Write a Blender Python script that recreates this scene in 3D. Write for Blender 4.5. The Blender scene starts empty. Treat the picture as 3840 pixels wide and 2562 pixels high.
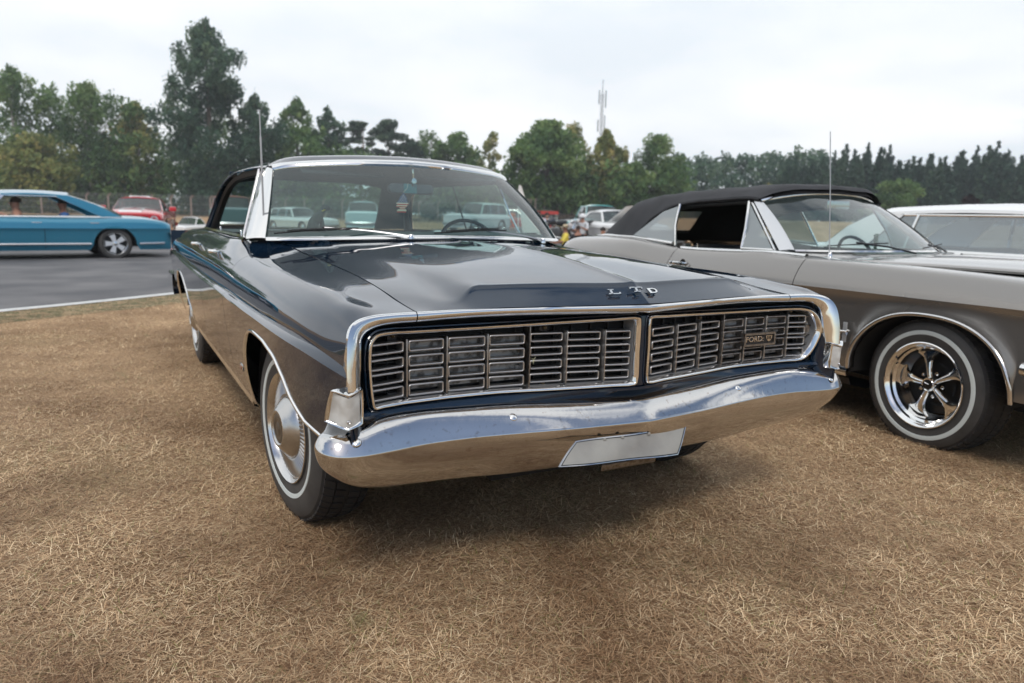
import bpy, bmesh, math, random
import numpy as np
from mathutils import Vector, Matrix
R = math.radians
sin, cos, pi = math.sin, math.cos, math.pi
random.seed(7); np.random.seed(7)
SC = bpy.context.scene
COL = SC.collection

# ------------------------------------------------------------------ camera
CAM = np.array([-1.38866, -2.55077, 1.09618])
RGT = np.array([0.87598039, -0.48181718, 0.02259554])
UPV = np.array([0.06367436, 0.16194586, 0.98474317])
FWD = np.array([0.47812544, 0.86117695, -0.1725408])
FPX = 2714.49
cd = bpy.data.cameras.new('camera'); cam = bpy.data.objects.new('camera', cd); COL.objects.link(cam)
cam.matrix_world = Matrix([[RGT[i], UPV[i], -FWD[i], CAM[i]] for i in range(3)] + [[0, 0, 0, 1]])
cd.sensor_width = 36.0; cd.lens = 36.0 * FPX / 3840.0
cd.clip_start = 0.05; cd.clip_end = 2000
cd.dof.use_dof = True; cd.dof.focus_distance = 2.15; cd.dof.aperture_fstop = 3.4
SC.camera = cam

# ------------------------------------------------------------------ world + sun
SUN_EL, SUN_AZ = R(48), R(205)      # azimuth clockwise from +Y
w = bpy.data.worlds.new('World'); SC.world = w; w.use_nodes = True
nt = w.node_tree; N = nt.nodes; L = nt.links; N.clear()
def wn(t, **k):
    n = N.new(t)
    for a, b in k.items(): setattr(n, a, b)
    return n
out = wn('ShaderNodeOutputWorld'); bg = wn('ShaderNodeBackground'); bg.inputs[1].default_value = 0.125
sky = wn('ShaderNodeTexSky', sky_type='NISHITA'); sky.sun_disc = False
sky.sun_elevation = SUN_EL; sky.sun_rotation = SUN_AZ; sky.air_density = 1.0; sky.dust_density = 1.0
tc = wn('ShaderNodeTexCoord'); sep = wn('ShaderNodeSeparateXYZ'); L.new(tc.outputs['Generated'], sep.inputs[0])
def M(op, a, b=None, c=None, clamp=False):
    n = wn('ShaderNodeMath', operation=op); n.use_clamp = clamp
    for i, v in enumerate((a, b, c)):
        if v is None: continue
        if isinstance(v, (int, float)): n.inputs[i].default_value = v
        else: L.new(v, n.inputs[i])
    return n.outputs[0]
zc = M('ADD', M('MAXIMUM', sep.outputs[2], 0.0), 0.16)
cx = M('DIVIDE', sep.outputs[0], zc); cy = M('DIVIDE', sep.outputs[1], zc)
cmb = wn('ShaderNodeCombineXYZ'); L.new(cx, cmb.inputs[0]); L.new(cy, cmb.inputs[1])
n1 = wn('ShaderNodeTexNoise'); n1.inputs['Scale'].default_value = 0.85; n1.inputs['Detail'].default_value = 6; n1.inputs['Roughness'].default_value = .55
n2 = wn('ShaderNodeTexNoise'); n2.inputs['Scale'].default_value = 0.75; n2.inputs['Detail'].default_value = 6; n2.inputs['Roughness'].default_value = .5
L.new(cmb.outputs[0], n1.inputs['Vector']); L.new(cmb.outputs[0], n2.inputs['Vector'])
# cloud cover: closed over the trees (+Y), broken towards -Y
thr = M('MULTIPLY_ADD', sep.outputs[1], 0.30, 0.0)      # higher -> more cover
cov = M('ADD', n1.outputs[0], thr)
cr = wn('ShaderNodeMapRange'); cr.interpolation_type = 'SMOOTHSTEP'
cr.inputs[1].default_value = 0.40; cr.inputs[2].default_value = 0.50; L.new(cov, cr.inputs[0])
ramp = wn('ShaderNodeValToRGB'); L.new(n2.outputs[0], ramp.inputs[0])
ramp.color_ramp.elements[0].position = .36; ramp.color_ramp.elements[0].color = (7.6, 8.15, 8.7, 1)
ramp.color_ramp.elements[1].position = .60; ramp.color_ramp.elements[1].color = (9.9, 10.0, 10.1, 1)
mix = wn('ShaderNodeMix', data_type='RGBA'); L.new(cr.outputs[0], mix.inputs[0])
L.new(sky.outputs[0], mix.inputs[6]); L.new(ramp.outputs[0], mix.inputs[7])
L.new(mix.outputs[2], bg.inputs[0]); L.new(bg.outputs[0], out.inputs[0])
sd = bpy.data.lights.new('sun', 'SUN'); sun = bpy.data.objects.new('sun', sd); COL.objects.link(sun)
sd.energy = 1.5; sd.angle = R(14); sd.color = (1, .96, .9)
sv = Vector((sin(SUN_AZ) * cos(SUN_EL), cos(SUN_AZ) * cos(SUN_EL), sin(SUN_EL)))
sun.rotation_euler = sv.to_track_quat('Z', 'Y').to_euler()
SC.view_settings.view_transform = 'Standard'; SC.view_settings.look = 'None'
SC.view_settings.exposure = 0.0; SC.view_settings.gamma = 1.0
SC.render.engine = 'CYCLES'
SC.cycles.use_denoising = True; SC.cycles.max_bounces = 10; SC.cycles.transparent_max_bounces = 16
SC.cycles.caustics_reflective = False; SC.cycles.caustics_refractive = False

# ------------------------------------------------------------------ material library
MATS = {}
def mat(name, col, rough=.5, metal=0., coat=0., spec=.5, noise=None, bump=None, alpha=None, trans=0., ior=1.5, emit=None, coatr=.03):
    if name in MATS: return MATS[name]
    m = bpy.data.materials.new(name); m.use_nodes = True; MATS[name] = m
    nt = m.node_tree; b = nt.nodes['Principled BSDF']
    b.inputs['Base Color'].default_value = (*col, 1); b.inputs['Roughness'].default_value = rough
    b.inputs['Metallic'].default_value = metal; b.inputs['Coat Weight'].default_value = coat
    b.inputs['Coat Roughness'].default_value = coatr
    b.inputs['Specular IOR Level'].default_value = spec; b.inputs['IOR'].default_value = ior
    b.inputs['Transmission Weight'].default_value = trans
    if emit: b.inputs['Emission Color'].default_value = (*emit, 1); b.inputs['Emission Strength'].default_value = 1
    tcn = nt.nodes.new('ShaderNodeTexCoord')
    if noise:   # (scale, colour2, lo, hi[, detail])
        n = nt.nodes.new('ShaderNodeTexNoise'); n.inputs['Scale'].default_value = noise[0]; n.inputs['Detail'].default_value = noise[4] if len(noise) > 4 else 6
        nt.links.new(tcn.outputs['Object'], n.inputs['Vector'])
        mr = nt.nodes.new('ShaderNodeMapRange'); mr.inputs[1].default_value = noise[2]; mr.inputs[2].default_value = noise[3]
        nt.links.new(n.outputs[0], mr.inputs[0])
        mx = nt.nodes.new('ShaderNodeMix'); mx.data_type = 'RGBA'
        mx.inputs[6].default_value = (*col, 1); mx.inputs[7].default_value = (*noise[1], 1)
        nt.links.new(mr.outputs[0], mx.inputs[0]); nt.links.new(mx.outputs[2], b.inputs['Base Color'])
    if bump:    # (scale, strength, distance)
        n = nt.nodes.new('ShaderNodeTexNoise'); n.inputs['Scale'].default_value = bump[0]; n.inputs['Detail'].default_value = 5
        nt.links.new(tcn.outputs['Object'], n.inputs['Vector'])
        bp = nt.nodes.new('ShaderNodeBump'); bp.inputs['Strength'].default_value = bump[1]; bp.inputs['Distance'].default_value = bump[2]
        nt.links.new(n.outputs[0], bp.inputs['Height']); nt.links.new(bp.outputs[0], b.inputs['Normal'])
    return m
def glass(name, tint, refl=1.0, rough=0.0, haze=0.0, hazecol=(.8, .85, .85)):
    if name in MATS: return MATS[name]
    m = bpy.data.materials.new(name); m.use_nodes = True; MATS[name] = m
    nt = m.node_tree; nt.nodes.clear(); n = nt.nodes.new; l = nt.links.new
    o = n('ShaderNodeOutputMaterial'); t = n('ShaderNodeBsdfTransparent'); g = n('ShaderNodeBsdfGlossy')
    t.inputs[0].default_value = (*tint, 1); g.inputs['Roughness'].default_value = rough
    ge = n('ShaderNodeNewGeometry'); dp = n('ShaderNodeVectorMath'); dp.operation = 'DOT_PRODUCT'; l(ge.outputs['Incoming'], dp.inputs[0]); l(ge.outputs['Normal'], dp.inputs[1])
    def mm(op, x, y=None):
        q = n('ShaderNodeMath'); q.operation = op; q.use_clamp = False
        for i_, v_ in enumerate((x, y)):
            if v_ is None: continue
            if isinstance(v_, (int, float)): q.inputs[i_].default_value = v_
            else: l(v_, q.inputs[i_])
        return q.outputs[0]
    f5 = mm('POWER', mm('SUBTRACT', 1.0, mm('ABSOLUTE', dp.outputs['Value'])), 5.0)
    fr = mm('MINIMUM', mm('MULTIPLY', mm('ADD', mm('MULTIPLY', f5, .92), .075), refl), 1.0)
    mx = n('ShaderNodeMixShader'); l(fr, mx.inputs[0])
    src = t.outputs[0]
    if haze:
        d = n('ShaderNodeBsdfDiffuse'); d.inputs[0].default_value = (*hazecol, 1)
        m2 = n('ShaderNodeMixShader'); m2.inputs[0].default_value = haze
        l(t.outputs[0], m2.inputs[1]); l(d.outputs[0], m2.inputs[2]); src = m2.outputs[0]
    l(src, mx.inputs[1]); l(g.outputs[0], mx.inputs[2]); l(mx.outputs[0], o.inputs[0])
    return m
NAVY = mat('navy_paint', (.005, .016, .034), rough=.03, coat=.28, spec=.5)
# fine specks of dust and a slight waviness in the old lacquer
def add_dust(m, col, scale=900, lo=.68, hi=.74, amt=.35, waves=.0006):
    nt = m.node_tree; b = nt.nodes['Principled BSDF']; tcn = nt.nodes.new('ShaderNodeTexCoord')
    n = nt.nodes.new('ShaderNodeTexNoise'); n.inputs['Scale'].default_value = scale; n.inputs['Detail'].default_value = 1
    nt.links.new(tcn.outputs['Object'], n.inputs['Vector'])
    n3 = nt.nodes.new('ShaderNodeTexNoise'); n3.inputs['Scale'].default_value = 6; n3.inputs['Detail'].default_value = 4
    nt.links.new(tcn.outputs['Object'], n3.inputs['Vector'])
    mr = nt.nodes.new('ShaderNodeMapRange'); mr.inputs[1].default_value = lo; mr.inputs[2].default_value = hi; mr.inputs[4].default_value = amt
    nt.links.new(n.outputs[0], mr.inputs[0])
    ml = nt.nodes.new('ShaderNodeMath'); ml.operation = 'MULTIPLY'; nt.links.new(mr.outputs[0], ml.inputs[0]); nt.links.new(n3.outputs[0], ml.inputs[1])
    mx = nt.nodes.new('ShaderNodeMix'); mx.data_type = 'RGBA'; mx.inputs[6].default_value = b.inputs['Base Color'].default_value; mx.inputs[7].default_value = (*col, 1)
    nt.links.new(ml.outputs[0], mx.inputs[0]); nt.links.new(mx.outputs[2], b.inputs['Base Color'])
    n4 = nt.nodes.new('ShaderNodeTexNoise'); n4.inputs['Scale'].default_value = 5; n4.inputs['Detail'].default_value = 2
    nt.links.new(tcn.outputs['Object'], n4.inputs['Vector'])
    bp = nt.nodes.new('ShaderNodeBump'); bp.inputs['Distance'].default_value = waves; bp.inputs['Strength'].default_value = 1
    nt.links.new(n4.outputs[0], bp.inputs['Height']); nt.links.new(bp.outputs[0], b.inputs['Coat Normal']); nt.links.new(bp.outputs[0], b.inputs['Normal'])
add_dust(NAVY, (.10, .10, .10))
CHROME = mat('chrome', (.78, .78, .77), rough=.06, metal=1.)
CHROMEB = mat('bumper_chrome', (.58, .575, .57), rough=.07, metal=1., noise=(60, (.42, .38, .34), .60, .80, 8), bump=(4.5, .5, .004))
ANT = mat('antenna_steel', (.46, .47, .48), rough=.5, metal=.5)
STEEL = mat('bright_steel', (.62, .61, .60), rough=.16, metal=1.)
DULL = mat('weathered_steel', (.30, .29, .28), rough=.38, metal=1., noise=(80, (.16, .13, .11), .45, .7))
ALU = mat('pitted_alloy', (.42, .42, .42), rough=.7, metal=.2, noise=(45, (.12, .11, .10), .46, .62, 10), bump=(90, .8, .002))
BLACK = mat('black_paint', (.006, .007, .008), rough=.5)
VOID = mat('dark_recess', (.0022, .0035, .0055), rough=.7)
RUB = mat('tyre_rubber', (.018, .017, .017), rough=.72, noise=(14, (.045, .040, .034), .45, .8), bump=(160, .4, .001))
RUBG = mat('tyre_sidewall', (.060, .057, .054), rough=.65, noise=(10, (.035, .033, .031), .4, .75))
WHITEW = mat('whitewall', (.60, .64, .62), rough=.6)
SEAL = mat('rubber_seal', (.012, .012, .013), rough=.55)
UNDER = mat('underbody', (.010, .009, .008), rough=.9)
TEAL = mat('teal_vinyl', (.018, .050, .055), rough=.45)
HEAD = mat('headliner', (.020, .026, .030), rough=.9)
GLS = glass('windshield_glass', (.70, .84, .81), 1.0, haze=.035, hazecol=(.55, .75, .72))
GLS2 = glass('side_glass', (.62, .75, .74), 1.0)
GLSC = glass('clear_lens', (.93, .95, .93), 1.0)
GLSD = glass('tinted_glass', (.30, .38, .38), 1.2)

# ------------------------------------------------------------------ mesh helpers
def tag(o, label=None, cat=None, group=None, kind=None):
    if label: o['label'] = label
    if cat: o['category'] = cat
    if group: o['group'] = group
    if kind: o['kind'] = kind
    return o
def empty(name, loc=(0, 0, 0), rz=0., label=None, cat=None, group=None):
    o = bpy.data.objects.new(name, None); COL.objects.link(o); o.location = loc; o.rotation_euler = (0, 0, rz)
    o.empty_display_size = .2
    return tag(o, label, cat, group)
def mk(name, V, F, m, parent=None, ang=40, smooth=True, mats=None, fm=None):
    me = bpy.data.meshes.new(name)
    me.from_pydata([tuple(map(float, v)) for v in V], [], F); me.validate()
    if mats:
        for q in mats: me.materials.append(q)
        if fm is not None and len(fm) == len(me.polygons): me.polygons.foreach_set('material_index', fm)
    else: me.materials.append(m)
    if smooth:
        me.polygons.foreach_set('use_smooth', [True] * len(me.polygons))
        if ang: me.set_sharp_from_angle(angle=R(ang))
    o = bpy.data.objects.new(name, me); COL.objects.link(o)
    if parent: o.parent = parent
    return o
class MB:
    def __init__(s): s.V = []; s.F = []
    def add(s, V, F):
        k = len(s.V); s.V += [tuple(map(float, v)) for v in V]; s.F += [tuple(i + k for i in f) for f in F]; return s
    def build(s, name, m, parent=None, **k): return mk(name, s.V, s.F, m, parent, **k)
def gridVF(P, flip=False, cu=False, cv=False):
    P = np.asarray(P, float); a, b = P.shape[:2]
    V = P.reshape(-1, 3).tolist(); F = []
    for i in range(a if cu else a - 1):
        for j in range(b if cv else b - 1):
            i2 = (i + 1) % a; j2 = (j + 1) % b
            q = (i * b + j, i2 * b + j, i2 * b + j2, i * b + j2)
            F.append(q[::-1] if flip else q)
    return V, F
def grid(name, P, m, parent=None, flip=False, cu=False, cv=False, **k):
    V, F = gridVF(P, flip, cu, cv); return mk(name, V, F, m, parent, **k)
def cr(P, n, closed=False):
    """centripetal Catmull-Rom through P, n samples per span"""
    P = np.asarray(P, float)
    if closed: P = np.vstack([P[-1], P, P[0], P[1]])
    else: P = np.vstack([2 * P[0] - P[1], P, 2 * P[-1] - P[-2]])
    out = []
    for i in range(1, len(P) - 2):
        p0, p1, p2, p3 = P[i - 1:i + 3]
        d = lambda a, b: max(np.linalg.norm(b - a) ** .5, 1e-4)
        t0 = 0; t1 = d(p0, p1); t2 = t1 + d(p1, p2); t3 = t2 + d(p2, p3)
        for k in range(n):
            t = t1 + (t2 - t1) * k / n
            A1 = (t1 - t) / (t1 - t0) * p0 + (t - t0) / (t1 - t0) * p1
            A2 = (t2 - t) / (t2 - t1) * p1 + (t - t1) / (t2 - t1) * p2
            A3 = (t3 - t) / (t3 - t2) * p2 + (t - t2) / (t3 - t2) * p3
            B1 = (t2 - t) / (t2 - t0) * A1 + (t - t0) / (t2 - t0) * A2
            B2 = (t3 - t) / (t3 - t1) * A2 + (t - t1) / (t3 - t1) * A3
            out.append((t2 - t) / (t2 - t1) * B1 + (t - t1) / (t2 - t1) * B2)
    if not closed: out.append(P[-2])
    return np.array(out)
def surf(rows, nu=4, nv=4):
    """rows[i][k] -> dense grid (rows along first axis), smooth both ways"""
    A = np.array([cr(r, nv) for r in rows])
    B = np.array([cr(A[:, j], nu) for j in range(A.shape[1])])
    return B.transpose(1, 0, 2)
def pchip(xs, ys):
    xs = np.asarray(xs, float); ys = np.asarray(ys, float); h = np.diff(xs); d = np.diff(ys) / h; n = len(xs)
    m = np.zeros(n); m[0] = d[0]; m[-1] = d[-1]
    for i in range(1, n - 1):
        if d[i - 1] * d[i] > 0:
            w1 = 2 * h[i] + h[i - 1]; w2 = h[i] + 2 * h[i - 1]; m[i] = (w1 + w2) / (w1 / d[i - 1] + w2 / d[i])
    def f(x):
        x = np.clip(x, xs[0], xs[-1]); i = np.clip(np.searchsorted(xs, x, side='right') - 1, 0, n - 2)
        t = (x - xs[i]) / h[i]
        return (2*t**3-3*t**2+1)*ys[i] + (t**3-2*t**2+t)*h[i]*m[i] + (-2*t**3+3*t**2)*ys[i+1] + (t**3-t**2)*h[i]*m[i+1]
    return f
def mirx(P): P = np.array(P, float); P[..., 0] *= -1; return P
def tubeVF(P, r, n=8, closed=False, cap=True):
    P = np.asarray(P, float); m = len(P); rr = r if hasattr(r, '__len__') else [r] * m
    T = np.gradient(P, axis=0)
    if closed: T = np.roll(P, -1, 0) - np.roll(P, 1, 0)
    T /= np.linalg.norm(T, axis=1)[:, None] + 1e-12
    u = np.cross(T[0], [0, 0, 1.]);
    if np.linalg.norm(u) < .1: u = np.cross(T[0], [0, 1., 0])
    u /= np.linalg.norm(u); G = []
    for i in range(m):
        u = u - T[i] * (u @ T[i]); u /= np.linalg.norm(u); v = np.cross(T[i], u)
        G.append([P[i] + rr[i] * (cos(2*pi*k/n) * u + sin(2*pi*k/n) * v) for k in range(n)])
    V, F = gridVF(G, cu=closed, cv=True)
    if cap and not closed: F += [tuple(range(n)), tuple((m-1)*n + k for k in range(n))[::-1]]
    return V, F
def tube(name, P, r, m, parent=None, n=8, closed=False, **k):
    V, F = tubeVF(P, r, n, closed); return mk(name, V, F, m, parent, **k)
def latheVF(prof, n=48, axis='x', loc=(0, 0, 0), s=1):
    """prof: (axial, radius)"""
    G = []
    for a, r in prof:
        row = []
        for k in range(n):
            t = 2 * pi * k / n
            if axis == 'x': row.append((loc[0] + s * a, loc[1] + r * cos(t), loc[2] + r * sin(t)))
            elif axis == 'y': row.append((loc[0] + r * cos(t), loc[1] + s * a, loc[2] + r * sin(t)))
            else: row.append((loc[0] + r * cos(t), loc[1] + r * sin(t), loc[2] + s * a))
        G.append(row)
    V, F = gridVF(G, cv=True)
    return V, F
def lathe(name, prof, m, parent=None, **k):
    kk = {q: k.pop(q) for q in ('n', 'axis', 'loc', 's') if q in k}
    V, F = latheVF(prof, **kk); return mk(name, V, F, m, parent, **k)
def boxVF(c, s, rot=None):
    c = np.array(c, float); s = np.array(s, float) / 2
    V = [np.array([x, y, z]) * s for x in (-1, 1) for y in (-1, 1) for z in (-1, 1)]
    if rot is not None: V = [np.array(rot) @ v for v in V]
    return [tuple(v + c) for v in V], [(0, 1, 3, 2), (4, 6, 7, 5), (0, 4, 5, 1), (2, 3, 7, 6), (0, 2, 6, 4), (1, 5, 7, 3)]
def box(name, c, s, m, parent=None, bev=0., rot=None):
    V, F = boxVF(c, s, rot)
    if bev:
        bm = bmesh.new(); vs = [bm.verts.new(v) for v in V]
        for f in F: bm.faces.new([vs[i] for i in f])
        bmesh.ops.bevel(bm, geom=list(bm.edges), offset=bev, segments=2, profile=.6, affect='EDGES')
        bmesh.ops.recalc_face_normals(bm, faces=list(bm.faces))
        me = bpy.data.meshes.new(name); bm.to_mesh(me); bm.free(); me.materials.append(m)
        me.polygons.foreach_set('use_smooth', [True] * len(me.polygons)); me.set_sharp_from_angle(angle=R(50))
        o = bpy.data.objects.new(name, me); COL.objects.link(o); o.parent = parent; return o
    return mk(name, V, F, m, parent, smooth=False)
def rotm(rx=0, ry=0, rz=0): return np.array(Matrix.Rotation(rz, 3, 'Z') @ Matrix.Rotation(ry, 3, 'Y') @ Matrix.Rotation(rx, 3, 'X'))
def ringVF(outer, inner, y0, y1):
    """flat frame: outer/inner loops (x,z), front y0, back y1 in local coords"""
    n = len(outer); V = [(x, y0, z) for x, z in outer] + [(x, y0, z) for x, z in inner] + [(x, y1, z) for x, z in outer] + [(x, y1, z) for x, z in inner]
    F = []
    for i in range(n):
        j = (i + 1) % n
        F += [(i, j, n + j, n + i), (2*n + i, 2*n + j, j, i), (n + i, n + j, 3*n + j, 3*n + i)]
    return V, F
def rrect(w, h, r, n=4, cx=0, cz=0):
    P = []
    for qx, qz, a0 in ((1, 1, 0), (-1, 1, 90), (-1, -1, 180), (1, -1, 270)):
        for k in range(n + 1):
            a = R(a0 + 90 * k / n); P.append((cx + qx * (w/2 - r) + r * cos(a), cz + qz * (h/2 - r) + r * sin(a)))
    return P
def text(name, s, size, m, parent, M4, ext=.002, bev=0.0004, font_shear=0):
    c = bpy.data.curves.new(name, 'FONT'); c.body = s; c.size = size; c.extrude = ext; c.bevel_depth = bev; c.align_x = 'CENTER'; c.align_y = 'CENTER'
    o = bpy.data.objects.new(name, c); COL.objects.link(o); bpy.context.view_layer.update()
    me = bpy.data.meshes.new_from_object(o); bpy.data.objects.remove(o)
    me.materials.clear(); me.materials.append(m)
    o = bpy.data.objects.new(name, me); COL.objects.link(o); o.parent = parent; o.matrix_local = M4
    return o

# ------------------------------------------------------------------ wheels
def tyre_prof(Rt, wd, rr):
    """(axial, radius) with axial 0 at the outer face, growing inwards"""
    return [(.012, rr), (.004, rr + .02), (0, rr + (Rt - rr) * .45), (.004, rr + (Rt - rr) * .72), (.014, Rt - .022), (.026, Rt - .008), (.04, Rt - .002),
            (wd * .5, Rt), (wd - .04, Rt - .002), (wd - .014, Rt - .022), (wd, rr + (Rt - rr) * .5), (wd - .01, rr)]
def make_tyre(parent, Rt, wd, rr, s, white=None, tread=True):
    """s: +1 -> outer face towards +x"""
    prof = [(-s * a, r) for a, r in tyre_prof(Rt, wd, rr)]
    V, F = latheVF(prof, n=72)
    n = 72; fm = [0 if (2 <= i // n <= 8) and not (i // n < 4) else 1 for i in range(len(F))]
    fm = [(0 if 4 <= i // n <= 8 else 1) for i in range(len(F))]
    t = mk('tyre', V, F, None, parent, mats=[RUB, RUBG], fm=fm, ang=60)
    if white:
        r0, r1 = white
        f = lambda r: -s * (np.interp(r, [rr + .02, rr + (Rt-rr)*.45, rr + (Rt-rr)*.72, Rt-.022], [.004, 0, .004, .014]) - .0025)
        lathe('whitewall', [(f(r0) + s * -.004, r0), (f(r0), r0 + .001), (f((r0 + r1)/2), (r0 + r1)/2), (f(r1), r1 - .001), (f(r1) + s * -.004, r1)], WHITEW, t, n=72)
    if tread:
        b = MB()
        nb = 64
        for k in range(nb):
            t0 = 2 * pi * k / nb
            for j, (xa, xb) in enumerate(((.020, .052), (.058, wd*.5 - .006), (wd*.5 + .006, wd - .058), (wd - .052, wd - .020))):
                off = (.35 if j % 2 else 0) * 2 * pi / nb
                P = []
                for rad in (Rt - .004, Rt + .0045):
                    for aa, ax in ((0, xa), (.76, xa), (.76, xb), (0, xb)):
                        rloc = rad - (.010 if (ax < .03 or ax > wd - .03) else 0)
                        tt = t0 + off + aa * 2 * pi / nb + (ax - xa) * .9
                        P.append((-s * ax, rloc * cos(tt), rloc * sin(tt)))
                b.add(P, [(4, 5, 6, 7), (0, 1, 5, 4), (1, 2, 6, 5), (2, 3, 7, 6), (3, 0, 4, 7)])
        o = b.build('tread_blocks', RUB, t, smooth=False); o['kind'] = 'stuff'
    return t
def wheel_root(parent, loc):
    w = empty('wheel', loc); w.parent = parent; return w
# ================================================================== MAIN CAR (faces -Y, origin under the front axle)
CARZ = 0.0
ltd = empty('parked_car', (0, 0, 0), 0, 'dark navy vintage sedan with full width chrome grille, parked nearest on the dry grass', 'car')

def seam_bits(name, P, m, parent): return grid(name, P, m, parent)

PLATE = [(-.265, -.915, .467), (.162, -.90, .462), (.09, -.945, .386), (-.353, -.965, .42)]
def build_ltd(root):
    # ---- front edge of hood/fenders in plan (follows the header trim)
    TO = [(0, -.882, .842), (.25, -.842, .842), (.45, -.808, .842), (.60, -.793, .842), (.70, -.791, .841), (.76, -.796, .841), (.83, -.805, .838),
          (.865, -.818, .830), (.885, -.832, .815), (.897, -.845, .79), (.903, -.855, .75), (.906, -.862, .70), (.905, -.866, .662)]
    # ---- hood
    def row(x, L): return [(x if len(p) == 2 else p[0], p[-2], p[-1]) for p in L]
    hood = [
        row(0, [(-.880, .846), (-.812, .893), (-.800, .9035), (-.785, .907), (-.6, .930), (-.4, .953), (-.1, .972), (.2, .977), (.46, .976)]),
        row(.03, [(-.876, .845), (-.806, .889), (-.795, .9000), (-.780, .903), (-.6, .926), (-.4, .949), (-.1, .968), (.2, .973), (.465, .974)]),
        row(.25, [(-.841, .844), (-.768, .889), (-.756, .900), (-.742, .903), (-.6, .921), (-.4, .941), (-.1, .957), (.2, .964), (.54, .968)]),
        row(.44, [(-.810, .844), (-.733, .887), (-.721, .8975), (-.706, .899), (-.6, .910), (-.4, .925), (-.1, .937), (.2, .943), (.68, .960)]),
        row(.497, [(-.802, .843), (-.726, .882), (-.712, .8935), (-.698, .895), (-.6, .901), (-.4, .915), (-.1, .927), (.185, .934), (.74, .957)]),
        row(.555, [(-.796, .842), (-.762, .853), (-.74, .860), (-.70, .867), (-.6, .880), (-.4, .899), (-.1, .916), (.17, .929), (.79, .955)]),
        row(.63, [(-.790, .842), (-.765, .848), (-.73, .855), (-.68, .863), (-.6, .872), (-.4, .889), (-.1, .905), (.2, .919), (.84, .953)]),
        row(.697, [(-.789, .841), (-.765, .842), (-.72, .846), (-.66, .852), (-.55, .866), (-.35, .886), (-.05, .903), (.3, .917), (.90, .951)])]
    for i in (3, 4):   # the dome corner pulls in towards the rear end of the ridge
        for k in range(4, 9):
            x, y, z = hood[i][k]; t = (k - 4) / 4; hood[i][k] = (x + .035 * t, y, z)
    P = surf(hood, 6, 6)
    F = np.concatenate([mirx(P[::-1])[:-1], P], 0)
    h = grid('hood', F, NAVY, root, flip=True, ang=50)
    # turned-down hood edge, gives the shut line a dark depth
    for s in (1, -1):
        e = P[-1].copy(); e2 = e - [0.0, 0, .03]; e2[:, 0] += .001
        G = np.array([e, e2]);
        if s < 0: G = mirx(G)
        grid('hood_edge', G, NAVY, h, flip=(s > 0))
    # letters on the dome face
    for ch, x, z, in (('L', -.092, .8785), ('T', -.018, .8800), ('D', .048, .8785)):
        y = np.interp(abs(x), [0, .25], [-.8435, -.8035])
        T = Matrix.Translation((x, y + .0018, z - .0030 + (.0045 if ch == 'T' else 0))) @ Matrix.Rotation(R(-9 if x < 0 else 9) * 1, 4, 'Z') @ Matrix.Rotation(R(37), 4, 'X') @ Matrix.Diagonal((1.75, 1, 1, 1))
        b = MB()
        def bar(x0, z0, x1, z1): V, Fq = boxVF(((x0+x1)/2, (z0+z1)/2, .002), (abs(x1-x0), abs(z1-z0), .006)); b.add(V, Fq)
        hgt = .021; t = .0042
        if ch == 'L': bar(-.007, 0-hgt/2, -.007+t, hgt/2); bar(-.010, hgt/2-.0028, .001, hgt/2); bar(-.011, -hgt/2, .012, -hgt/2+.0036); bar(.009, -hgt/2, .012, -hgt/2+.008)
        if ch == 'T': bar(-.002, -hgt/2, .002, hgt/2); bar(-.0125, hgt/2-.0036, .0125, hgt/2); bar(-.0125, hgt/2-.008, -.0100, hgt/2); bar(.0100, hgt/2-.008, .0125, hgt/2); bar(-.006, -hgt/2, .006, -hgt/2+.003)
        if ch == 'D':
            out = [(-.011, hgt/2), (.003, hgt/2), (.009, hgt/2-.004), (.011, 0), (.009, -hgt/2+.004), (.003, -hgt/2), (-.011, -hgt/2)]
            inn = [(-.005, hgt/2-.0036), (.002, hgt/2-.0036), (.0055, hgt/2-.006), (.0065, 0), (.0055, -hgt/2+.006), (.002, -hgt/2+.0036), (-.005, -hgt/2+.0036)]
            V, Fq = ringVF(out, inn, 0.005, -.001); b.add([(a, c, q) for a, q, c in V], Fq)
        o = b.build('letter', CHROME, h, smooth=False); o.matrix_local = T
        tag(o, 'chrome capital %s on the hood front' % ch)

    # ---- upper side net (fender, doors, quarter)
    YS = [-9, -.74, -.64, -.5, -.3, -.05, .25, .5, .73, 1.0, 1.3, 1.63, 2.0, 2.5, 3.0, 3.5, 4.0, 4.38]
    def R_(front, xs, zs): return [front] + [(x, y, z) for x, y, z in zip(xs, YS[1:], zs)]
    n = 17
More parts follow.
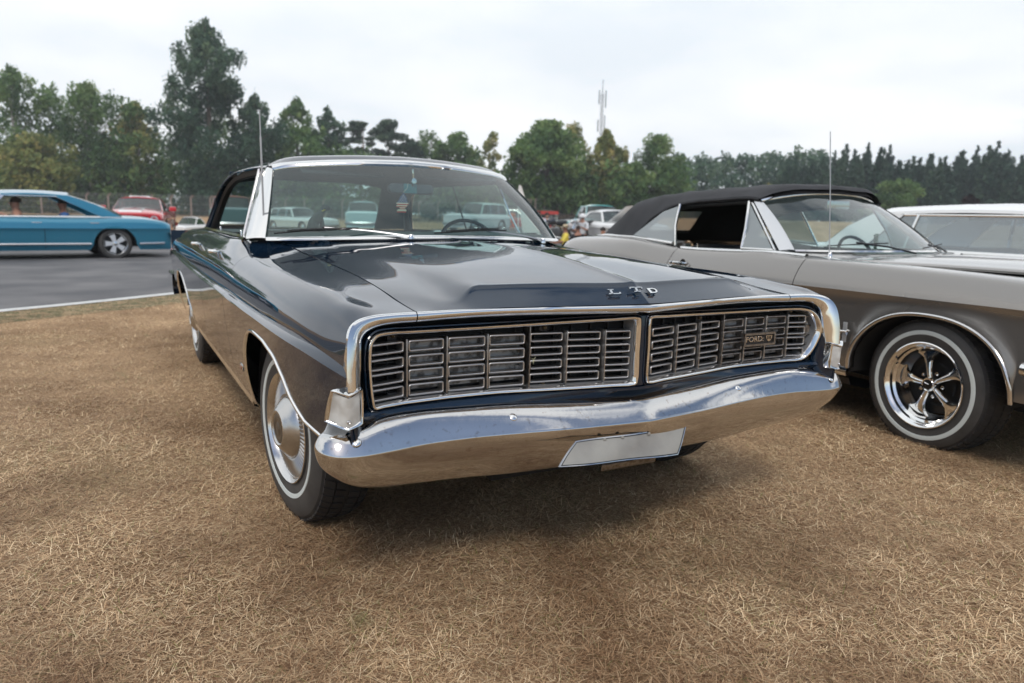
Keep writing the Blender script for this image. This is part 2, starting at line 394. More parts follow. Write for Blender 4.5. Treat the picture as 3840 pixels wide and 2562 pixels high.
    rows = [
     R_((.703, -.789, .841), [.703]*7 + [.703, .77, .795, .795, .795, .79, .76, .73, .71, .70], [.845, .8545, .8725, .890, .903, .915, .9245, .937, .957, .956, .954, .955, .957, .955, .945, .930, .915]),
     R_((.79, -.799, .840), [.79]*7 + [.79, .82, .84, .84, .84, .835, .82, .80, .79, .78], [.847, .8565, .8725, .886, .895, .903, .909, .918, .940, .942, .940, .940, .943, .943, .933, .918, .900]),
     R_((.852, -.811, .834), [.856, .862, .868, .872, .874, .876, .878, .880, .884, .886, .886, .886, .884, .880, .87, .86, .85], [.852, .860, .869, .876, .881, .885, .888, .893, .903, .906, .906, .906, .908, .910, .903, .888, .870]),
     R_((.882, -.828, .815), [.888, .896, .903, .908, .912, .914, .916, .918, .920, .921, .921, .921, .919, .915, .908, .90, .885], [.830, .838, .846, .852, .858, .862, .864, .868, .872, .874, .874, .874, .876, .878, .872, .858, .84]),
     R_((.897, -.843, .785), [.910, .920, .932, .940, .944, .946, .947, .948, .949, .950, .950, .950, .948, .945, .938, .928, .91], [.785, .796, .805, .812, .816, .818, .820, .822, .824, .825, .825, .825, .826, .828, .824, .812, .80]),
     R_((.901, -.850, .745), [.917, .929, .942, .951, .954, .956, .957, .957, .957, .957, .957, .957, .956, .954, .948, .938, .92], [.747, .758, .766, .772, .774, .774, .774, .775, .775, .775, .775, .776, .778, .782, .782, .775, .765]),
     R_((.902, -.855, .715), [.918, .930, .942, .952, .956, .957, .957, .957, .957, .957, .957, .957, .957, .955, .950, .940, .922], [.731, .740, .745, .747, .747, .745, .744, .744, .744, .743, .742, .744, .747, .753, .756, .752, .745])]
    crease = R_((.905, -.863, .694), [.936, .954, .972, .982, .985, .985, .985, .985, .985, .985, .985, .985, .985, .982, .975, .962, .94], [.712, .723, .731, .735, .736, .733, .730, .732, .732, .731, .731, .734, .740, .748, .752, .748, .74])
    NV = 5
    UP = surf(rows, 5, NV)
    LG = np.array([cr(rows[-1], NV), cr((np.array(rows[-1]) * .35 + np.array(crease) * .65 + [0, 0, .004]).tolist(), NV), cr(crease, NV)])
    CRZ = LG[-1]
    Xz = pchip([.2, .33, .4, .5, .6, .69, .735], [.885, .92, .940, .960, .973, .981, .985])
    def zbot(y):
        v = .325 + .03 * 0
        if abs(y) < .39 and y > 0: v = max(v, .33 + .35 * math.sqrt(max(0, 1 - (y / .39) ** 2)))
        if y <= 0:
            if y > -.86: v = max(v, float(np.interp(y, [-.87, -.76, -.68, -.56, -.46, -.40, -.31, -.17, -.08, 0], [.500, .498, .494, .510, .556, .606, .653, .677, .680, .680])))
            else: v = .5
        c = abs(y - 3.02)
        if c < .47: v = max(v, .33 + .325 * (max(0, 1 - (c / .47) ** 2.6)) ** .42)
        if y > 3.5: v = .33 + .06 * min(1, (y - 3.5) / .9)
        return v
    # dense ys on the crease; resample so arches are clean
    ys_dense = sorted(set([round(v, 4) for v in list(np.linspace(-.8625, -.40, 12)) + [.39 * sin(a) - 0 for a in np.linspace(-pi/2*.86, pi/2, 19)]
                + list(np.linspace(.39, 2.55, 20)) + [3.02 + .47 * sin(a) for a in np.linspace(-pi/2, pi/2, 25)] + list(np.linspace(3.49, 4.38, 8)) + [.728, .732, 1.628, 1.632, 2.508, 2.512]]))
    def cr_at(y):
        return np.array([np.interp(y, CRZ[:, 1], CRZ[:, 0]), y, np.interp(y, CRZ[:, 1], CRZ[:, 2])])
    def lower_panel(y0, y1):
        ys = [y for y in ys_dense if y0 - 1e-6 <= y <= y1 + 1e-6]
        if ys[0] > y0 + .004: ys = [y0] + ys
        if ys[-1] < y1 - .004: ys = ys + [y1]
        rws = []
        for t in (0, .012, .03, .07, .15, .28, .42, .58, .75, .9, 1.):
            r = []
            for y in ys:
                c = cr_at(y); zb = zbot(y); z = c[2] + (zb - c[2]) * t
                dx = Xz(.735) - c[0]
                x = Xz(min(z + (.735 - c[2]) * (1 - t), .735)) - dx
                r.append((x, y, z))
            rws.append(r)
        return np.array(rws)
    segs = [('front_fender', -9, .728), ('front_door', .732, 1.628), ('rear_door', 1.632, 2.508), ('quarter_panel', 2.512, 4.38)]
    for s in (1, -1):
        for nm, y0, y1 in segs:
            root_o = None
            def cut(G):
                # cut columns by y (columns share station index)
                yy = G[len(G)//2, :, 1]; lo = max(y0, yy[0]); hi = min(y1, yy[-1])
                cols = [lo] + [v for v in yy if lo + .004 < v < hi - .004] + [hi]
                if y0 < -1: # keep the curved front columns as they are
                    keep = [j for j in range(G.shape[1]) if yy[j] < hi - .004]
                    base = G[:, keep]
                    last = np.array([[np.interp(hi, G[i, :, 1], G[i, :, q]) for q in range(3)] for i in range(len(G))])
                    return np.concatenate([base, last[:, None]], 1)
                return np.array([[[np.interp(v, G[i, :, 1], G[i, :, q]) for q in range(3)] for v in cols] for i in range(len(G))])
            U = cut(UP); Lg = cut(LG); Lo = lower_panel(-.8625 if y0 < -1 else y0, y1)
            b = MB()
            for G, fl in ((U, True), (Lg, True), (Lo, True)):
                G = G if s > 0 else mirx(G)
                V, Fc = gridVF(G, flip=fl if s > 0 else not fl); b.add(V, Fc)
            # returned edges at the shut lines
            for j, d in ((0, 1), (-1, -1)):
                if (nm == 'front_fender' and j == 0) or (nm == 'quarter_panel' and j == -1): continue
                col = np.concatenate([U[:, j], Lg[1:, j], Lo[1:, j]], 0); c2 = col.copy(); c2[:, 0] -= .03; c2[:, 1] += .002 * 0
                G = np.array([col, c2]); G = G if s > 0 else mirx(G)
                V, Fc = gridVF(G, flip=(d > 0) == (s > 0)); b.add(V, Fc)
            fo = b.build(nm, NAVY, root, ang=38)
            if nm == 'front_fender' or nm == 'quarter_panel':
                # chrome moulding round the wheel arch
                if nm == 'front_fender': yy = [v for v in np.linspace(.39, -.80, 46)]
                else: yy = [3.02 + .47 * sin(a) for a in np.linspace(-pi/2, pi/2, 40)]
                if nm == 'front_fender': yy = [.39 * sin(a) for a in np.linspace(pi/2, 0, 16)] + list(np.linspace(-.03, -.80, 30))
                pp = []
                for y in yy:
                    c = cr_at(y); z = zbot(y); z = .33 if abs(y - .39) < 1e-6 else z
                    x = Xz(z) - (Xz(.735) - c[0]) * 1.0
                    pp.append(np.array([x, y, z]))
                pp = np.array(pp); Tn = np.gradient(pp, axis=0); Tn /= np.linalg.norm(Tn, axis=1)[:, None]
                G = []
                for i, p in enumerate(pp):
                    inn = np.cross(Tn[i], [1, 0, 0]); inn /= np.linalg.norm(inn)
                    if inn[2] > 0 and abs(Tn[i][1]) > .5: inn = -inn
                    c0 = np.array([0, 3.02, .33]) if nm == 'quarter_panel' else np.array([0, 0, .33])
                    if abs(Tn[i][1]) <= .5: inn = inn if inn[1] * (c0[1] - p[1]) > 0 else -inn
                    prof = [(-.030, .004), (-.004, .010), (.004, .011), (.007, .004), (.006, -.012)]
                    G.append([p + np.array([1, 0, 0]) * (pa) - inn * pb for pa, pb in [(-.006, -.004), (.002, -.0035), (.0045, -.001), (.0050, .003), (.0035, .007), (.000, .0085)]])
                G = np.array(G); G = G if s > 0 else mirx(G)
                grid('arch_moulding', G, CHROME, fo, flip=(s < 0), ang=60)
    # ---- rocker moulding, door handles, wheel wells, floor
    for s in (1, -1):
        P = []
        for y in np.linspace(.385, 2.57, 24):
            x = Xz(.33)
            P.append([(s * (x + a), y, .325 + b) for a, b in ((-.012, .030), (.004, .026), (.009, .012), (.006, -.002), (-.012, -.008))])
        grid('rocker_moulding', P, CHROME, root, flip=(s > 0))
        P = []
        for y in np.linspace(.42, 2.54, 6):
            P.append([(s * a, y, b) for a, b in ((.905, .322), (.87, .27), (.80, .245), (.5, .24))])
        grid('sill', P, BLACK, root, flip=(s > 0))
        for (yh, par) in ((1.37, 'front'), (2.21, 'rear')):
            dh = empty('door_handle', (s * .915, yh, .884)); dh.parent = root
            G = []
            for t in np.linspace(0, 1, 11):
                y = -.08 + .16 * t; e_ = (1 - abs(2*t - 1) ** 5); o_ = .022 + .016 * e_; hw = .004 + .008 * e_
                G.append([(s * (o_ + a), y, b) for a, b in ((-.014, hw * .8), (.006, hw), (.012, hw * .2), (.006, -hw * .8), (-.014, -hw * .6))])
            g_ = grid('handle_grip', G, CHROME, dh, cv=True, flip=(s > 0)); [MB().add(q_, [(0, 1, 2, 3, 4)]).build('grip_end', CHROME, dh, smooth=False) for q_ in (G[0], G[-1])]
            box('handle_foot', (s * .012, -.062, -.002), (.03, .022, .014), CHROME, dh, bev=.004); box('push_button', (s * .014, .068, -.002), (.034, .020, .016), CHROME, dh, bev=.005)
        # hub-side marker lamp just behind the front wheel
        bm_ = box('side_marker', (s * .957, .455, .470), (.006, .060, .026), STEEL, root, bev=.002)
        box('marker_lens', (s * .9605, .455, .470), (.003, .044, .013), mat('red_lens', (.25, .06, .04), .2, coat=.5), bm_, bev=.002)
        # inner wheel wells
        for yc, r in ((0, .40), (3.02, .40)):
            G = []
            for a in np.linspace(4, 148 if yc == 0 else 176, 20):
                G.append([(s * x, yc + (r + (.0 if x > .6 else 0)) * cos(R(a)) * 1.15, .33 + r * sin(R(a)) * .95) for x in (.895, .86, .60, .45)])
            grid('wheel_well', G, UNDER, root, flip=(s < 0))
            mk('wheel_well', [(s * .45, yc + .50 * cos(R(a)), .33 + .40 * sin(R(a))) for a in range(4, 177 if yc else 150, 16)], [tuple(range(11 if yc else 10))], UNDER, root)
    box('underbody', (0, 1.9, .40), (1.6, 5.2, .10), UNDER, root)
    box('engine_bay_floor', (0, -.10, .33), (.84, 1.2, .06), UNDER, root)
    box('radiator_core', (0, -.60, .62), (1.25, .05, .40), mat('radiator_core', (.012, .012, .012), .6), root)

    # ---- header trim (chrome surround) ----------------------------------------------------------------
    TI = [(0, -.872, .816), (.25, -.824, .816), (.45, -.790, .815), (.60, -.786, .815), (.70, -.789, .813), (.76, -.792, .812), (.81, -.798, .806),
          (.838, -.806, .794), (.850, -.812, .778), (.855, -.820, .755), (.858, -.825, .725), (.861, -.831, .69), (.865, -.838, .660)]
    def trim_rows(i0, i1):
        O = cr(TO, 4)[i0 * 4:i1 * 4 + 1]; I = cr(TI, 4)[i0 * 4:i1 * 4 + 1]
        up = np.array([np.interp(np.arange(len(O)) + i0 * 4, [0, 24, 34, 48], [0, 0, .004, .006]), ] * 1).T
        side = np.interp(np.arange(len(O)) + i0 * 4, [0, 24, 36, 48], [0, 0, 1, 1])
        back = []
        bO = O + np.stack([0 * side, .028 + 0 * side, -.002 * (1 - side)], 1)
        c1 = O + (I - O) * .12 + np.stack([.003 * side, -.004 + 0 * side, .003 * (1 - side)], 1)
        c2 = O + (I - O) * .30 + np.stack([0 * side, -.011 + 0 * side, 0 * side], 1)
        c3 = O + (I - O) * .62 + np.stack([0 * side, -.011 + 0 * side, 0 * side], 1)
        c4 = O + (I - O) * .92 + np.stack([0 * side, -.005 + 0 * side, 0 * side], 1)
        bI = I + np.stack([-.004 * side, .032 + 0 * side, -.004 * (1 - side)], 1)
        return np.array([bO, O, c1, c2, c3, c4, I, bI])
    A = trim_rows(0, 4); F = np.concatenate([mirx(A[:, ::-1])[:, :-1], A], 1)
    F[:, 0, 0] += .0015; F[:, -1, 0] -= .0015
    grid('hood_trim', F, STEEL if 0 else CHROME, root, flip=False, ang=60)
    for s in (1, -1):
        B = trim_rows(4, 12); B[:, 0, 0] += .0015; B = B if s > 0 else mirx(B)
        grid('header_moulding', B, CHROME, root, flip=(s < 0), ang=60)
        e = B[:, -1]; b2 = MB().add(e, [tuple(range(len(e)))]); b2.build('moulding_end', CHROME, root)
    # ---- dark recess behind the grille, valance under it ----------------------------------------------
    pl = lambda x: float(np.interp(abs(x), [0, .02, .25, .45, .6, .74, .80, .845, .9], [-.868, -.868, -.82, -.79, -.785, -.790, -.803, -.823, -.835]))
    xs = np.linspace(-.885, .885, 41)
    zc_ = lambda x, z: min(z, float(np.interp(abs(x), [0, .70, .80, .86, .885], [.828, .822, .815, .80, .78])))
    G = np.array([[(x, pl(x) + .075 - .03 * (abs(x) > .84), zc_(x, z)) for x in xs] for z in (.85, .80, .74, .68, .60, .575)])
    G[:, :, 1] += 0
    grid('grille_recess', G, VOID, root)
    G = np.array([[(x, pl(x) + y - .03 * (abs(x) > .84) * (y > .05), zc_(x, z)) for x in xs] for y, z in ((.075, .85), (.045, .85), (.02, .824))])
    grid('recess_top', G, VOID, root)
    xs = np.linspace(-.865, .865, 41)
    val = []
    top = lambda x: float(np.interp(abs(x), [0, .25, .43, .57, .8, .9], [-.835, -.808, -.795, -.793, -.795, -.79]))
    for k, (dy, z) in enumerate(((.072, .590), (.030, .592), (.008, .588), (.004, .580), (0, .568), (0, .552), (0, .535), (0, .50))):
        r = []
        for x in xs:
            w_ = [0, 0, 0, .12, .62, .95, 1, 1][k]
            r.append((x * (1.0 if k > 2 else 1.01), (pl(x) + dy) * (1 - w_) + (top(x) + .03 * (k > 6)) * w_, z))
        val.append(r)
    grid('valance', np.array(val), NAVY, root, flip=True)
    # ---- grille halves ---------------------------------------------------------------------------------
    for s in (1, -1):
        lab = 'grille half beside the small car' if 0 else None
        # frame loop in (x,z); runs clockwise from the top inner corner
        if True:
            loop = [(.024, .800), (.10, .799), (.25, .794), (.45, .788), (.60, .787), (.72, .787), (.78, .785), (.812, .776), (.832, .757), (.845, .728), (.848, .705), (.840, .675), (.828, .645),
                    (.808, .615), (.785, .603), (.70, .601), (.55, .601), (.40, .600), (.25, .598), (.10, .600), (.030, .601), (.022, .606), (.021, .70), (.021, .795)]
            if s < 0:
                loop = [(.024, .800), (.10, .799), (.25, .794), (.45, .788), (.60, .787), (.72, .788), (.78, .789), (.812, .785), (.828, .770), (.833, .74), (.834, .705), (.831, .66), (.826, .62),
                        (.820, .600), (.795, .599), (.70, .600), (.55, .601), (.40, .600), (.25, .598), (.10, .600), (.030, .601), (.022, .606), (.021, .70), (.021, .795)]
        lp = np.array([(x, 0, z) for x, z in loop])
        cen = lambda a: lp  # noqa
        D = cr(lp, 3, closed=True)
        nrm = np.roll(D, -1, 0) - np.roll(D, 1, 0); nrm = np.stack([-nrm[:, 2], 0 * nrm[:, 0], nrm[:, 0]], 1); nrm /= np.linalg.norm(nrm, axis=1)[:, None]
        if (nrm * (D - D.mean(0))).sum() < 0: nrm = -nrm
        G = []
        for dn, dy in ((.006, .012), (.006, .002), (.003, -.003), (-.001, -.003), (-.004, .000), (-.009, .016), (-.011, .050), (-.010, .066)):
            G.append([(s * (p[0] + dn * q[0]), pl(p[0]) + dy, p[2] + dn * q[2]) for p, q in zip(D, nrm)])
        fr = grid('grille_frame', G[:6], CHROME, root, cv=True, flip=(s > 0), ang=50)
        grid('frame_wall', G[5:], mat('grey_casting', (.26, .265, .27), .45, metal=.3), fr, cv=True, flip=(s > 0), ang=50)
        G2 = [[(s * (p[0] + dn * q[0]), pl(p[0]) + dy, p[2] + dn * q[2]) for p, q in zip(D, nrm)] for dn, dy in ((.0065, .013), (.010, .004), (.013, .006), (.013, .03))]
        grid('frame_lip', G2, NAVY, fr, cv=True, flip=(s > 0), ang=50)
        BAR = mat('grille_alloy', (.45, .445, .44), .34, metal=.95)
        # cells
        cols = [(.052, .160), (.170, .277), (.289, .395)]
        door = [(.407, .508), (.518, .612), (.622, .717)]
        if s < 0: cols = [(.015, .123), (.126, .232), (.242, .347)]; cols = [(.024+.008, .118), (.128, .236), (.246, .350)]; door = [(.368, .478), (.488, .600), (.612, .716)]
        rowsz = [(.736, .7625), (.6955, .722), (.656, .6835), (.6155, .6435)]
        cell_cache = {}
        def cell(x0, x1, z0, z1, m, parent, dy, open_out=False, tilt=0):
            w, hh = x1 - x0, z1 - z0; key = (round(w, 3), round(hh, 3), m.name, open_out)
            if key not in cell_cache:
                if not open_out:
                    lo = rrect(w, hh, .007, 3)
                else:   # long hairpin whose outer end runs into the frame
                    lo = rrect(w, hh, .007, 3)
                q = np.array([(a, 0, c) for a, c in lo]); qn = np.roll(q, -1, 0) - np.roll(q, 1, 0); qn = np.stack([-qn[:, 2], 0*qn[:, 0], qn[:, 0]], 1); qn /= np.linalg.norm(qn, axis=1)[:, None] + 1e-9
                if (qn * q).sum() < 0: qn = -qn
                GG = [[(p[0] + dn*e[0], yy, p[2] + dn*e[2]) for p, e in zip(q, qn)] for dn, yy in ((.0006, .030), (.0008, .002), (-.0004, -.0008), (-.0024, -.0016), (-.0044, -.0008), (-.0054, .002), (-.0054, .030))]
                V, Fc = gridVF(GG, cv=True, flip=True)
                me = bpy.data.meshes.new('grille_bar'); me.from_pydata(V, [], Fc); me.materials.append(m)
                me.polygons.foreach_set('use_smooth', [True] * len(me.polygons)); me.set_sharp_from_angle(angle=R(80)); cell_cache[key] = me
            o = bpy.data.objects.new('grille_bar', cell_cache[key]); COL.objects.link(o); o.parent = parent
            xc = (x0 + x1) / 2; sl = math.atan2(pl(x1) - pl(x0), x1 - x0)
            o.location = (s * xc, (pl(x0) + pl(x1)) / 2 + dy, (z0 + z1) / 2); o.rotation_euler = (0, 0, s * sl)
            return o
        for ci, (x0, x1) in enumerate(cols):
            for z0, z1 in rowsz: cell(x0, x1, z0, z1, BAR, root, .020)
        # headlamp door: plate, cells, pitted backing
        x0, x1 = door[0][0] - .008, door[-1][1] + .010
        dm = DULL
        hd = mk('headlamp_door', [(s * x0, pl(x0) + .066, .604), (s * x1, pl(x1) + .066, .604), (s * x1, pl(x1) + .066, .786), (s * x0, pl(x0) + .066, .786)], [(0, 1, 2, 3) if s > 0 else (3, 2, 1, 0)], VOID, root)
        back = []
        for i in range(len(door)):
            a, b_ = door[i]
            V, Fc = boxVF((s * (a + b_) / 2, (pl(a) + pl(b_)) / 2 + .046, .688), (b_ - a + .004, .008, .128)); back.append((V, Fc))
        bb = MB(); [bb.add(*q) for q in back]
        rng = random.Random(5)
        for i in range(26):
            xx = rng.uniform(x0 + .01, x1 - .01); bb.add(*boxVF((s * xx, pl(xx) + .041, rng.uniform(.64, .74)), (rng.uniform(.006, .03), .006, rng.uniform(.004, .012))))
        bb.build('door_backing', ALU, hd, smooth=False)
        for (a, b_) in door:
            for k, (z0, z1) in enumerate(rowsz):
                if s > 0 and a > .51 and k in (1, 2):   # behind the badge only the outer ends show
                    pass
                cell(a, b_, z0 - .003, z1 + .001, DULL if s > 0 else BAR, hd, .012)
        # outer cells, the outer ends run into the frame
        xo0, xo1 = (.727, .806) if s > 0 else (.726, .834)
        for z0, z1 in rowsz: cell(xo0, xo1, z0 - .003, z1, BAR, root, .014)
        if s > 0:   # blanking plate between the outer cells and the frame
            for k in range(5):
                z = .625 + .033 * k
                box('grille_rib', (.828, -.775, z), (.035, .03, .004), DULL, root, bev=.001)
            G = [[(.812 + .04 * t, -.79 + .05 * (1 - t) ** 2, z) for t in np.linspace(0, 1, 6)] for z in np.linspace(.612, .775, 8)]
            grid('end_reflector', G, DULL, root, flip=True)
        # upright bars between the cells and thin ribs far behind
        ups = [cols[0][1] + .004, cols[1][1] + .005, cols[2][1] + .006] + [door[0][1] + .005, door[1][1] + .005, door[2][1] + .006]
        if s < 0: ups = [c + .0 for c in ups]
        for k, x in enumerate(ups):
            z0, z1 = (.612, .768) if k != 2 else (.604, .786)
            box('grille_upright', (s * x, pl(x) + .026, (z0 + z1) / 2), (.0034, .040, z1 - z0), BAR if k != 2 else DULL, root, bev=.0008)
        rb = MB()
        for x in [.085, .14, .20, .255, .315, .375, .76, .80]:
            rb.add(*boxVF((s * x, pl(x) + .062, .695), (.003, .012, .19)))
        for z in (.62, .70, .775): rb.add(*boxVF((s * .42, -.735, z), (.80, .004, .004)))
        rb.build('rear_ribs', mat('dull_black_metal', (.035, .035, .036), .45, metal=.3), root, smooth=False)
        for x, z in ((.755, .775), (.755, .612), (.30, .776), (.30, .610)):
            lathe('screw_head', [(0, .0001), (-.003, .003), (0, .0055), (.004, .006)], mat('brassy_screw', (.25, .20, .13), .4, metal=1), root, n=12, axis='y', loc=(s * x, pl(x) + .028, z), s=1, ang=80)
            box('screw_tab', (s * x, pl(x) + .036, z), (.026, .004, .020), mat('dull_black_metal', (.035, .035, .036), .45), root, bev=.001)
    # centre divider shadow gap
    box('centre_post', (0, -.850, .70), (.026, .02, .215), NAVY, root, bev=.004)
    # badge on the headlamp door of the far half
    bd = empty('badge'); bd.parent = root; bd.location = (.572, -.790, .689); bd.rotation_euler = (0, 0, R(-1))
    V, Fc = ringVF(rrect(.148, .046, .004), rrect(.134, .032, .002), -.008, .012); mk('badge_frame', V, Fc, DULL, bd, ang=40)
    box('badge_plate', (0, .001, 0), (.136, .006, .034), mat('badge_pewter', (.055, .050, .046), .5, metal=.6, noise=(200, (.02, .02, .02), .4, .7)), bd)
    text('badge_word', 'FORD:', .026, STEEL, bd, Matrix.Translation((-.022, -.003, 0)) @ Matrix.Rotation(R(90), 4, 'X') @ Matrix.Diagonal((1.15, 1, 1, 1)), ext=.0012, bev=.0003)
    mk('badge_crest', [(x, -.0035, z) for x, z in ((.032, .011), (.062, .011), (.060, 0), (.054, -.007), (.047, -.011), (.040, -.007), (.034, 0))], [tuple(range(7))[::-1]], STEEL, bd, smooth=False)
    for k in range(3): box('crest_bar', (.040 + .007 * k, -.0042, .003), (.0022, .001, .012), BLACK, bd)

    # ---- front lamps at the corners -------------------------------------------------------------------
    for s in (1, -1):
        lp = empty('turn_lamp'); lp.parent = root
        # front face + wrapped side, (x,y,z) corners going round: inner-top, corner-top, side-top, side-bottom, corner-bottom, inner-bottom
        def pane(inset, out):
            zt, zb = .666 - inset, .578 + inset
            a = np.array([(.866 + inset, -.858 - out, zt + .000), (.905, -.872 - out, zt - .008), (.938 + out - inset * .3, -.850 - out * .3 + inset, zt + .002)])
            b_ = np.array([(.866 + inset, -.857 - out, zb - .002), (.908, -.868 - out, zb - .012), (.948 + out - inset * .3, -.822 - out * .3 + inset * 1.0, zb + .004)])
            return a, b_
        def ring(pts): return np.array([pts[0][0], pts[0][1], pts[0][2], pts[1][2], pts[1][1], pts[1][0]])
        loops = [ring(pane(-.001, -.03)), ring(pane(-.001, -.001)), ring(pane(.002, .006)), ring(pane(.0055, .006)), ring(pane(.0085, .000))]
        G = np.array([cr(l, 3, closed=True) for l in loops])
        # keep the corners fairly square by blending towards the straight polygon
        Gs = []
        for l in loops:
            m_ = []
            for i in range(6):
                for k in range(3): m_.append(l[i] + (l[(i + 1) % 6] - l[i]) * k / 3)
            Gs.append(m_)
        G = .25 * G + .75 * np.array(Gs)
        if s < 0: G = mirx(G)
        grid('lamp_bezel', G, CHROME, lp, cv=True, flip=(s < 0), ang=60)
        a, b_ = pane(.008, .001)
        A_ = cr(a, 6); B_ = cr(b_, 6)
        G = np.array([A_ + (B_ - A_) * t for t in np.linspace(0, 1, 9)]); G = G if s > 0 else mirx(G)
        lensm = mat('ribbed_clear_lens', (.55, .56, .54), .35, coat=.25, bump=None)
        if 'wave' not in lensm: 
            ntm = lensm.node_tree; wv = ntm.nodes.new('ShaderNodeTexWave'); wv.inputs['Scale'].default_value = 90; wv.bands_direction = 'Z'
            tcm = ntm.nodes.new('ShaderNodeTexCoord'); ntm.links.new(tcm.outputs['Object'], wv.inputs['Vector'])
            bp = ntm.nodes.new('ShaderNodeBump'); bp.inputs['Distance'].default_value = .00012; ntm.links.new(wv.outputs[0], bp.inputs['Height']); ntm.links.new(bp.outputs[0], ntm.nodes['Principled BSDF'].inputs['Normal']); lensm['wave'] = 1
            nn = ntm.nodes.new('ShaderNodeTexNoise'); nn.inputs['Scale'].default_value = 22; ntm.links.new(tcm.outputs['Object'], nn.inputs['Vector'])
            rp = ntm.nodes.new('ShaderNodeValToRGB'); rp.color_ramp.elements[0].color = (.46, .45, .42, 1); rp.color_ramp.elements[1].color = (.62, .63, .61, 1); rp.color_ramp.elements[0].position = .38; rp.color_ramp.elements[1].position = .62
            ntm.links.new(nn.outputs[0], rp.inputs[0]); ntm.links.new(rp.outputs[0], ntm.nodes['Principled BSDF'].inputs['Base Color'])
        grid('lens', G, lensm, lp, flip=(s > 0), ang=60)
        for z in (.652, .588):
            lathe('screw_head', [(0, .0001), (-.002, .003), (0, .005), (.004, .0055)], STEEL, lp, n=10, axis='y', loc=(s * .905, -.872, z), ang=80)
        # body behind and between lamp and bumper
        Gv = np.array([[(s * (x - (.735 - z) * .03 * (x > .88)), y, z) for x, y in ((.850, -.79), (.862, -.832), (.872, -.846), (.890, -.858), (.9045, -.8615))] for z in (.695, .66, .60, .56, .53, .49)])
        grid('corner_panel', Gv, NAVY, root, flip=(s > 0))

    # ---- bumper ---------------------------------------------------------------------------------------
    st = [ # rows: back-top, top edge, mid, above crest, crest, below crest, low, bottom, return
     [(0, -.74, .560), (0, -.862, .555), (0, -.890, .537), (0, -.915, .513), (0, -.925, .499), (0, -.927, .486), (0, -.912, .43), (0, -.868, .375), (0, -.82, .372)],
     [(.25, -.74, .565), (.25, -.832, .560), (.25, -.862, .541), (.25, -.888, .514), (.25, -.899, .499), (.25, -.900, .486), (.25, -.888, .43), (.25, -.848, .369), (.25, -.80, .366)],
     [(.43, -.74, .57), (.43, -.815, .566), (.43, -.842, .545), (.43, -.864, .515), (.43, -.873, .500), (.43, -.874, .488), (.43, -.862, .43), (.43, -.825, .367), (.43, -.79, .366)],
     [(.57, -.74, .572), (.57, -.812, .569), (.57, -.835, .548), (.57, -.854, .517), (.57, -.862, .502), (.57, -.862, .489), (.57, -.850, .43), (.57, -.800, .367), (.57, -.77, .366)],
     [(.70, -.74, .575), (.70, -.813, .572), (.70, -.835, .550), (.70, -.853, .519), (.70, -.861, .502), (.70, -.861, .488), (.70, -.848, .43), (.70, -.790, .369), (.70, -.76, .368)],
     [(.80, -.74, .573), (.80, -.816, .570), (.80, -.843, .549), (.80, -.862, .516), (.80, -.869, .498), (.80, -.868, .484), (.80, -.850, .43), (.80, -.782, .371), (.80, -.75, .370)],
     [(.86, -.74, .570), (.865, -.818, .560), (.873, -.850, .543), (.879, -.870, .515), (.881, -.876, .497), (.880, -.873, .481), (.872, -.848, .435), (.860, -.790, .386), (.85, -.75, .385)],
     [(.89, -.74, .566), (.910, -.815, .554), (.924, -.845, .541), (.931, -.862, .520), (.934, -.868, .500), (.932, -.864, .482), (.922, -.838, .443), (.902, -.795, .408), (.88, -.75, .405)],
     [(.91, -.74, .562), (.937, -.806, .552), (.953, -.827, .542), (.963, -.838, .526), (.967, -.842, .506), (.965, -.838, .487), (.955, -.815, .456), (.930, -.783, .431), (.90, -.74, .43)],
     [(.92, -.74, .560), (.946, -.790, .549), (.962, -.804, .541), (.972, -.806, .532), (.976, -.808, .513), (.974, -.805, .494), (.964, -.795, .470), (.942, -.775, .450), (.91, -.74, .445)],
     [(.92, -.73, .555), (.940, -.768, .542), (.953, -.778, .537), (.962, -.780, .530), (.965, -.781, .515), (.963, -.779, .500), (.956, -.772, .480), (.938, -.760, .465), (.91, -.73, .455)]]
    for q in st:
        c_ = np.array(q[4]); q[3] = tuple(c_ + .42 * (np.array(q[3]) - c_)); q[5] = tuple(c_ + .42 * (np.array(q[5]) - c_))
    G = surf([[st[j][i] for j in range(len(st))] for i in range(9)], 5, 6)
    F = np.concatenate([mirx(G[:, ::-1])[:, :-1], G], 1)
    bmp = grid('front_bumper', F, CHROMEB, root, flip=False, ang=60)
    for x, y, z, nx in ((-.885, -.8600, .5320, -.1), (-.432, -.8450, .5405, -.05), (.432, -.8450, .5405, .05), (.885, -.8600, .5320, .1)):
        o = lathe('bumper_bolt', [(.0045, .0001), (.0040, .006), (.0020, .0105), (-.001, .0125), (-.004, .0125)], CHROME, bmp, n=20, axis='z', ang=80)
        o.location = (x, y, z); o.scale = (1, 1, .62); o.rotation_euler = (R(44), R(12 if nx > .08 else (-12 if nx < -.08 else 0)), 0)
        o2 = lathe('bolt_shadow', [(-.0035, .0125), (-.004, .0138)], BLACK, o, n=20, axis='z')
    # ---- licence plate (blank) --------------------------------------------------------------------------
    pt = empty('licence_plate'); pt.parent = root
    TL, TR, BR, BL = [np.array(q) for q in PLATE]
    def plate_pt(u, v, o=0):
        p_ = (TL * (1-u) + TR * u) * (1 - v) + (BL * (1-u) + BR * u) * v
        bend = -.010 * sin(pi * u) * (1 - .4 * v) + .004 * sin(9 * u + 3 * v)
        return p_ + np.array([0, bend - o, 0])
    PW = mat('plate_white', (.30, .29, .262), .5, noise=(9, (.21, .20, .185), .42, .75), bump=(7, .6, .01))
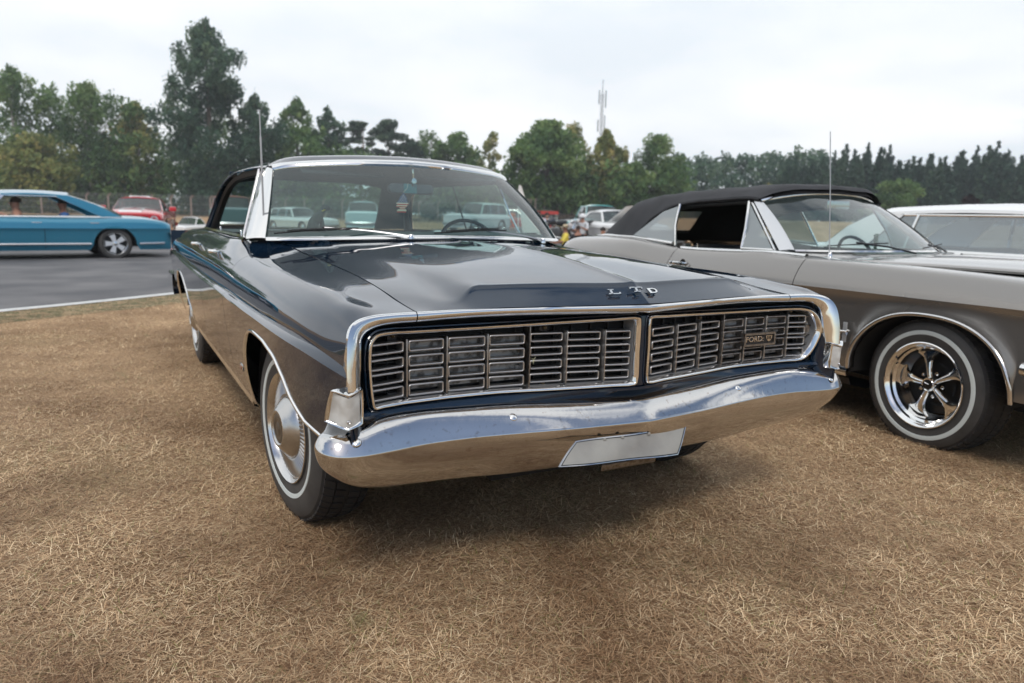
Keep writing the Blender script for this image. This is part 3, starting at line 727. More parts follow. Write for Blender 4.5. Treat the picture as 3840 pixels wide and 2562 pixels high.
    G = [[plate_pt(u, v) for u in np.linspace(0, 1, 17)] for v in np.linspace(0, 1, 5)]
    grid('plate_sheet', G, PW, pt); grid('plate_back', [[q + [0, .0025, 0] for q in r] for r in G], STEEL, pt, flip=True)
    def frame(nm, e0, e1, o, m):
        U = list(np.linspace(0, 1, 17)); k0, k1 = e0, e1; kv0, kv1 = e0 * 4.1, e1 * 4.1
        def loop(k, kv): return [plate_pt(k + (1-2*k) * u, kv, o) for u in U] + [plate_pt(1 - k, kv + (1-2*kv) * v, o) for v in (.33, .66)] + [plate_pt(k + (1-2*k) * u, 1 - kv, o) for u in U[::-1]] + [plate_pt(k, kv + (1-2*kv) * v, o) for v in (.66, .33)]
        grid(nm, [loop(k0, kv0), loop(k1, kv1)], m, pt, cv=True)
    frame('plate_border', 0, .008, .0012, STEEL); frame('plate_line', .010, .0165, .0010, BLACK)
    box('plate_bracket', (-.08, -.925, .378), (.20, .008, .022), DULL, pt, bev=.003, rot=rotm(R(20)))
    for u, v in ((.24, .09), (.38, .08), (.62, .10)):
        q = plate_pt(u, v, .003); lathe('plate_rivet', [(-.002, .0001), (-.0015, .004), (0, .006)], PW, pt, n=14, axis='y', loc=tuple(q))
    box('front_crossmember', (.10, -.70, .36), (.5, .16, .07), UNDER, root, bev=.02)

    # ---- wheels -----------------------------------------------------------------------------------------
    def whl(x, y, s):
        w_ = wheel_root(root, (x, y, .334))
        make_tyre(w_, .340, .205, .192, s, white=(.235, .252))
        if y < 1: w_.rotation_euler = (0, 0, R(7))
        # steel rim + full wheel cover
        lathe('rim', [(s * a, r) for a, r in ((-.16, .185), (-.06, .178), (-.02, .182), (-.004, .192), (.002, .196), (.0, .199), (-.012, .200))], STEEL, w_, n=72)
        ci_ = -.024
        cap = lathe('wheel_cover', [(s * a, r) for a, r in ((-.006, .186), (.004, .184), (.008, .178), (.004, .170), (-.004, .166))], STEEL, w_, n=72, ang=30); cap.location = (s * ci_, 0, 0); cap.scale = (1, 1.06, 1.06)
        # fluted ring: radial ribs
        nb = 60; G = []
        for k in range(nb * 4):
            a = 2 * pi * k / (nb * 4); up = (0, .004, .004, 0)[k % 4] if 1 else 0
            G.append([(s * (ax + up * f), r * cos(a), r * sin(a)) for ax, r, f in ((-.004, .177, 0), (.000, .170, 1), (.008, .140, 1), (.010, .112, 1), (.010, .106, 0))])
        grid('fluted_ring', G, mat('fluted_alloy', (.42, .41, .40), .30, metal=1), cap, cu=True, flip=(s < 0), ang=20)
        lathe('hub_dome', [(s * a, r) for a, r in ((.004, .108), (.010, .106), (.020, .101), (.036, .082), (.046, .070), (.050, .066), (.053, .062), (.053, .055), (.048, .050))], mat('brushed_hub', (.50, .495, .485), .27, metal=1), cap, n=64, ang=35)
        lathe('hub_badge', [(s * a, r) for a, r in ((.048, .050), (.050, .042), (.051, .034), (.049, .030), (.049, .022), (.051, .018), (.052, .0001))], mat('brushed_dark', (.20, .19, .18), .35, metal=1), cap, n=48, ang=35)
        return w_
    whl(-.885, 0, -1); whl(.885, 0, 1); whl(-.893, 3.02, -1); whl(.893, 3.02, 1)
    box('front_axle', (0, 0, .30), (1.5, .10, .08), UNDER, root); box('rear_axle', (0, 3.02, .32), (1.5, .12, .12), UNDER, root)

    # ---- cowl, vents ------------------------------------------------------------------------------------
    ry = lambda x: float(np.interp(abs(x), [0, .25, .44, .53, .59, .63, .697, .74], [.46, .54, .68, .74, .79, .84, .90, .95]))
    wy = lambda x: float(np.interp(abs(x), [0, .2, .4, .6, .70, .76, .80], [.60, .615, .665, .77, .85, .93, .99]))
    wz = lambda x: float(np.interp(abs(x), [0, .2, .4, .6, .70, .76, .80], [.990, .988, .983, .974, .967, .962, .958]))
    xs = np.linspace(-.765, .765, 41)
    hz = lambda x: float(np.interp(abs(x), [0, .25, .44, .53, .6, .697, .765], [.975, .967, .959, .956, .954, .951, .951]))
    G = [[(x, ry(x) + .004 + (wy(x) + .02 - ry(x)) * t, hz(x) - .008 + (wz(x) - hz(x) + .004) * t) for x in xs] for t in (0, .25, .5, .75, 1)]
    cw = grid('cowl', G, NAVY, root)
    for k in range(92):
        x = -.52 + 1.04 * k / 91 + .0
        if abs(x) > .52: continue
        if k == 0:
            V, Fc = boxVF((0, 0, 0), (.0055, .052, .006)); me = bpy.data.meshes.new('cowl_vent_slat'); me.from_pydata(V, [], Fc); me.materials.append(NAVY)
            V, Fc = boxVF((0, 0, 0), (.006, .050, .002)); me2 = bpy.data.meshes.new('vent_slot'); me2.from_pydata(V, [], Fc); me2.materials.append(VOID)
        y = ry(x) * .45 + wy(x) * .55 - .012; z = hz(x) * .45 + wz(x) * .55 - .0035
        for me_, dx, dz in ((me, 0, .001), (me2, .0056, .0005)):
            o = bpy.data.objects.new(me_.name, me_); COL.objects.link(o); o.parent = cw; o.location = (x + dx, y, z + dz); o.rotation_euler = (R(4), 0, R(18 if x < 0 else -18) * -1 + (R(30) * abs(x) * (1 if x > 0 else -1)))
    # antenna
    an = empty('antenna'); an.parent = root
    lathe('antenna_base', [(0, .024), (.006, .026), (.012, .020), (.022, .012), (.026, .008), (.034, .007)], CHROME, an, n=24, axis='z', loc=(-.757, .98, .937), ang=60)
    lathe('antenna_collar', [(.034, .0075), (.048, .0075), (.050, .0045)], SEAL, an, n=12, axis='z', loc=(-.757, .98, .937))
    tube('antenna_mast', [(-.757, .98, .985), (-.7585, .975, 1.26), (-.760, .970, 1.42)], .0045, ANT, an, n=8)
    tube('antenna_tip', [(-.760, .970, 1.42), (-.761, .968, 1.535)], .0028, ANT, an, n=8)
    return dict(wy=wy, wz=wz)
LT = build_ltd(ltd)
# ---------------------------------------------------------------- main car: greenhouse and cabin
def build_ltd_top(root):
    Bt = [(0, .600, .985), (.2, .615, .984), (.4, .66, .979), (.6, .745, .971), (.70, .80, .967), (.775, .875, .963)]
    Tp = [(0, 1.09, 1.336), (.2, 1.105, 1.331), (.38, 1.145, 1.322), (.55, 1.19, 1.308), (.62, 1.22, 1.298), (.66, 1.25, 1.288)]
    b = cr(Bt, 6); t = cr(Tp, 6)
    G = np.array([b + (t - b) * u + np.array([0, -.025, .012]) * sin(pi * u) for u in np.linspace(0, 1, 12)])
    F = np.concatenate([mirx(G[:, ::-1])[:, :-1], G], 1)
    grid('windshield', F, GLS, root, flip=False)
    # bright mouldings round the glass
    def strip(name, edge, offs, m, close=False):
        P = np.array([[p + np.array(o) for p in edge] for o in offs]); return grid(name, P, m, root, ang=50)
    be = np.concatenate([mirx(b[::-1])[:-1], b]); te = np.concatenate([mirx(t[::-1])[:-1], t])
    strip('glass_seal', be, [(0, .004, .006), (0, -.006, .004), (0, -.010, -.002)], SEAL)
    strip('windshield_moulding', be, [(0, -.006, .005), (0, -.012, .009), (0, -.024, .004), (0, -.030, -.006)], CHROME)
    strip('header_moulding', te, [(0, -.004, -.006), (0, -.006, .004), (0, .004, .016), (0, .020, .026), (0, .030, .026)], CHROME)
    FR = [(0, 1.13, 1.364), (.2, 1.145, 1.360), (.38, 1.182, 1.350), (.55, 1.225, 1.336), (.62, 1.255, 1.324), (.662, 1.285, 1.308)]
    RF = [(0, 1.19, 1.384), (.2, 1.205, 1.380), (.38, 1.245, 1.371), (.55, 1.30, 1.358), (.62, 1.34, 1.338), (.672, 1.37, 1.308)]
    ys = [1.5, 1.9, 2.4, 2.85, 3.15]; cz = [1.391, 1.395, 1.393, 1.380, 1.355]
    drop = [0, .005, .014, .032, .052, .088]; wx = [0, .2, .38, .55, .62, .672]
    rows = []
    for i in range(6):
        rows.append([FR[i], RF[i]] + [(wx[i] - (.01 if k > 2 else 0) * (i > 2), y, z - drop[i] * (1 + .15 * (k > 2))) for k, (y, z) in enumerate(zip(ys, cz))])
    P = surf(rows, 5, 5); F = np.concatenate([mirx(P[::-1])[:-1], P], 0)
    ROOFM = mat('navy_roof', (.0045, .012, .024), rough=.25, coat=1.)
    grid('roof', F, NAVY, root, flip=True)
    H = F.copy(); H[:, :, 2] -= .035; H[:, :, 0] *= .96
    grid('headliner', H, HEAD, root)
    for s in (1, -1):
        # A pillar: wide bright moulding beside the glass plus painted post behind
        g = G[:, -1]; gb = g.copy()
        u = np.linspace(0, 1, 12)[:, None]
        outer = np.array([(.842, .985, .957)]) * (1 - u) + np.array([(.672, 1.375, 1.306)]) * u + np.array([0.006, -.03, .0]) * np.sin(pi * u)
        mid = g * .52 + outer * .48 + np.array([.006, -.010, .006])
        m2 = g * .86 + outer * .14 + np.array([.002, -.012, .006])
        rows = np.array([g + [0, .004, -.002], g + [.000, -.010, .004], m2, mid, outer + [0, 0, .002], outer + [-.004, .02, -.002], outer + [-.03, .035, -.01]])
        R2 = rows if s > 0 else mirx(rows)
        grid('a_pillar', R2, CHROME, root, flip=(s > 0), ang=35)
        inn = np.array([outer + [-.03, .035, -.01], g + [-.02, .05, -.01], g + [0, .006, -.004]])
        grid('pillar_trim', inn if s > 0 else mirx(inn), HEAD, root, flip=(s > 0))
        # side drip moulding above the doors and down the rear pillar
        ed = [(.668, 1.33, 1.300), (.675, 1.55, 1.308), (.676, 1.9, 1.313), (.675, 2.25, 1.311), (.682, 2.6, 1.290), (.70, 2.84, 1.225), (.735, 2.98, 1.10), (.775, 3.07, .958)]
        e = cr(ed, 5)
        S = np.array([e + [-.012, 0, .014], e + [.000, 0, .012], e + [.008, 0, .003], e + [.004, 0, -.006], e + [-.02, 0, -.012]])
        grid('drip_rail', S if s > 0 else mirx(S), CHROME if 0 else NAVY, root, flip=(s > 0))
        S = np.array([e + [-.02, 0, -.012], e + [-.03, -.004, -.03], e + [-.055, -.004, -.035], e + [-.06, .02, .0]])
        grid('window_frame', S if s > 0 else mirx(S), SEAL, root, flip=(s > 0))
        # C pillar: from the opening's rear edge to the rear glass
        op = cr([(.674, 2.55, 1.304), (.684, 2.72, 1.275), (.700, 2.84, 1.225), (.735, 2.98, 1.10), (.778, 3.08, .955)], 4)
        tp = cr([(.655, 2.75, 1.315), (.645, 2.95, 1.312), (.655, 3.10, 1.26), (.700, 3.25, 1.11), (.748, 3.42, .95)], 4)
        gl = cr([(.60, 3.00, 1.335), (.585, 3.10, 1.325), (.60, 3.22, 1.26), (.64, 3.42, 1.11), (.67, 3.62, .945)], 4)
        C_ = surf(np.array([op, op * .4 + tp * .6 + [.004, 0, .004], tp, gl]), 4, 1)
        grid('c_pillar', C_ if s > 0 else mirx(C_), NAVY, root, flip=(s > 0))
        C2 = C_.copy(); C2[:, :, 0] -= .04; C2[:, :, 1] -= .02
        grid('pillar_lining', C2 if s > 0 else mirx(C2), HEAD, root, flip=(s < 0))
        # belt moulding, vent window
        e = cr([(.842, .99, .962), (.832, 1.15, .962), (.806, 1.3, .963), (.800, 1.63, .962), (.800, 2.5, .962), (.785, 3.07, .960)], 5)
        S = np.array([e + [-.02, 0, -.012], e + [-.012, 0, .004], e + [.006, 0, .004], e + [.012, 0, -.008]])
        grid('belt_moulding', S if s > 0 else mirx(S), CHROME, root, flip=(s > 0))
        tube('vent_frame', [(s * x, y, z) for x, y, z in ((.798, 1.30, .965), (.752, 1.37, 1.10), (.690, 1.43, 1.297))], .007, CHROME, root)
        mk('vent_glass', [(s * x, y, z) for x, y, z in ((.81, 1.05, .965), (.797, 1.30, .965), (.690, 1.43, 1.295), (.675, 1.38, 1.295))], [(0, 1, 2, 3)], GLS2, root)
        if s > 0:
            mk('side_glass', [(s * x, y, z) for x, y, z in ((.79, 1.32, .965), (.79, 2.2, .965), (.785, 3.06, .965), (.735, 2.96, 1.10), (.70, 2.8, 1.22), (.672, 2.5, 1.29), (.67, 1.45, 1.297))], [tuple(range(7))], GLS2, root)
        if s > 0: tube('glass_edge', [(s * .785, 2.03, .96), (s * .672, 2.06, 1.305)], .005, SEAL, root)
        # door cards
        G3 = [[(s * x, y, z) for y in (.98, 1.6, 2.2, 3.0)] for x, z in ((.78, .955), (.755, .94), (.74, .80), (.74, .45))]
        grid('door_card', G3, TEAL, root)
        for y in (1.55, 2.35): lathe('lock_button', [(0, .005), (.02, .005), (.024, .0035), (.026, .0001)], CHROME, root, n=8, axis='z', loc=(s * .772, y, .958))
    # rear glass
    gl = cr([(.585, 3.12, 1.318), (.60, 3.22, 1.26), (.64, 3.42, 1.11), (.67, 3.62, .945)], 3)
    G = np.array([[(p[0] * t_, p[1] + .05 * (1 - t_ * t_), p[2] + .008 * (1 - t_*t_)) for t_ in np.linspace(-1, 1, 15)] for p in gl])
    grid('rear_glass', G, GLS2, root)
    grid('rear_header', [[(p, 3.12 + .05 * (1 - (p/.6)**2), z) for p in np.linspace(-.6, .6, 9)] for z in (1.36, 1.31)], NAVY, root)
    # rear deck
    rows = []
    for x in (0, .25, .45, .60, .70):
        d = -.10 * x * x
        rows.append([(x, 3.62 if x < .5 else 3.60, .945 + d * .2), (x, 3.8, .950 + d), (x, 4.1, .945 + d), (x, 4.3, .93 + d), (x, 4.40, .88 + d)])
    P = surf(rows, 3, 3); F = np.concatenate([mirx(P[::-1])[:-1], P], 0)
    grid('boot_lid', F, NAVY, root, flip=True)
    G = [[(x, 4.385 + .02 * (1 - (x/.9)**2), z) for x in np.linspace(-.92, .92, 9)] for z in (.90, .74, .60, .42)]
    grid('tail_panel', G, NAVY, root)
    G = []
    for x in np.linspace(-.935, .935, 15):
        yb = 4.45 - .10 * (abs(x) > .9) * 1 - .05 * x * x
        G.append([(x, yb - .10, .56), (x, yb, .555), (x, yb + .03, .50), (x, yb + .02, .40), (x, yb - .06, .36)])
    grid('rear_bumper', G, CHROME, root, flip=True)
    for s in (1, -1):
        grid('bumper_end', [[(s * x, y, z) for x, z in ((.93, .56), (.955, .55), (.962, .52), (.955, .47), (.93, .45))] for y in (4.05, 4.15, 4.3, 4.40)], CHROME, root)
    # ---- cabin
    G = [[(x, y + .25 * (abs(x)/.75)**2 * (k < 2), z) for x in np.linspace(-.75, .75, 17)] for k, (y, z) in enumerate(((.64, .972), (.80, .992), (1.02, .998), (1.12, .985), (1.15, .95), (1.16, .80), (1.10, .5)))]
    grid('dashboard', G, mat('teal_dash', (.020, .042, .044), .6), root)
    box('cabin_floor', (0, 2.1, .42), (1.5, 2.6, .04), HEAD, root)
    def bench(y0, zt, nm):
        G = []
        prof = [(y0 - .52, .48), (y0 - .56, .56), (y0 - .50, .61), (y0 - .1, .60), (y0 + .02, .66), (y0 + .08, zt - .06), (y0 + .12, zt), (y0 + .18, zt + .005), (y0 + .23, zt - .03), (y0 + .22, .55)]
        pr_ = cr([(0, a, b) for a, b in prof], 3)
        for x in np.linspace(-.68, .68, 27):
            fl = .010 * abs(sin(x * 22))
            G.append([(x, p[1] - fl * (p[2] > .62), p[2] - .03 * (abs(x) > .66) - .008 * (abs(x) < .03)) for p in pr_])
        grid(nm, G, TEAL, root, flip=True, ang=70)
    bench(1.95, .915, 'front_seat'); bench(2.92, .90, 'rear_seat')
    G = [[(x, y, z) for x in (-.66, 0, .66)] for y, z in ((3.10, .925), (3.60, .935))]
    grid('parcel_shelf', G, TEAL, root)
    box('shelf_speaker', (.0, 3.3, .942), (.30, .14, .012), BLACK, root, bev=.004)
    # steering wheel
    st = empty('steering_wheel'); st.parent = root; st.location = (.475, 1.33, .895); st.rotation_euler = (R(-32 + 90), 0, 0)
    a = np.linspace(0, 2*pi, 49)[:-1]
    tube('wheel_rim', [(.19 * cos(q), .19 * sin(q), 0) for q in a], .011, mat('dark_bakelite', (.012, .02, .022), .25, coat=.5), st, closed=True, n=10)
    tube('wheel_spoke', [(-.18, 0, 0), (-.05, -.02, -.03), (.05, -.02, -.03), (.18, 0, 0)], .012, CHROME, st)
    lathe('horn_pad', [(-.04, .05), (-.01, .05), (.0, .035), (.002, .0001)], BLACK, st, n=24, axis='z')
    tube('steering_column', [(0, 0, -.03), (0, 0, -.4)], .03, BLACK, st)
    # mirror
    mr = empty('rear_view_mirror'); mr.parent = root; mr.location = (.032, 1.15, 1.218); mr.rotation_euler = (R(-6), 0, R(4))
    V, Fq = [], []
    lo = rrect(.262, .052, .022, 5)
    G = [[(x * k_, y, z * k_) for x, z in lo] for y, k_ in ((-.014, .85), (-.010, .97), (0, 1), (.012, 1))]
    o = grid('mirror_shell', G, mat('mirror_shell', (.03, .045, .06), .4, coat=.4), mr, cv=True, flip=True); MB().add(G[0], [tuple(range(len(lo)))[::-1]]).build('mirror_back', mat('mirror_shell', (.03, .045, .06)), mr)
    MB().add(G[3], [tuple(range(len(lo)))]).build('mirror_glass', CHROME, mr, smooth=False)
    box('mirror_badge', (-.012, -.016, .000), (.075, .003, .050), mat('cyan_card', (.01, .16, .20), .4), mr, bev=.003)
    tube('mirror_stem', [(0, -.012, .012), (.004, -.03, .035), (.0, -.03, .10)], .006, CHROME, mr)
    lathe('stem_boss', [(-.004, .0001), (-.003, .014), (.003, .017), (.008, .016)], CHROME, mr, n=20, axis='y', loc=(.002, -.035, .038))
    # sun visors
    for s in (-1, 1): box('sun_visor', (s * .33, 1.20, 1.300), (.42, .12, .012), HEAD, root, bev=.004, rot=rotm(R(25)))
    # wipers
    for (pv, el, bl) in (((-.190, .575, .984), (-.545, .735, 1.022), [(-.745, .815, .990), (-.62, .748, 1.005), (-.50, .695, 1.012), (-.34, .66, 1.016)]),
                         ((.585, .700, .966), (.170, .628, 1.022), [(-.06, .612, 1.004), (.07, .605, 1.012), (.20, .618, 1.020), (.34, .650, 1.018)])):
        wp = empty('wiper'); wp.parent = root
        pv = np.array(pv); el = np.array(el); mid = (pv * .55 + el * .45) + [0, -.012, .008]
        A_ = cr([pv + [0, -.006, .004], mid, el + [0, -.012, 0]], 5)
        G = [[p + [0, dy, dz] for dy, dz in ((-.008, -.003), (-.005, .004), (.005, .004), (.008, -.003))] for p in A_]
        for i, gg in enumerate(G):
            k_ = 1.0 - .6 * i / (len(G) - 1); G[i] = [A_[i] + (np.array(q) - A_[i]) * k_ for q in gg]
        grid('wiper_arm', G, mat('satin_wiper', (.45, .45, .46), .4, metal=1), wp, cv=True, ang=30)
        lathe('wiper_pivot', [(-.012, .016), (.006, .015), (.014, .010), (.016, .0001)], CHROME, wp, n=20, axis='z', loc=tuple(pv))
        tube('wiper_blade', cr(bl, 5), .0038, BLACK, wp, n=6)
        fr = cr([np.array(q) + [0, -.010, .007] for q in bl], 5); tube('blade_bridge', fr[2:-2], .003, BLACK, wp, n=6)
        tube('blade_clip', [el + [0, -.012, 0], el + [0, -.006, -.004]], .006, BLACK, wp, n=6)
build_ltd_top(ltd)

# ---------------------------------------------------------------- things inside the main car
def freshener():
    r = empty('air_freshener', (-.045, 1.06, 1.094), R(-14), 'tree shaped card with stars and stripes, hanging from the rear view mirror', 'air freshener')
    blue = mat('card_blue', (.02, .06, .20), .7); red = mat('card_red', (.45, .03, .03), .7); cream = mat('card_cream', (.62, .55, .42), .7)
    def tri(n, pts, m, y=-.0015):
        V = [(x, y, z) for x, z in pts] + [(x, .0015, z) for x, z in pts]; k = len(pts)
        F = [tuple(range(k))[::-1], tuple(range(k, 2*k))] + [(i, (i+1) % k, k + (i+1) % k, k + i) for i in range(k)]
        return mk(n, V, F, m, r, smooth=False)
    tri('blue_top', [(0, .102), (-.008, .086), (-.012, .086), (-.022, .070), (-.018, .070), (-.034, .050), (.024, .050), (.016, .070), (.020, .070), (.010, .086)], blue)
    bands = [(.050, .044, -.036, .026, cream), (.044, .038, -.032, .024, red), (.038, .0325, -.035, .020, cream), (.0325, .027, -.036, .016, red), (.027, .022, -.020, .010, cream), (.022, .017, -.018, .008, red), (.017, .012, -.030, .014, cream), (.012, .007, -.034, .016, cream), (.007, .0, -.033, .013, red)]
    for z1, z0, a, b, m in bands: tri('stripe', [(a, z0), (b, z0), (b, z1), (a, z1)], m)
    for z, xs in ((.056, (-.022, -.010, .002, .014)), (.064, (-.016, -.004, .008)), (.072, (-.010, .002, .012)), (.080, (-.005, .005)), (.088, (0,))):
        for x in xs: box('star', (x, -.0022, z), (.004, .001, .004), cream, r)
    tube('string', [(0, 0, .102), (.02, 0, .125), (.028, .04, .15)], .0008, cream, r, n=5)
freshener()
def skin_body(name, pts, edges, rad, m, parent=None, sub=2, rootv=0):
    me = bpy.data.meshes.new(name); me.from_pydata([tuple(p) for p in pts], edges, []); me.materials.append(m)
    o = bpy.data.objects.new(name, me); COL.objects.link(o); o.parent = parent
    sm = o.modifiers.new('skin', 'SKIN'); sm.use_smooth_shade = True
    for i, r in enumerate(rad):
        v = me.skin_vertices[0].data[i]; v.radius = (r, r) if not hasattr(r, '__len__') else r; v.use_root = (i == rootv)
    ss = o.modifiers.new('sub', 'SUBSURF'); ss.levels = sub; ss.render_levels = sub
    return o
def dog():
    m = mat('plush_grey', (.035, .05, .05), .9, bump=(220, 1, .002))
    r = empty('toy_dog', (-.515, .985, .992), R(5), 'small dark toy dog with yellow collar sitting on the dashboard', 'toy dog')
    P = [(-.018, 0, .035), (.0, 0, .062), (.022, 0, .088), (.034, 0, .108), (.040, 0, .122), (.056, 0, .118), (.072, 0, .108), (-.030, 0, .012), (-.050, 0, .006),
         (.024, -.012, .070), (.030, -.013, .035), (.034, -.013, .004), (.046, -.013, .003), (.024, .012, .070), (.030, .013, .035), (.034, .013, .004), (.046, .013, .003),
         (-.006, -.022, .018), (.018, -.026, .008), (.034, -.026, .004), (-.006, .022, .018), (.018, .026, .008), (.034, .026, .004), (.044, -.012, .127), (.040, -.020, .108), (.044, .012, .127), (.040, .020, .108)]
    E = [(0, 1), (1, 2), (2, 3), (3, 4), (4, 5), (5, 6), (0, 7), (7, 8), (1, 9), (9, 10), (10, 11), (11, 12), (1, 13), (13, 14), (14, 15), (15, 16), (0, 17), (17, 18), (18, 19), (0, 20), (20, 21), (21, 22), (4, 23), (23, 24), (4, 25), (25, 26)]
    rad = [.030, .024, .018, .013, .018, .013, .009, .022, .006, .008, .007, .008, .006, .008, .007, .008, .006, .014, .011, .007, .014, .011, .007, .007, .006, .007, .006]
    skin_body('dog_body', P, E, rad, m, r, 2)
    tube('collar', [(.033 + .0145 * cos(a), .0145 * sin(a), .104 + .006 * cos(a)) for a in np.linspace(0, 2*pi, 17)[:-1]], .003, mat('yellow_collar', (.4, .33, .03), .6), r, closed=True, n=6)
    box('muzzle_tip', (.079, 0, .109), (.006, .010, .007), BLACK, r, bev=.002)
dog()

def straw_bit():
    r = empty('straw_wisp', (-.352, -.812, .690), 0, 'tiny pale wisp of dried straw caught on the grille bars', 'straw')
    r.scale = (.6, .6, .6)
    m = mat('pale_straw', (.55, .55, .36), .7)
    for a in ((-.012, .010), (.011, .014), (-.002, -.020), (.012, -.008), (-.010, -.012)): tube('stalk', [(0, 0, 0), (a[0] * .5, -.004, a[1] * .6), (a[0], -.001, a[1])], [.0016, .0012, .0006], m, r, n=5)
straw_bit()
# ================================================================== GROUND
def ground_h(x, y):
    x = np.asarray(x, float); y = np.asarray(y, float)
    d = (x - CAM[0]) * .4856 + (y - CAM[1]) * .8742; l = (x - CAM[0]) * .8742 - (y - CAM[1]) * .4856
    sm = lambda t: np.clip(t, 0, 1) ** 2 * (3 - 2 * np.clip(t, 0, 1))
    bank = 1.15 * sm((d - 78) / 14) * sm((l - (-4)) / 10)
    dip = -.95 * np.exp(-(((d - 47) / 15) ** 2 + ((l + 24) / 11) ** 2) ** 2)
    return bank + dip
def make_ground():
    rr = np.concatenate([np.linspace(0, 12, 13), np.linspace(14, 120, 54), [140, 170, 220, 300, 430]])
    na = 120; P = []
    for r in rr:
        a = np.linspace(0, 2*pi, na + 1)[:-1]; x = CAM[0] + r * np.cos(a); y = CAM[1] + r * np.sin(a)
        P.append(np.stack([x, y, ground_h(x, y)], 1))
    m = bpy.data.materials.new('dry_grass_ground'); m.use_nodes = True; nt = m.node_tree; b = nt.nodes['Principled BSDF']; b.inputs['Roughness'].default_value = .95; b.inputs['Specular IOR Level'].default_value = .1
    tcn = nt.nodes.new('ShaderNodeTexCoord')
    def noi(s, d=6, r=.6):
        n = nt.nodes.new('ShaderNodeTexNoise'); n.inputs['Scale'].default_value = s; n.inputs['Detail'].default_value = d; n.inputs['Roughness'].default_value = r
        nt.links.new(tcn.outputs['Object'], n.inputs['Vector']); return n.outputs[0]
    def ramp(src, e):
        r = nt.nodes.new('ShaderNodeValToRGB'); nt.links.new(src, r.inputs[0])
        while len(r.color_ramp.elements) < len(e): r.color_ramp.elements.new(.5)
        for q, (p, c) in zip(r.color_ramp.elements, e): q.position = p; q.color = (*c, 1)
        return r.outputs[0]
    fine = ramp(noi(60, 8, .75), [(.30, (.16, .097, .056)), (.48, (.41, .285, .180)), (.66, (.66, .51, .34))])
    big = ramp(noi(1.1, 5), [(.36, (.62, .55, .47)), (.62, (1.15, 1.10, 1.02))])
    mx = nt.nodes.new('ShaderNodeMix'); mx.data_type = 'RGBA'; mx.blend_type = 'MULTIPLY'; mx.inputs[0].default_value = 1
    nt.links.new(fine, mx.inputs[6]); nt.links.new(big, mx.inputs[7])
    g = nt.nodes.new('ShaderNodeMapRange'); nt.links.new(noi(.55, 4), g.inputs[0]); g.inputs[1].default_value = .56; g.inputs[2].default_value = .72; g.inputs[4].default_value = .5
    mg = nt.nodes.new('ShaderNodeMix'); mg.data_type = 'RGBA'; nt.links.new(g.outputs[0], mg.inputs[0]); nt.links.new(mx.outputs[2], mg.inputs[6]); mg.inputs[7].default_value = (.13, .14, .055, 1)
    nt.links.new(mg.outputs[2], b.inputs['Base Color'])
    bp = nt.nodes.new('ShaderNodeBump'); bp.inputs['Distance'].default_value = .012; nt.links.new(noi(45, 8, .8), bp.inputs['Height']); nt.links.new(bp.outputs[0], b.inputs['Normal'])
    V, F = gridVF(P, cv=True, flip=True)
    o = mk('ground', V, F, m, ang=None); tag(o, 'dry trampled grass field', None, None, 'structure')
    return o
make_ground()
# edge of the track: (x, y) points of its near border
EDGE = [(-60, -6.0), (-30, -1.2), (-14, 1.6), (-8, 3.4), (-4.6, 4.95), (-2.411, 6.341), (-1.721, 6.78), (-.601, 7.60), (1.6, 9.3), (6, 12.8), (14, 19.5), (30, 33), (48, 50)]
def road():
    e = cr([(x, y, 0) for x, y in EDGE], 8)[:, :2]
    T = np.gradient(e, axis=0); T /= np.linalg.norm(T, axis=1)[:, None]; Nn = np.stack([-T[:, 1], T[:, 0]], 1)
    W_ = 15.5
    P = np.array([[(*(p + n * t), float(ground_h(*(p + n * t))) + .006) for t in np.linspace(0, W_, 14)] for p, n in zip(e, Nn)])
    m = mat('asphalt', (.085, .085, .090), .8, noise=(.9, (.165, .160, .160), .36, .66, 12), bump=(350, .6, .003))
    o = grid('road', P, m, flip=True); tag(o, 'grey asphalt race track', None, None, 'structure')
    P = np.array([[(*(p + n * t), float(ground_h(*(p + n * t))) + .011) for t in (-.03, .15)] for p, n in zip(e, Nn)])
    o = grid('edge_line', P, mat('road_white', (.62, .62, .60), .7, noise=(9, (.42, .42, .40), .45, .8)), flip=True); tag(o, 'white painted edge line of the track', None, None, 'structure')
    # greenish strip of grass along the track
    P = np.array([[(*(p + n * t), float(ground_h(*(p + n * t))) + z) for t, z in ((-.75, .0035), (-.4, .004), (-.02, .004))] for p, n in zip(e, Nn)])
    m = mat('green_verge', (.13, .13, .055), .95, noise=(7, (.33, .24, .13), .42, .62, 8), bump=(60, 1, .02))
    o = grid('verge', P, m, flip=True); tag(o, 'strip of greener grass beside the track', None, None, 'structure')
    return e, Nn
RE, RN = road()
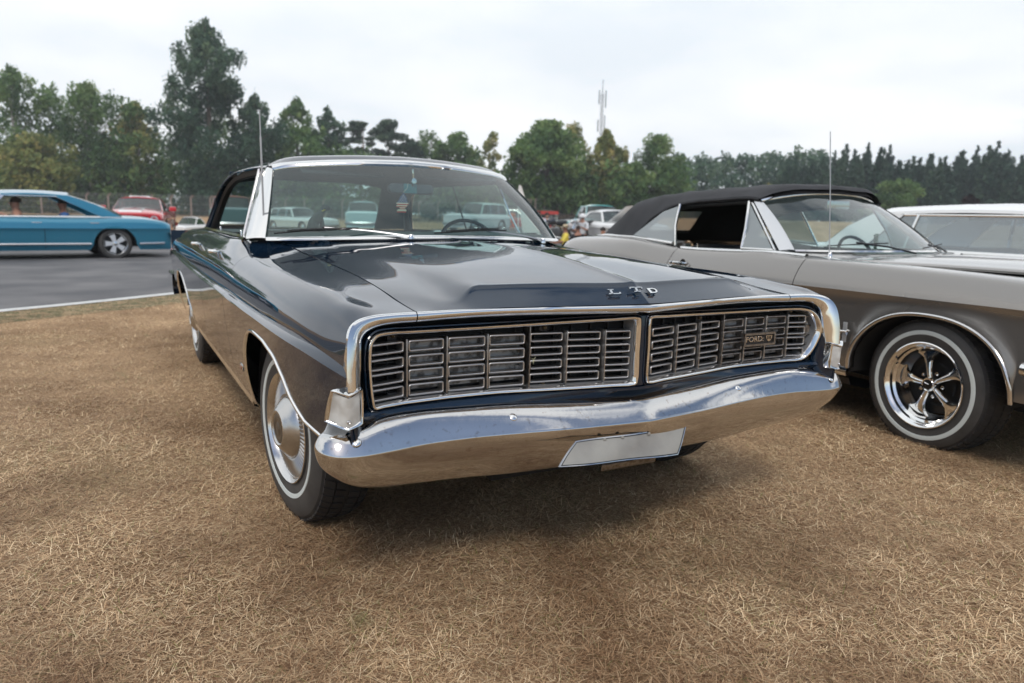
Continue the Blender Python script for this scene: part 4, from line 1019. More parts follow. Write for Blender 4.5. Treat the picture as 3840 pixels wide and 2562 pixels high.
def grass():
    """straw: short bent blades lying and standing on the field"""
    rng = np.random.default_rng(3)
    n = 680000
    # sample by depth so that blades thin out with distance
    d = .75 + 8.5 * rng.random(n) ** 1.75; l = (rng.random(n) * 2 - 1) * (d * .80 + .35)
    x = CAM[0] + d * .4856 + l * .8742; y = CAM[1] + d * .8742 - l * .4856
    # outside of the road
    ex = RE[:, 0]; ey = RE[:, 1]; lim = np.interp(x, ex, ey)
    ok = y < lim - .03; x, y, d = x[ok], y[ok], d[ok]; n = len(x)
    clump = np.sin(x * 7.3 + 1.7 * np.sin(y * 5.1)) * np.sin(y * 6.7 + 1.3 * np.sin(x * 4.3))
    ln = (.010 + .055 * rng.random(n) ** 2.0) * (1 + .25 * clump); el = np.abs(rng.normal(0, .24, n)) + .03; el = np.clip(el, 0, 1.3)
    az = rng.random(n) * 2 * pi; wd = (.00030 + .00045 * rng.random(n) ** 1.5) * (1 + d * .24)
    dx = np.cos(az) * np.cos(el); dy = np.sin(az) * np.cos(el); dz = np.sin(el)
    bend = rng.normal(0, .22, n)
    nx = -np.sin(az); ny = np.cos(az)
    z0 = rng.random(n) * .008
    p0 = np.stack([x, y, z0], 1); D = np.stack([dx, dy, dz], 1); S = np.stack([nx, ny, 0 * nx], 1)
    p1 = p0 + D * (ln * .5)[:, None] + S * (bend * ln * .15)[:, None]
    p2 = p0 + D * ln[:, None] * np.array([1, 1, .75]) + S * (bend * ln * .5)[:, None]
    w3 = wd[:, None]
    V = np.stack([p0 - S * w3, p0 + S * w3, p1 + S * w3 * .9, p1 - S * w3 * .9, p2], 1).reshape(-1, 3)
    V[:, 2] += .002
    base = np.arange(n)[:, None] * 5
    loops = np.concatenate([base + [0, 1, 2, 3], base + [3, 2, 4]], 1).reshape(-1)
    me = bpy.data.meshes.new('dry_grass'); me.vertices.add(len(V)); me.vertices.foreach_set('co', V.astype(np.float32).ravel())
    me.loops.add(len(loops)); me.loops.foreach_set('vertex_index', loops.astype(np.int32))
    me.polygons.add(2 * n); st = np.stack([np.arange(n) * 7, np.arange(n) * 7 + 4], 1).ravel()
    me.polygons.foreach_set('loop_start', st.astype(np.int32)); me.polygons.foreach_set('loop_total', np.tile([4, 3], n).astype(np.int32))
    me.update(calc_edges=True)
    at = me.attributes.new('tone', 'FLOAT', 'POINT'); tone = rng.random(n); at.data.foreach_set('value', np.repeat(tone, 5).astype(np.float32))
    m = bpy.data.materials.new('straw'); m.use_nodes = True; nt = m.node_tree; b = nt.nodes['Principled BSDF']; b.inputs['Roughness'].default_value = .6; b.inputs['Specular IOR Level'].default_value = .25
    a = nt.nodes.new('ShaderNodeAttribute'); a.attribute_name = 'tone'
    r = nt.nodes.new('ShaderNodeValToRGB'); nt.links.new(a.outputs['Fac'], r.inputs[0]); e = r.color_ramp.elements
    for p, c in ((0, (.13, .072, .040)), (.20, (.30, .185, .110)), (.42, (.52, .360, .220)), (.72, (.70, .53, .345)), (.95, (.88, .75, .54)), (.978, (.24, .26, .09))):
        q = e.new(p) if p not in (0,) else e[0]; q.color = (*c, 1)
    e[len(e) - 1].color = (.18, .19, .06, 1)
    tcn = nt.nodes.new('ShaderNodeTexCoord'); nn = nt.nodes.new('ShaderNodeTexNoise'); nn.inputs['Scale'].default_value = 1.6; nn.inputs['Detail'].default_value = 5; nt.links.new(tcn.outputs['Object'], nn.inputs['Vector'])
    r2 = nt.nodes.new('ShaderNodeValToRGB'); nt.links.new(nn.outputs[0], r2.inputs[0]); r2.color_ramp.elements[0].position = .36; r2.color_ramp.elements[0].color = (.60, .50, .42, 1); r2.color_ramp.elements[1].position = .60; r2.color_ramp.elements[1].color = (1.18, 1.12, 1.02, 1)
    mx = nt.nodes.new('ShaderNodeMix'); mx.data_type = 'RGBA'; mx.blend_type = 'MULTIPLY'; mx.inputs[0].default_value = 1
    nt.links.new(r.outputs[0], mx.inputs[6]); nt.links.new(r2.outputs[0], mx.inputs[7])
    n5 = nt.nodes.new('ShaderNodeTexNoise'); n5.inputs['Scale'].default_value = 3.1; n5.inputs['Detail'].default_value = 3; nt.links.new(tcn.outputs['Object'], n5.inputs['Vector'])
    g5 = nt.nodes.new('ShaderNodeMapRange'); nt.links.new(n5.outputs[0], g5.inputs[0]); g5.inputs[1].default_value = .66; g5.inputs[2].default_value = .74; g5.inputs[4].default_value = .55
    mg = nt.nodes.new('ShaderNodeMix'); mg.data_type = 'RGBA'; nt.links.new(g5.outputs[0], mg.inputs[0]); nt.links.new(mx.outputs[2], mg.inputs[6]); mg.inputs[7].default_value = (.12, .17, .055, 1)
    nt.links.new(mg.outputs[2], b.inputs['Base Color'])
    me.materials.append(m)
    o = bpy.data.objects.new('dry_grass', me); COL.objects.link(o); tag(o, 'short straw coloured dry grass over the whole field', 'grass', None, 'stuff')
grass()
# ================================================================== GREY CONVERTIBLE
def build_convertible():
    root = empty('parked_car', (2.974, -.41, -.012), R(-2.93), 'grey vintage convertible with black fabric top, parked beside the dark navy sedan', 'car')
    GREY = mat('grey_metallic', (.245, .230, .213), rough=.27, metal=.68, coat=.9, coatr=.05)
    FAB = mat('black_canvas', (.030, .031, .034), rough=.85, noise=(3, (.050, .051, .056), .4, .7), bump=(420, .5, .002))
    YS = [-.93, -.80, -.6, -.3, 0, .3, .6, .76, 1.05, 1.4, 1.75, 1.96, 2.2, 2.5, 2.8, 3.15, 3.5, 3.62]
    K = len(YS)
    def row(xs, zs): return [(x, y, z) for x, y, z in zip(xs, YS, zs)]
    c = lambda *a: list(a)
    # inner edge of the side net: fender seam, then belt line
    r0 = row([.60]*7 + [.62, .745, .748, .748, .748, .735, .71, .69, .66, .64, .63], [.80, .835, .862, .874, .882, .888, .893, .905, .915, .905, .897, .898, .915, .938, .940, .935, .92, .90])
    r1 = row([.68]*7 + [.70, .775, .777, .777, .777, .772, .76, .75, .73, .71, .70], [.80, .838, .867, .880, .888, .893, .898, .906, .908, .898, .890, .892, .912, .940, .942, .935, .918, .895])
    r2 = row([.76, .775, .785, .795, .80, .80, .80, .80, .806, .808, .808, .808, .812, .815, .812, .80, .78, .76], [.785, .815, .845, .868, .878, .884, .888, .888, .884, .873, .866, .869, .893, .925, .925, .912, .892, .87])
    r3 = row([.80, .82, .832, .842, .846, .846, .846, .845, .845, .845, .845, .846, .853, .860, .857, .845, .82, .80], [.76, .785, .808, .828, .838, .842, .843, .842, .836, .825, .818, .82, .843, .876, .876, .862, .842, .82])
    r4 = row([.825, .855, .868, .878, .882, .882, .882, .881, .879, .877, .876, .877, .884, .892, .888, .87, .84, .82], [.735, .755, .770, .778, .780, .780, .779, .778, .775, .770, .766, .768, .785, .81, .81, .80, .78, .76])
    r5 = row([.83, .865, .880, .889, .893, .893, .893, .892, .889, .886, .885, .886, .890, .897, .893, .874, .843, .82], [.728, .742, .748, .748, .746, .745, .743, .742, .738, .735, .732, .734, .745, .765, .765, .76, .745, .73])
    UP = surf([r0, r1, r2, r3, r4, r5], 5, 4); CR = UP[-1]
    Xz = pchip([.18, .24, .33, .45, .6, .70, .745], [.80, .84, .866, .878, .872, .876, .893])
    flare = lambda y, yc: .018 * math.exp(-((y - yc) / .42) ** 4)
    def zbot(y):
        v = .235
        for yc, a, h in ((-.10, .425, .345), (2.66, .43, .335)):
            t = abs(y - yc) / a
            if t < 1: v = max(v, .325 + h * (1 - t ** 2.3) ** .5)
            elif t < 1.12: v = max(v, .235 + .09 * (1.12 - t) / .12)
        if y < -.52: v = max(v, .34)
        return v
    def crat(y): return np.array([np.interp(y, CR[:, 1], CR[:, 0]), y, np.interp(y, CR[:, 1], CR[:, 2])])
    dense = sorted(set([round(v, 4) for v in list(np.linspace(-.93, -.53, 6)) + [-.10 + .425 * sin(a) for a in np.linspace(-pi/2, pi/2, 27)] + list(np.linspace(.33, .74, 5)) + [.3, .31]
                    + list(np.linspace(.75, 2.22, 10)) + [2.66 + .43 * sin(a) for a in np.linspace(-pi/2, pi/2, 25)] + list(np.linspace(3.1, 3.62, 5))]))
    ts = (0, .008, .025, .07, .15, .28, .42, .58, .72, .84, .93, 1.)
    def lower(y0, y1):
        ys = [y for y in dense if y0 + .004 < y < y1 - .004]; ys = [y0] + ys + [y1]; rows = []
        for t in ts:
            r = []
            for y in ys:
                q = crat(y); zb = zbot(y); z = q[2] + (zb - q[2]) * t
                x = Xz(min(z + (.745 - q[2]) * (1 - t), .745)) - (.893 - q[0])
                ar = max(0, 1 - abs(y + .10) / .60) + max(0, 1 - abs(y - 2.66) / .60)
                lip = math.exp(-((z - zb) / .075) ** 2) * min(1, ar * 2.2)
                r.append((x + .020 * lip, y, z))
            rows.append(r)
        return np.array(rows)
    for s in (-1, 1):
        for nm, y0, y1 in (('front_fender', -.93, .745), ('door', .751, 1.957), ('quarter_panel', 1.963, 3.62)):
            yy = UP[3, :, 1]; cols = [y0] + [v for v in yy if y0 + .01 < v < y1 - .01] + [y1]
            U = np.array([[[np.interp(v, UP[i, :, 1], UP[i, :, q]) for q in range(3)] for v in cols] for i in range(len(UP))])
            Lo = lower(y0, y1); b = MB()
            for G in (U, Lo):
                G = G if s > 0 else mirx(G); V, F = gridVF(G, flip=(s > 0)); b.add(V, F)
            for j in (0, -1):
                if y0 < -.9 and j == 0: continue
                col = np.concatenate([U[:, j], Lo[1:, j]], 0); c2 = col.copy(); c2[:, 0] -= .04
                V, F = gridVF(np.array([col, c2]) if s > 0 else mirx(np.array([col, c2])), flip=(j == 0) == (s > 0)); b.add(V, F)
            o = b.build(nm, GREY, root, ang=42)
            if nm != 'door':
                yc, a_, h_ = (-.10, .425, .345) if nm == 'front_fender' else (2.66, .43, .335)
                G = []
                for y in [yc + a_ * sin(t) for t in np.linspace(-pi/2, pi/2, 48)]:
                    q = crat(y); z = zbot(y) if abs(y - yc) < a_ - 1e-3 else .325; x = Xz(z) - (.893 - q[0]) + .020
                    nn = np.array([0, (y - yc) / a_, (z - .325) / h_]); nn /= np.linalg.norm(nn)
                    p = np.array([x, y, z]); G.append([p + np.array([1, 0, 0]) * A_ + nn * B_ for A_, B_ in ((-.04, -.012), (-.002, -.010), (.005, -.006), (.007, .002), (.004, .009), (-.002, .011))])
                G = np.array(G); grid('arch_moulding', G if s > 0 else mirx(G), STEEL, o, flip=(s > 0), ang=60)
        # rocker and its bright moulding
        G = np.array([[(s * x, y, z) for x, z in ((.845, .325), (.872, .322), (.880, .300), (.874, .275), (.845, .27))] for y in np.linspace(.335, 2.2, 8)])
        grid('rocker_moulding', G, CHROME, root, flip=(s > 0))
        G = np.array([[(s * x, y, z) for x, z in ((.845, .26), (.83, .22), (.70, .19), (.5, .19))] for y in np.linspace(.335, 2.2, 8)])
        grid('sill', G, BLACK, root, flip=(s > 0))
        for yc in (-.09, 2.69):
            G = [[(s * x, yc + .42 * cos(R(a)), .30 + .37 * sin(R(a))) for x in (.86, .6, .42)] for a in np.linspace(0, 180, 18)]
            grid('wheel_well', G, UNDER, root)
            mk('well_wall', [(s * .44, yc + .42 * cos(R(a)), .30 + .37 * sin(R(a))) for a in range(0, 181, 20)], [tuple(range(10))], UNDER, root)
        # door handle
        dh = empty('door_handle'); dh.parent = root; dh.location = (s * .874, 1.80, .795)
        G = []
        for t in np.linspace(0, 1, 11):
            y = -.075 + .15 * t; o_ = .030 * (1 - (2*t - 1) ** 6) + .004; hw = .011 * (1 - .5 * (2*t-1) ** 8)
            G.append([(s * (o_ + a), y, b_) for a, b_ in ((-.006, hw), (.004, hw), (.007, 0), (.004, -hw), (-.006, -hw))])
        grid('grip', G, CHROME, dh, cv=True, flip=(s > 0))
        box('push_button', (s * .028, .072, 0), (.02, .026, .022), CHROME, dh, bev=.006)
        lathe('handle_dish', [(0, .0001), (.002, .03), (.004, .034)], BLACK, dh, n=20, axis='x', s=s, loc=(-s * .006, -.02, -.004))
        # belt moulding and pillars
        e = np.array([(.742, .80, .912), (.748, 1.05, .920), (.750, 1.4, .910), (.750, 1.75, .902), (.748, 1.96, .903)])
        S = np.array([e + [-.02, 0, -.012], e + [-.014, 0, .003], e + [.006, 0, .003], e + [.012, 0, -.008]])
        grid('belt_moulding', S if s > 0 else mirx(S), CHROME, root, flip=(s > 0))
    # horse-and-bars emblem on the fender: three upright bars behind a small running horse shape
    em = empty('fender_emblem'); em.parent = root; em.location = (-.893, .352, .518)
    for k, dy in enumerate((-.008, .0, .008)): box('emblem_bar', (-.003, dy, 0), (.008, .0066, .110), ANT, em, bev=.0015)
    tube('emblem_horse', [(-.008, .032, .012), (-.010, .018, .004), (-.010, .0, .006), (-.010, -.016, .006), (-.008, -.026, .016), (-.008, -.034, .010)], [.002, .005, .0065, .0055, .004, .003], CHROME, em)
    for a in ((.018, .004, .034, -.010), (.012, .002, .022, -.014), (-.012, .004, -.026, -.006), (-.010, .002, -.020, -.014)):
        tube('emblem_horse_leg', [(-.009, a[0], a[1]), (-.008, a[2], a[3])], [.003, .0015], CHROME, em, n=6)
    em.rotation_euler = (0, 0, 0)
    box('maker_script', (-.890, .42, .455), (.004, .055, .010), CHROME, root, bev=.002)
    # hood, unlatched: hinged at the cowl and a little open at the nose
    rows = []
    for x, dz in ((0, .040), (.06, .034), (.25, .028), (.42, .020), (.52, .008), (.575, 0), (.596, -.010)):
        rows.append([(x, -.86, .800 + dz * .8), (x, -.80, .835 + dz), (x, -.6, .855 + dz), (x, -.3, .868 + dz), (x, 0, .878 + dz), (x, .3, .885 + dz), (x, .62, .893 + dz * .6)])
    P = surf(rows, 4, 4); hinge = np.array([0, .62, .893]); a = R(-2.3); ca, sa = cos(a), sin(a)
    Q = P - hinge; P = np.stack([Q[..., 0], Q[..., 1] * ca - Q[..., 2] * sa, Q[..., 1] * sa + Q[..., 2] * ca], -1) + hinge
    F = np.concatenate([mirx(P[::-1])[:-1], P], 0); h = grid('hood', F, GREY, root, flip=True)
    for s in (1, -1):
        e = P[-1]; G = np.array([e, e + [0, 0, -.010], e + [-.02, 0, -.010]]); grid('hood_edge', G if s > 0 else mirx(G), GREY, h)
        box('gutter', (s * .585, -.15, .845), (.03, 1.5, .06), VOID, root)
    # cowl
    xs = np.linspace(-.72, .72, 25)
    wy = lambda x: .70 + .26 * (abs(x) / .72) ** 2.2; wz = lambda x: .935 - .008 * (abs(x) / .72)
    G = [[(x, .62 + (wy(x) + .02 - .62) * t, .893 + (wz(x) - .893) * t - .004) for x in xs] for t in (0, .3, .6, 1)]
    grid('cowl', G, GREY, root)
    # windshield
    Bt = np.array([(x, wy(x), wz(x)) for x in np.linspace(0, .70, 9)]); Tp = np.array([(x, 1.27 + .11 * (x / .575) ** 2.2, 1.298 - .062 * (x / .575) ** 2.4) for x in np.linspace(0, .575, 9)])
    G = np.array([Bt + (Tp - Bt) * u + np.array([0, -.015, .008]) * sin(pi * u) for u in np.linspace(0, 1, 9)])
    F = np.concatenate([mirx(G[:, ::-1])[:, :-1], G], 1)
    grid('windshield', F, glass('convertible_windshield', (.62, .78, .76), 1.25, haze=.05, hazecol=(.6, .75, .72)), root)
    fb = lambda E: np.concatenate([mirx(E[::-1])[:-1], E])
    for nm, E, off in (('windshield_moulding', Bt, ((0, -.002, .008), (0, -.014, .008), (0, -.022, -.002))), ('header', Tp, ((0, -.006, -.010), (0, -.010, .004), (0, .0, .022), (0, .02, .030)))):
        e = fb(E); grid(nm, np.array([e + np.array(o) for o in off]), CHROME, root, ang=50)
    for s in (-1, 1):
        g = G[:, -1]; u = np.linspace(0, 1, 9)[:, None]
        outer = np.array([.742, 1.015, .925]) * (1 - u) + np.array([.592, 1.425, 1.240]) * u
        rows = np.array([g, g + [.0, -.012, .006], g * .6 + outer * .4 + [.006, -.014, .008], outer + [0, 0, 0], outer + [-.012, .012, -.006], g + [-.01, .03, -.01]])
        grid('a_pillar', rows if s > 0 else mirx(rows), mat('satin_steel', (.66, .66, .67), .22, metal=1), root, flip=(s > 0), ang=35)
        vf = [(.742, 1.03, .925), (.752, 1.34, .920), (.608, 1.455, 1.235), (.598, 1.42, 1.235)]
        tube('vent_frame', [(s * a_, b_, c_) for a_, b_, c_ in ((.746, 1.06, .926), (.752, 1.335, .922), (.700, 1.365, 1.05), (.606, 1.45, 1.232))], .010, CHROME, root, n=8)
        tube('vent_frame_front', [(s * a_, b_, c_) for a_, b_, c_ in ((.744, 1.05, .928), (.60, 1.425, 1.225))], .008, CHROME, root, n=8)
        mk('vent_glass', [(s * a_, b_, c_) for a_, b_, c_ in ((.745, 1.07, .93), (.750, 1.33, .93), (.608, 1.44, 1.22))], [(0, 1, 2)], glass('vent_pane', (.6, .72, .72), 2.0, haze=.30, hazecol=(.7, .8, .82)), root)  # pale diffuse share stands in for sky reflected in the vent pane
    # canvas top
    E = cr([(.597, 1.365, 1.252), (.60, 1.44, 1.262), (.60, 1.77, 1.252), (.605, 2.10, 1.232), (.615, 2.30, 1.195), (.64, 2.48, 1.11), (.668, 2.62, 1.00), (.690, 2.74, .935)], 4)
    O = cr([(.50, 1.325, 1.292), (.503, 1.37, 1.314), (.505, 1.75, 1.318), (.51, 2.16, 1.305), (.515, 2.52, 1.280), (.525, 2.86, 1.225), (.57, 3.08, 1.07), (.625, 3.24, .935)], 4)
    I2 = cr([(.36, 1.275, 1.318), (.363, 1.31, 1.346), (.37, 1.74, 1.345), (.38, 2.20, 1.328), (.385, 2.60, 1.300), (.39, 2.97, 1.235), (.42, 3.18, 1.07), (.46, 3.36, .925)], 4)
    Cn = cr([(0, 1.235, 1.330), (0, 1.27, 1.358), (0, 1.74, 1.352), (0, 2.22, 1.336), (0, 2.64, 1.306), (0, 3.02, 1.238), (0, 3.24, 1.07), (0, 3.40, .920)], 4)
    I1 = I2 * .6 + Cn * .4 + [-.03, 0, .001]
    wrk = np.random.default_rng(5)
    rows = [Cn, I1, I2, O, E]
    P = surf(rows, 6, 1)
    for i in range(P.shape[0]):
        for j in range(P.shape[1]):
            y = P[i, j, 1]
            P[i, j, 2] += .005 * sin(y * 17 + i * .5) * (1 if 1.55 < y < 2.9 else .05) * min(1, i / 8) + .002 * sin(y * 41 + i) * (y > 1.6)
    nr, nc = P.shape[:2]; full = np.concatenate([mirx(P[::-1])[:-1], P], 0)
    V, F = gridVF(full, flip=True); ncols = full.shape[1] - 1; mid = full.shape[0] // 2
    keepF, winF = [], []
    for q, f in enumerate(F):
        i, j = divmod(q, ncols)
        (winF if (abs(i - mid + .5) < 11 and 21 <= j <= 25) else keepF).append(f)
    mk('canvas_top', V, keepF, FAB, root, ang=60)
    mk('rear_window', V, winF, glass('soft_window', (.72, .74, .74), 1.0, rough=.05, haze=.42, hazecol=(.80, .82, .83)), root)
    # inner lining, a little smaller and black
    P2 = full * [.97, 1, 1] + [0, 0, -.028]; V2, _ = gridVF(P2); mk('top_lining', V2, [f for f in keepF], mat('black_lining', (.006, .006, .007), .95), root)
    for s in (-1, 1):
        e = E; S = np.array([e + [.006, 0, .006], e + [.010, 0, -.008], e + [-.004, 0, -.020], e + [-.03, 0, -.018]])
        grid('canvas_hem', S if s > 0 else mirx(S), FAB, root, flip=(s > 0))
        tube('top_frame', [(s * (q[0] - .03), q[1] + .01, q[2] - .035) for q in E[:-2]], .014, BLACK, root)
        tube('quarter_glass_edge', [(s * .748, 2.03, .905), (s * .70, 2.10, 1.06), (s * .628, 2.155, 1.215)], .010, CHROME, root)
        mk('quarter_glass', [(s * .744, 2.04, .91), (s * .624, 2.165, 1.205), (s * .632, 2.35, 1.16), (s * .66, 2.55, 1.04), (s * .70, 2.70, .935)], [(0, 1, 2, 3, 4)], glass('quarter_glass', (.6, .72, .72), 2.0, haze=.30, hazecol=(.7, .8, .82)), root)  # whitish veil mixed into the glass paints the sky's reflection
        tube('top_snap_moulding', [(s * a_, b_, c_) for a_, b_, c_ in ((.752, 2.06, .925), (.725, 2.6, .952), (.67, 3.1, .950), (.60, 3.38, .935), (.3, 3.46, .930))], .011, CHROME, root)
    # rear deck, tail
    rows = [[(x, 3.30 + .12 * (1 - x / .7), .930 + .006), (x, 3.45, .935), (x, 3.60, .918), (x, 3.66, .86)] for x in (0, .3, .55, .69)]
    P = surf(rows, 3, 3); grid('boot_lid', np.concatenate([mirx(P[::-1])[:-1], P], 0), GREY, root, flip=True)
    G = [[(x * k, y, z) for x in np.linspace(-.80, .80, 9)] for y, z, k in ((3.655, .87, .95), (3.70, .80, 1), (3.66, .62, 1.02), (3.60, .45, 1.0))]
    grid('tail_panel', G, GREY, root)
    G = [[(x, 3.70 - .06 * (x/.85)**4 + dy, z) for x in np.linspace(-.88, .88, 13)] for dy, z in ((-.03, .60), (.05, .59), (.06, .52), (.02, .48))]
    grid('rear_bumper', G, CHROME, root)
    # nose (mostly out of frame): grille mouth, front bumper
    G = [[(x, -.93 + .05 * (x/.8)**2 + dy, z) for x in np.linspace(-.82, .82, 13)] for dy, z in ((.02, .79), (0, .76), (.12, .72), (.12, .56), (0, .53), (.03, .42))]
    grid('nose_panel', G, GREY, root)
    G = []
    for x in np.linspace(-.90, .90, 21):
        y = -1.02 + .10 * (abs(x) / .9) ** 3 + .30 * max(0, abs(x) - .86) / .04
        G.append([(x, y + .05, .545), (x, y, .54), (x * 1.003, y - .015, .50), (x, y, .455), (x, y + .05, .45)])
    grid('front_bumper', G, CHROME, root)
    for s in (1, -1):
        tube('bumper_return', [(s * .905, -.88, .50), (s * .915, -.70, .50), (s * .905, -.575, .50)], [.045, .042, .03], CHROME, root, n=12)
    # cabin
    box('cabin_floor', (0, 1.9, .32), (1.4, 2.4, .04), BLACK, root)
    box('dashboard', (0, 1.06, .84), (1.38, .24, .15), mat('black_vinyl', (.010, .010, .011), .5), root, bev=.04)
    bv = mat('black_vinyl', (.010, .010, .011), .5)
    for x in (-.36, .36): box('front_seat', (x, 1.98, .66), (.50, .16, .52), bv, root, bev=.06, rot=rotm(R(-12))); box('seat_cushion', (x, 1.70, .46), (.50, .50, .14), bv, root, bev=.05)
    box('rear_seat', (0, 2.66, .66), (1.15, .16, .42), bv, root, bev=.06)
    a = np.linspace(0, 2*pi, 41)[:-1]
    stw = empty('steering_wheel'); stw.parent = root; stw.location = (.36, 1.32, .84); stw.rotation_euler = (R(62), 0, 0)
    tube('wheel_rim', [(.185 * cos(q), .185 * sin(q), 0) for q in a], .012, BLACK, stw, closed=True)
    lathe('horn_pad', [(-.04, .05), (0, .05), (.004, .0001)], BLACK, stw, n=20, axis='z')
    box('rear_view_mirror', (.0, 1.24, 1.225), (.22, .02, .055), CHROME, root, bev=.008)
    lathe('door_lock', [(0, .005), (.03, .005), (.034, .0001)], CHROME, root, n=8, axis='z', loc=(-.735, 1.80, .902))
    box('windlace', (-.70, 1.96, .80), (.05, .03, .25), STEEL, root)
    # antenna, wipers
    an = empty('antenna'); an.parent = root
    lathe('antenna_base', [(0, .036), (.005, .036), (.010, .014), (.030, .010), (.036, .006)], CHROME, an, n=24, axis='z', loc=(-.66, .700, .896), ang=50)
    tube('antenna_mast', [(-.66, .705, .92), (-.663, .735, 1.25), (-.668, .775, 1.63)], .0030, ANT, an, n=6)
    for pv, el, bl in (((.06, .66, .925), (-.32, .80, .985), [(-.50, .865, .962), (-.3, .79, .975), (-.10, .745, .985)]), ((.60, .82, .925), (.30, .75, .975), [(.18, .70, .955), (.36, .745, .970), (.54, .82, .978)])):
        wp = empty('wiper'); wp.parent = root
        tube('wiper_arm', [pv, ((pv[0]+el[0])/2, (pv[1]+el[1])/2 - .01, (pv[2]+el[2])/2 + .008), el], .006, mat('dark_wiper', (.05, .05, .05), .35, metal=.8), wp)
        tube('wiper_blade', cr(bl, 4), .004, BLACK, wp, n=6)
    # ---- wheels
    def wheel(x, y, s, z=.315):
        w_ = wheel_root(root, (x, y, z)); Rt, wd = .335, .235
        if s < 0 and y < 1: w_.rotation_euler = (0, 0, R(-3))
        make_tyre(w_, Rt, wd, .205, s, white=(.254, .276))
        lathe('rim', [(s * a_, r) for a_, r in ((-.11, .158), (-.10, .163), (-.070, .176), (-.055, .181), (-.040, .182), (-.030, .192), (-.014, .195), (-.008, .201), (.000, .206), (.004, .212), (.002, .217), (-.010, .216))], CHROME, w_, n=72, ang=25)
        lathe('wheel_backing', [(s * a_, r) for a_, r in ((-.112, .152), (-.106, .08), (-.104, .0001))], mat('wheel_black', (.008, .008, .009), .35), w_, n=48)
        for k in range(5):
            a0 = 2 * pi * k / 5 + R(76)
            G = []
            for t in np.linspace(0, 1, 13):
                r = .030 + (.168 - .030) * t; hw = float(np.interp(r, [.030, .07, .11, .135, .152, .168], [.0125, .014, .018, .027, .046, .078])); dz = -.060 + .006 * sin(pi * t) - .014 * t
                rowp = []
                for q, dd in ((-1, -.014), (-.8, .000), (-.25, .005), (.25, .005), (.8, .000), (1, -.014)):
                    u, v = r, q * hw
                    rowp.append((s * (dz + dd), u * cos(a0) - v * sin(a0), u * sin(a0) + v * cos(a0)))
                G.append(rowp)
            grid('spoke', G, CHROME, w_, flip=(s > 0), ang=50)
            a1 = a0 + pi / 5
            o = lathe('lug_nut', [(-.006, .010), (.010, .010), (.014, .007), (.018, .004), (.019, .0001)], CHROME, w_, n=6, s=s, loc=(s * -.078, .062 * cos(a1), .062 * sin(a1)), ang=30)
            G = []
            for t in np.linspace(-1, 1, 7):
                aa = a1 + t * .30
                G.append([(s * -.100, r * cos(aa), r * sin(aa)) for r in (.098, .112)])
            grid('wheel_slot', G, VOID, w_)
        lathe('hub_cap', [(s * a_, r) for a_, r in ((-.075, .036), (-.050, .036), (-.044, .034), (-.040, .031), (-.042, .026))], CHROME, w_, n=40, ang=40)
        lathe('cap_centre', [(s * a_, r) for a_, r in ((-.042, .026), (-.040, .014), (-.039, .0001))], mat('wheel_black', (.008, .008, .009), .35), w_, n=40)
        tube('cap_emblem', [(s * -.036, -.012, .004), (s * -.036, .0, .006), (s * -.036, .012, .010)], .0028, CHROME, w_, n=6)
        tube('valve', [(s * -.01, .155, .085), (s * .006, .150, .082)], .004, BLACK, w_, n=6)
    for x, y, s in ((-.850, -.09, -1), (.845, -.045, 1), (-.845, 2.69, -1), (.845, 2.69, 1)): wheel(x, y, s)
    box('underbody', (0, 1.4, .30), (1.3, 4.2, .10), UNDER, root)
    box('engine_bay', (0, -.10, .55), (.84, 1.3, .5), UNDER, root)
    return root
conv = build_convertible()
# ================================================================== TREES
def at(px, py, d):
    r = RGT * ((px - 1920) / FPX) + UPV * (-(py - 1281) / FPX) + FWD
    return CAM + r * d
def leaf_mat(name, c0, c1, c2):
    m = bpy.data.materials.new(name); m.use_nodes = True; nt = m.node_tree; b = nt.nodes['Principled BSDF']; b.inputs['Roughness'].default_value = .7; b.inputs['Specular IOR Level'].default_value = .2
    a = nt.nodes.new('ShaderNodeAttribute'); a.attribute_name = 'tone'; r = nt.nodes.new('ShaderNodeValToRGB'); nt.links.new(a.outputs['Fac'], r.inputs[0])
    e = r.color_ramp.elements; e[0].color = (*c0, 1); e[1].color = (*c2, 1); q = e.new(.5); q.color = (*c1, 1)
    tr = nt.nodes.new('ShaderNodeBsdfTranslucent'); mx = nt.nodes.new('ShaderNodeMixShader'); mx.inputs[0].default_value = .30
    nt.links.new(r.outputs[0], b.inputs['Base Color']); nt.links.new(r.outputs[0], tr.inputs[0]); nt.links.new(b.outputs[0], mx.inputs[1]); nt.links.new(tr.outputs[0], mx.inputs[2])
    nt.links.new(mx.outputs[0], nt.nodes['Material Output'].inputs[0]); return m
K_ = 1.0
LEAF = dict(
    dark=leaf_mat('leaf_dark', (.036, .080, .056), (.078, .145, .088), (.15, .22, .115)),
    mid=leaf_mat('leaf_mid', (.058, .120, .045), (.125, .215, .070), (.24, .32, .105)),
    yel=leaf_mat('leaf_yellowing', (.105, .150, .050), (.24, .27, .085), (.48, .40, .15)),
    pine=leaf_mat('leaf_pine', (.036, .065, .050), (.072, .115, .078), (.14, .19, .11)),
    fir=leaf_mat('leaf_fir', (.022, .055, .038), (.046, .092, .058), (.09, .15, .085)),
    plum=leaf_mat('leaf_plum', (.012, .010, .012), (.026, .018, .020), (.05, .035, .035)))
BARK = mat('bark', (.075, .060, .048), .9, noise=(6, (.14, .12, .10), .4, .7))
BARKW = mat('birch_bark', (.42, .40, .37), .8, noise=(4, (.08, .07, .06), .5, .62))
BARKP = mat('pine_bark', (.20, .11, .065), .9)
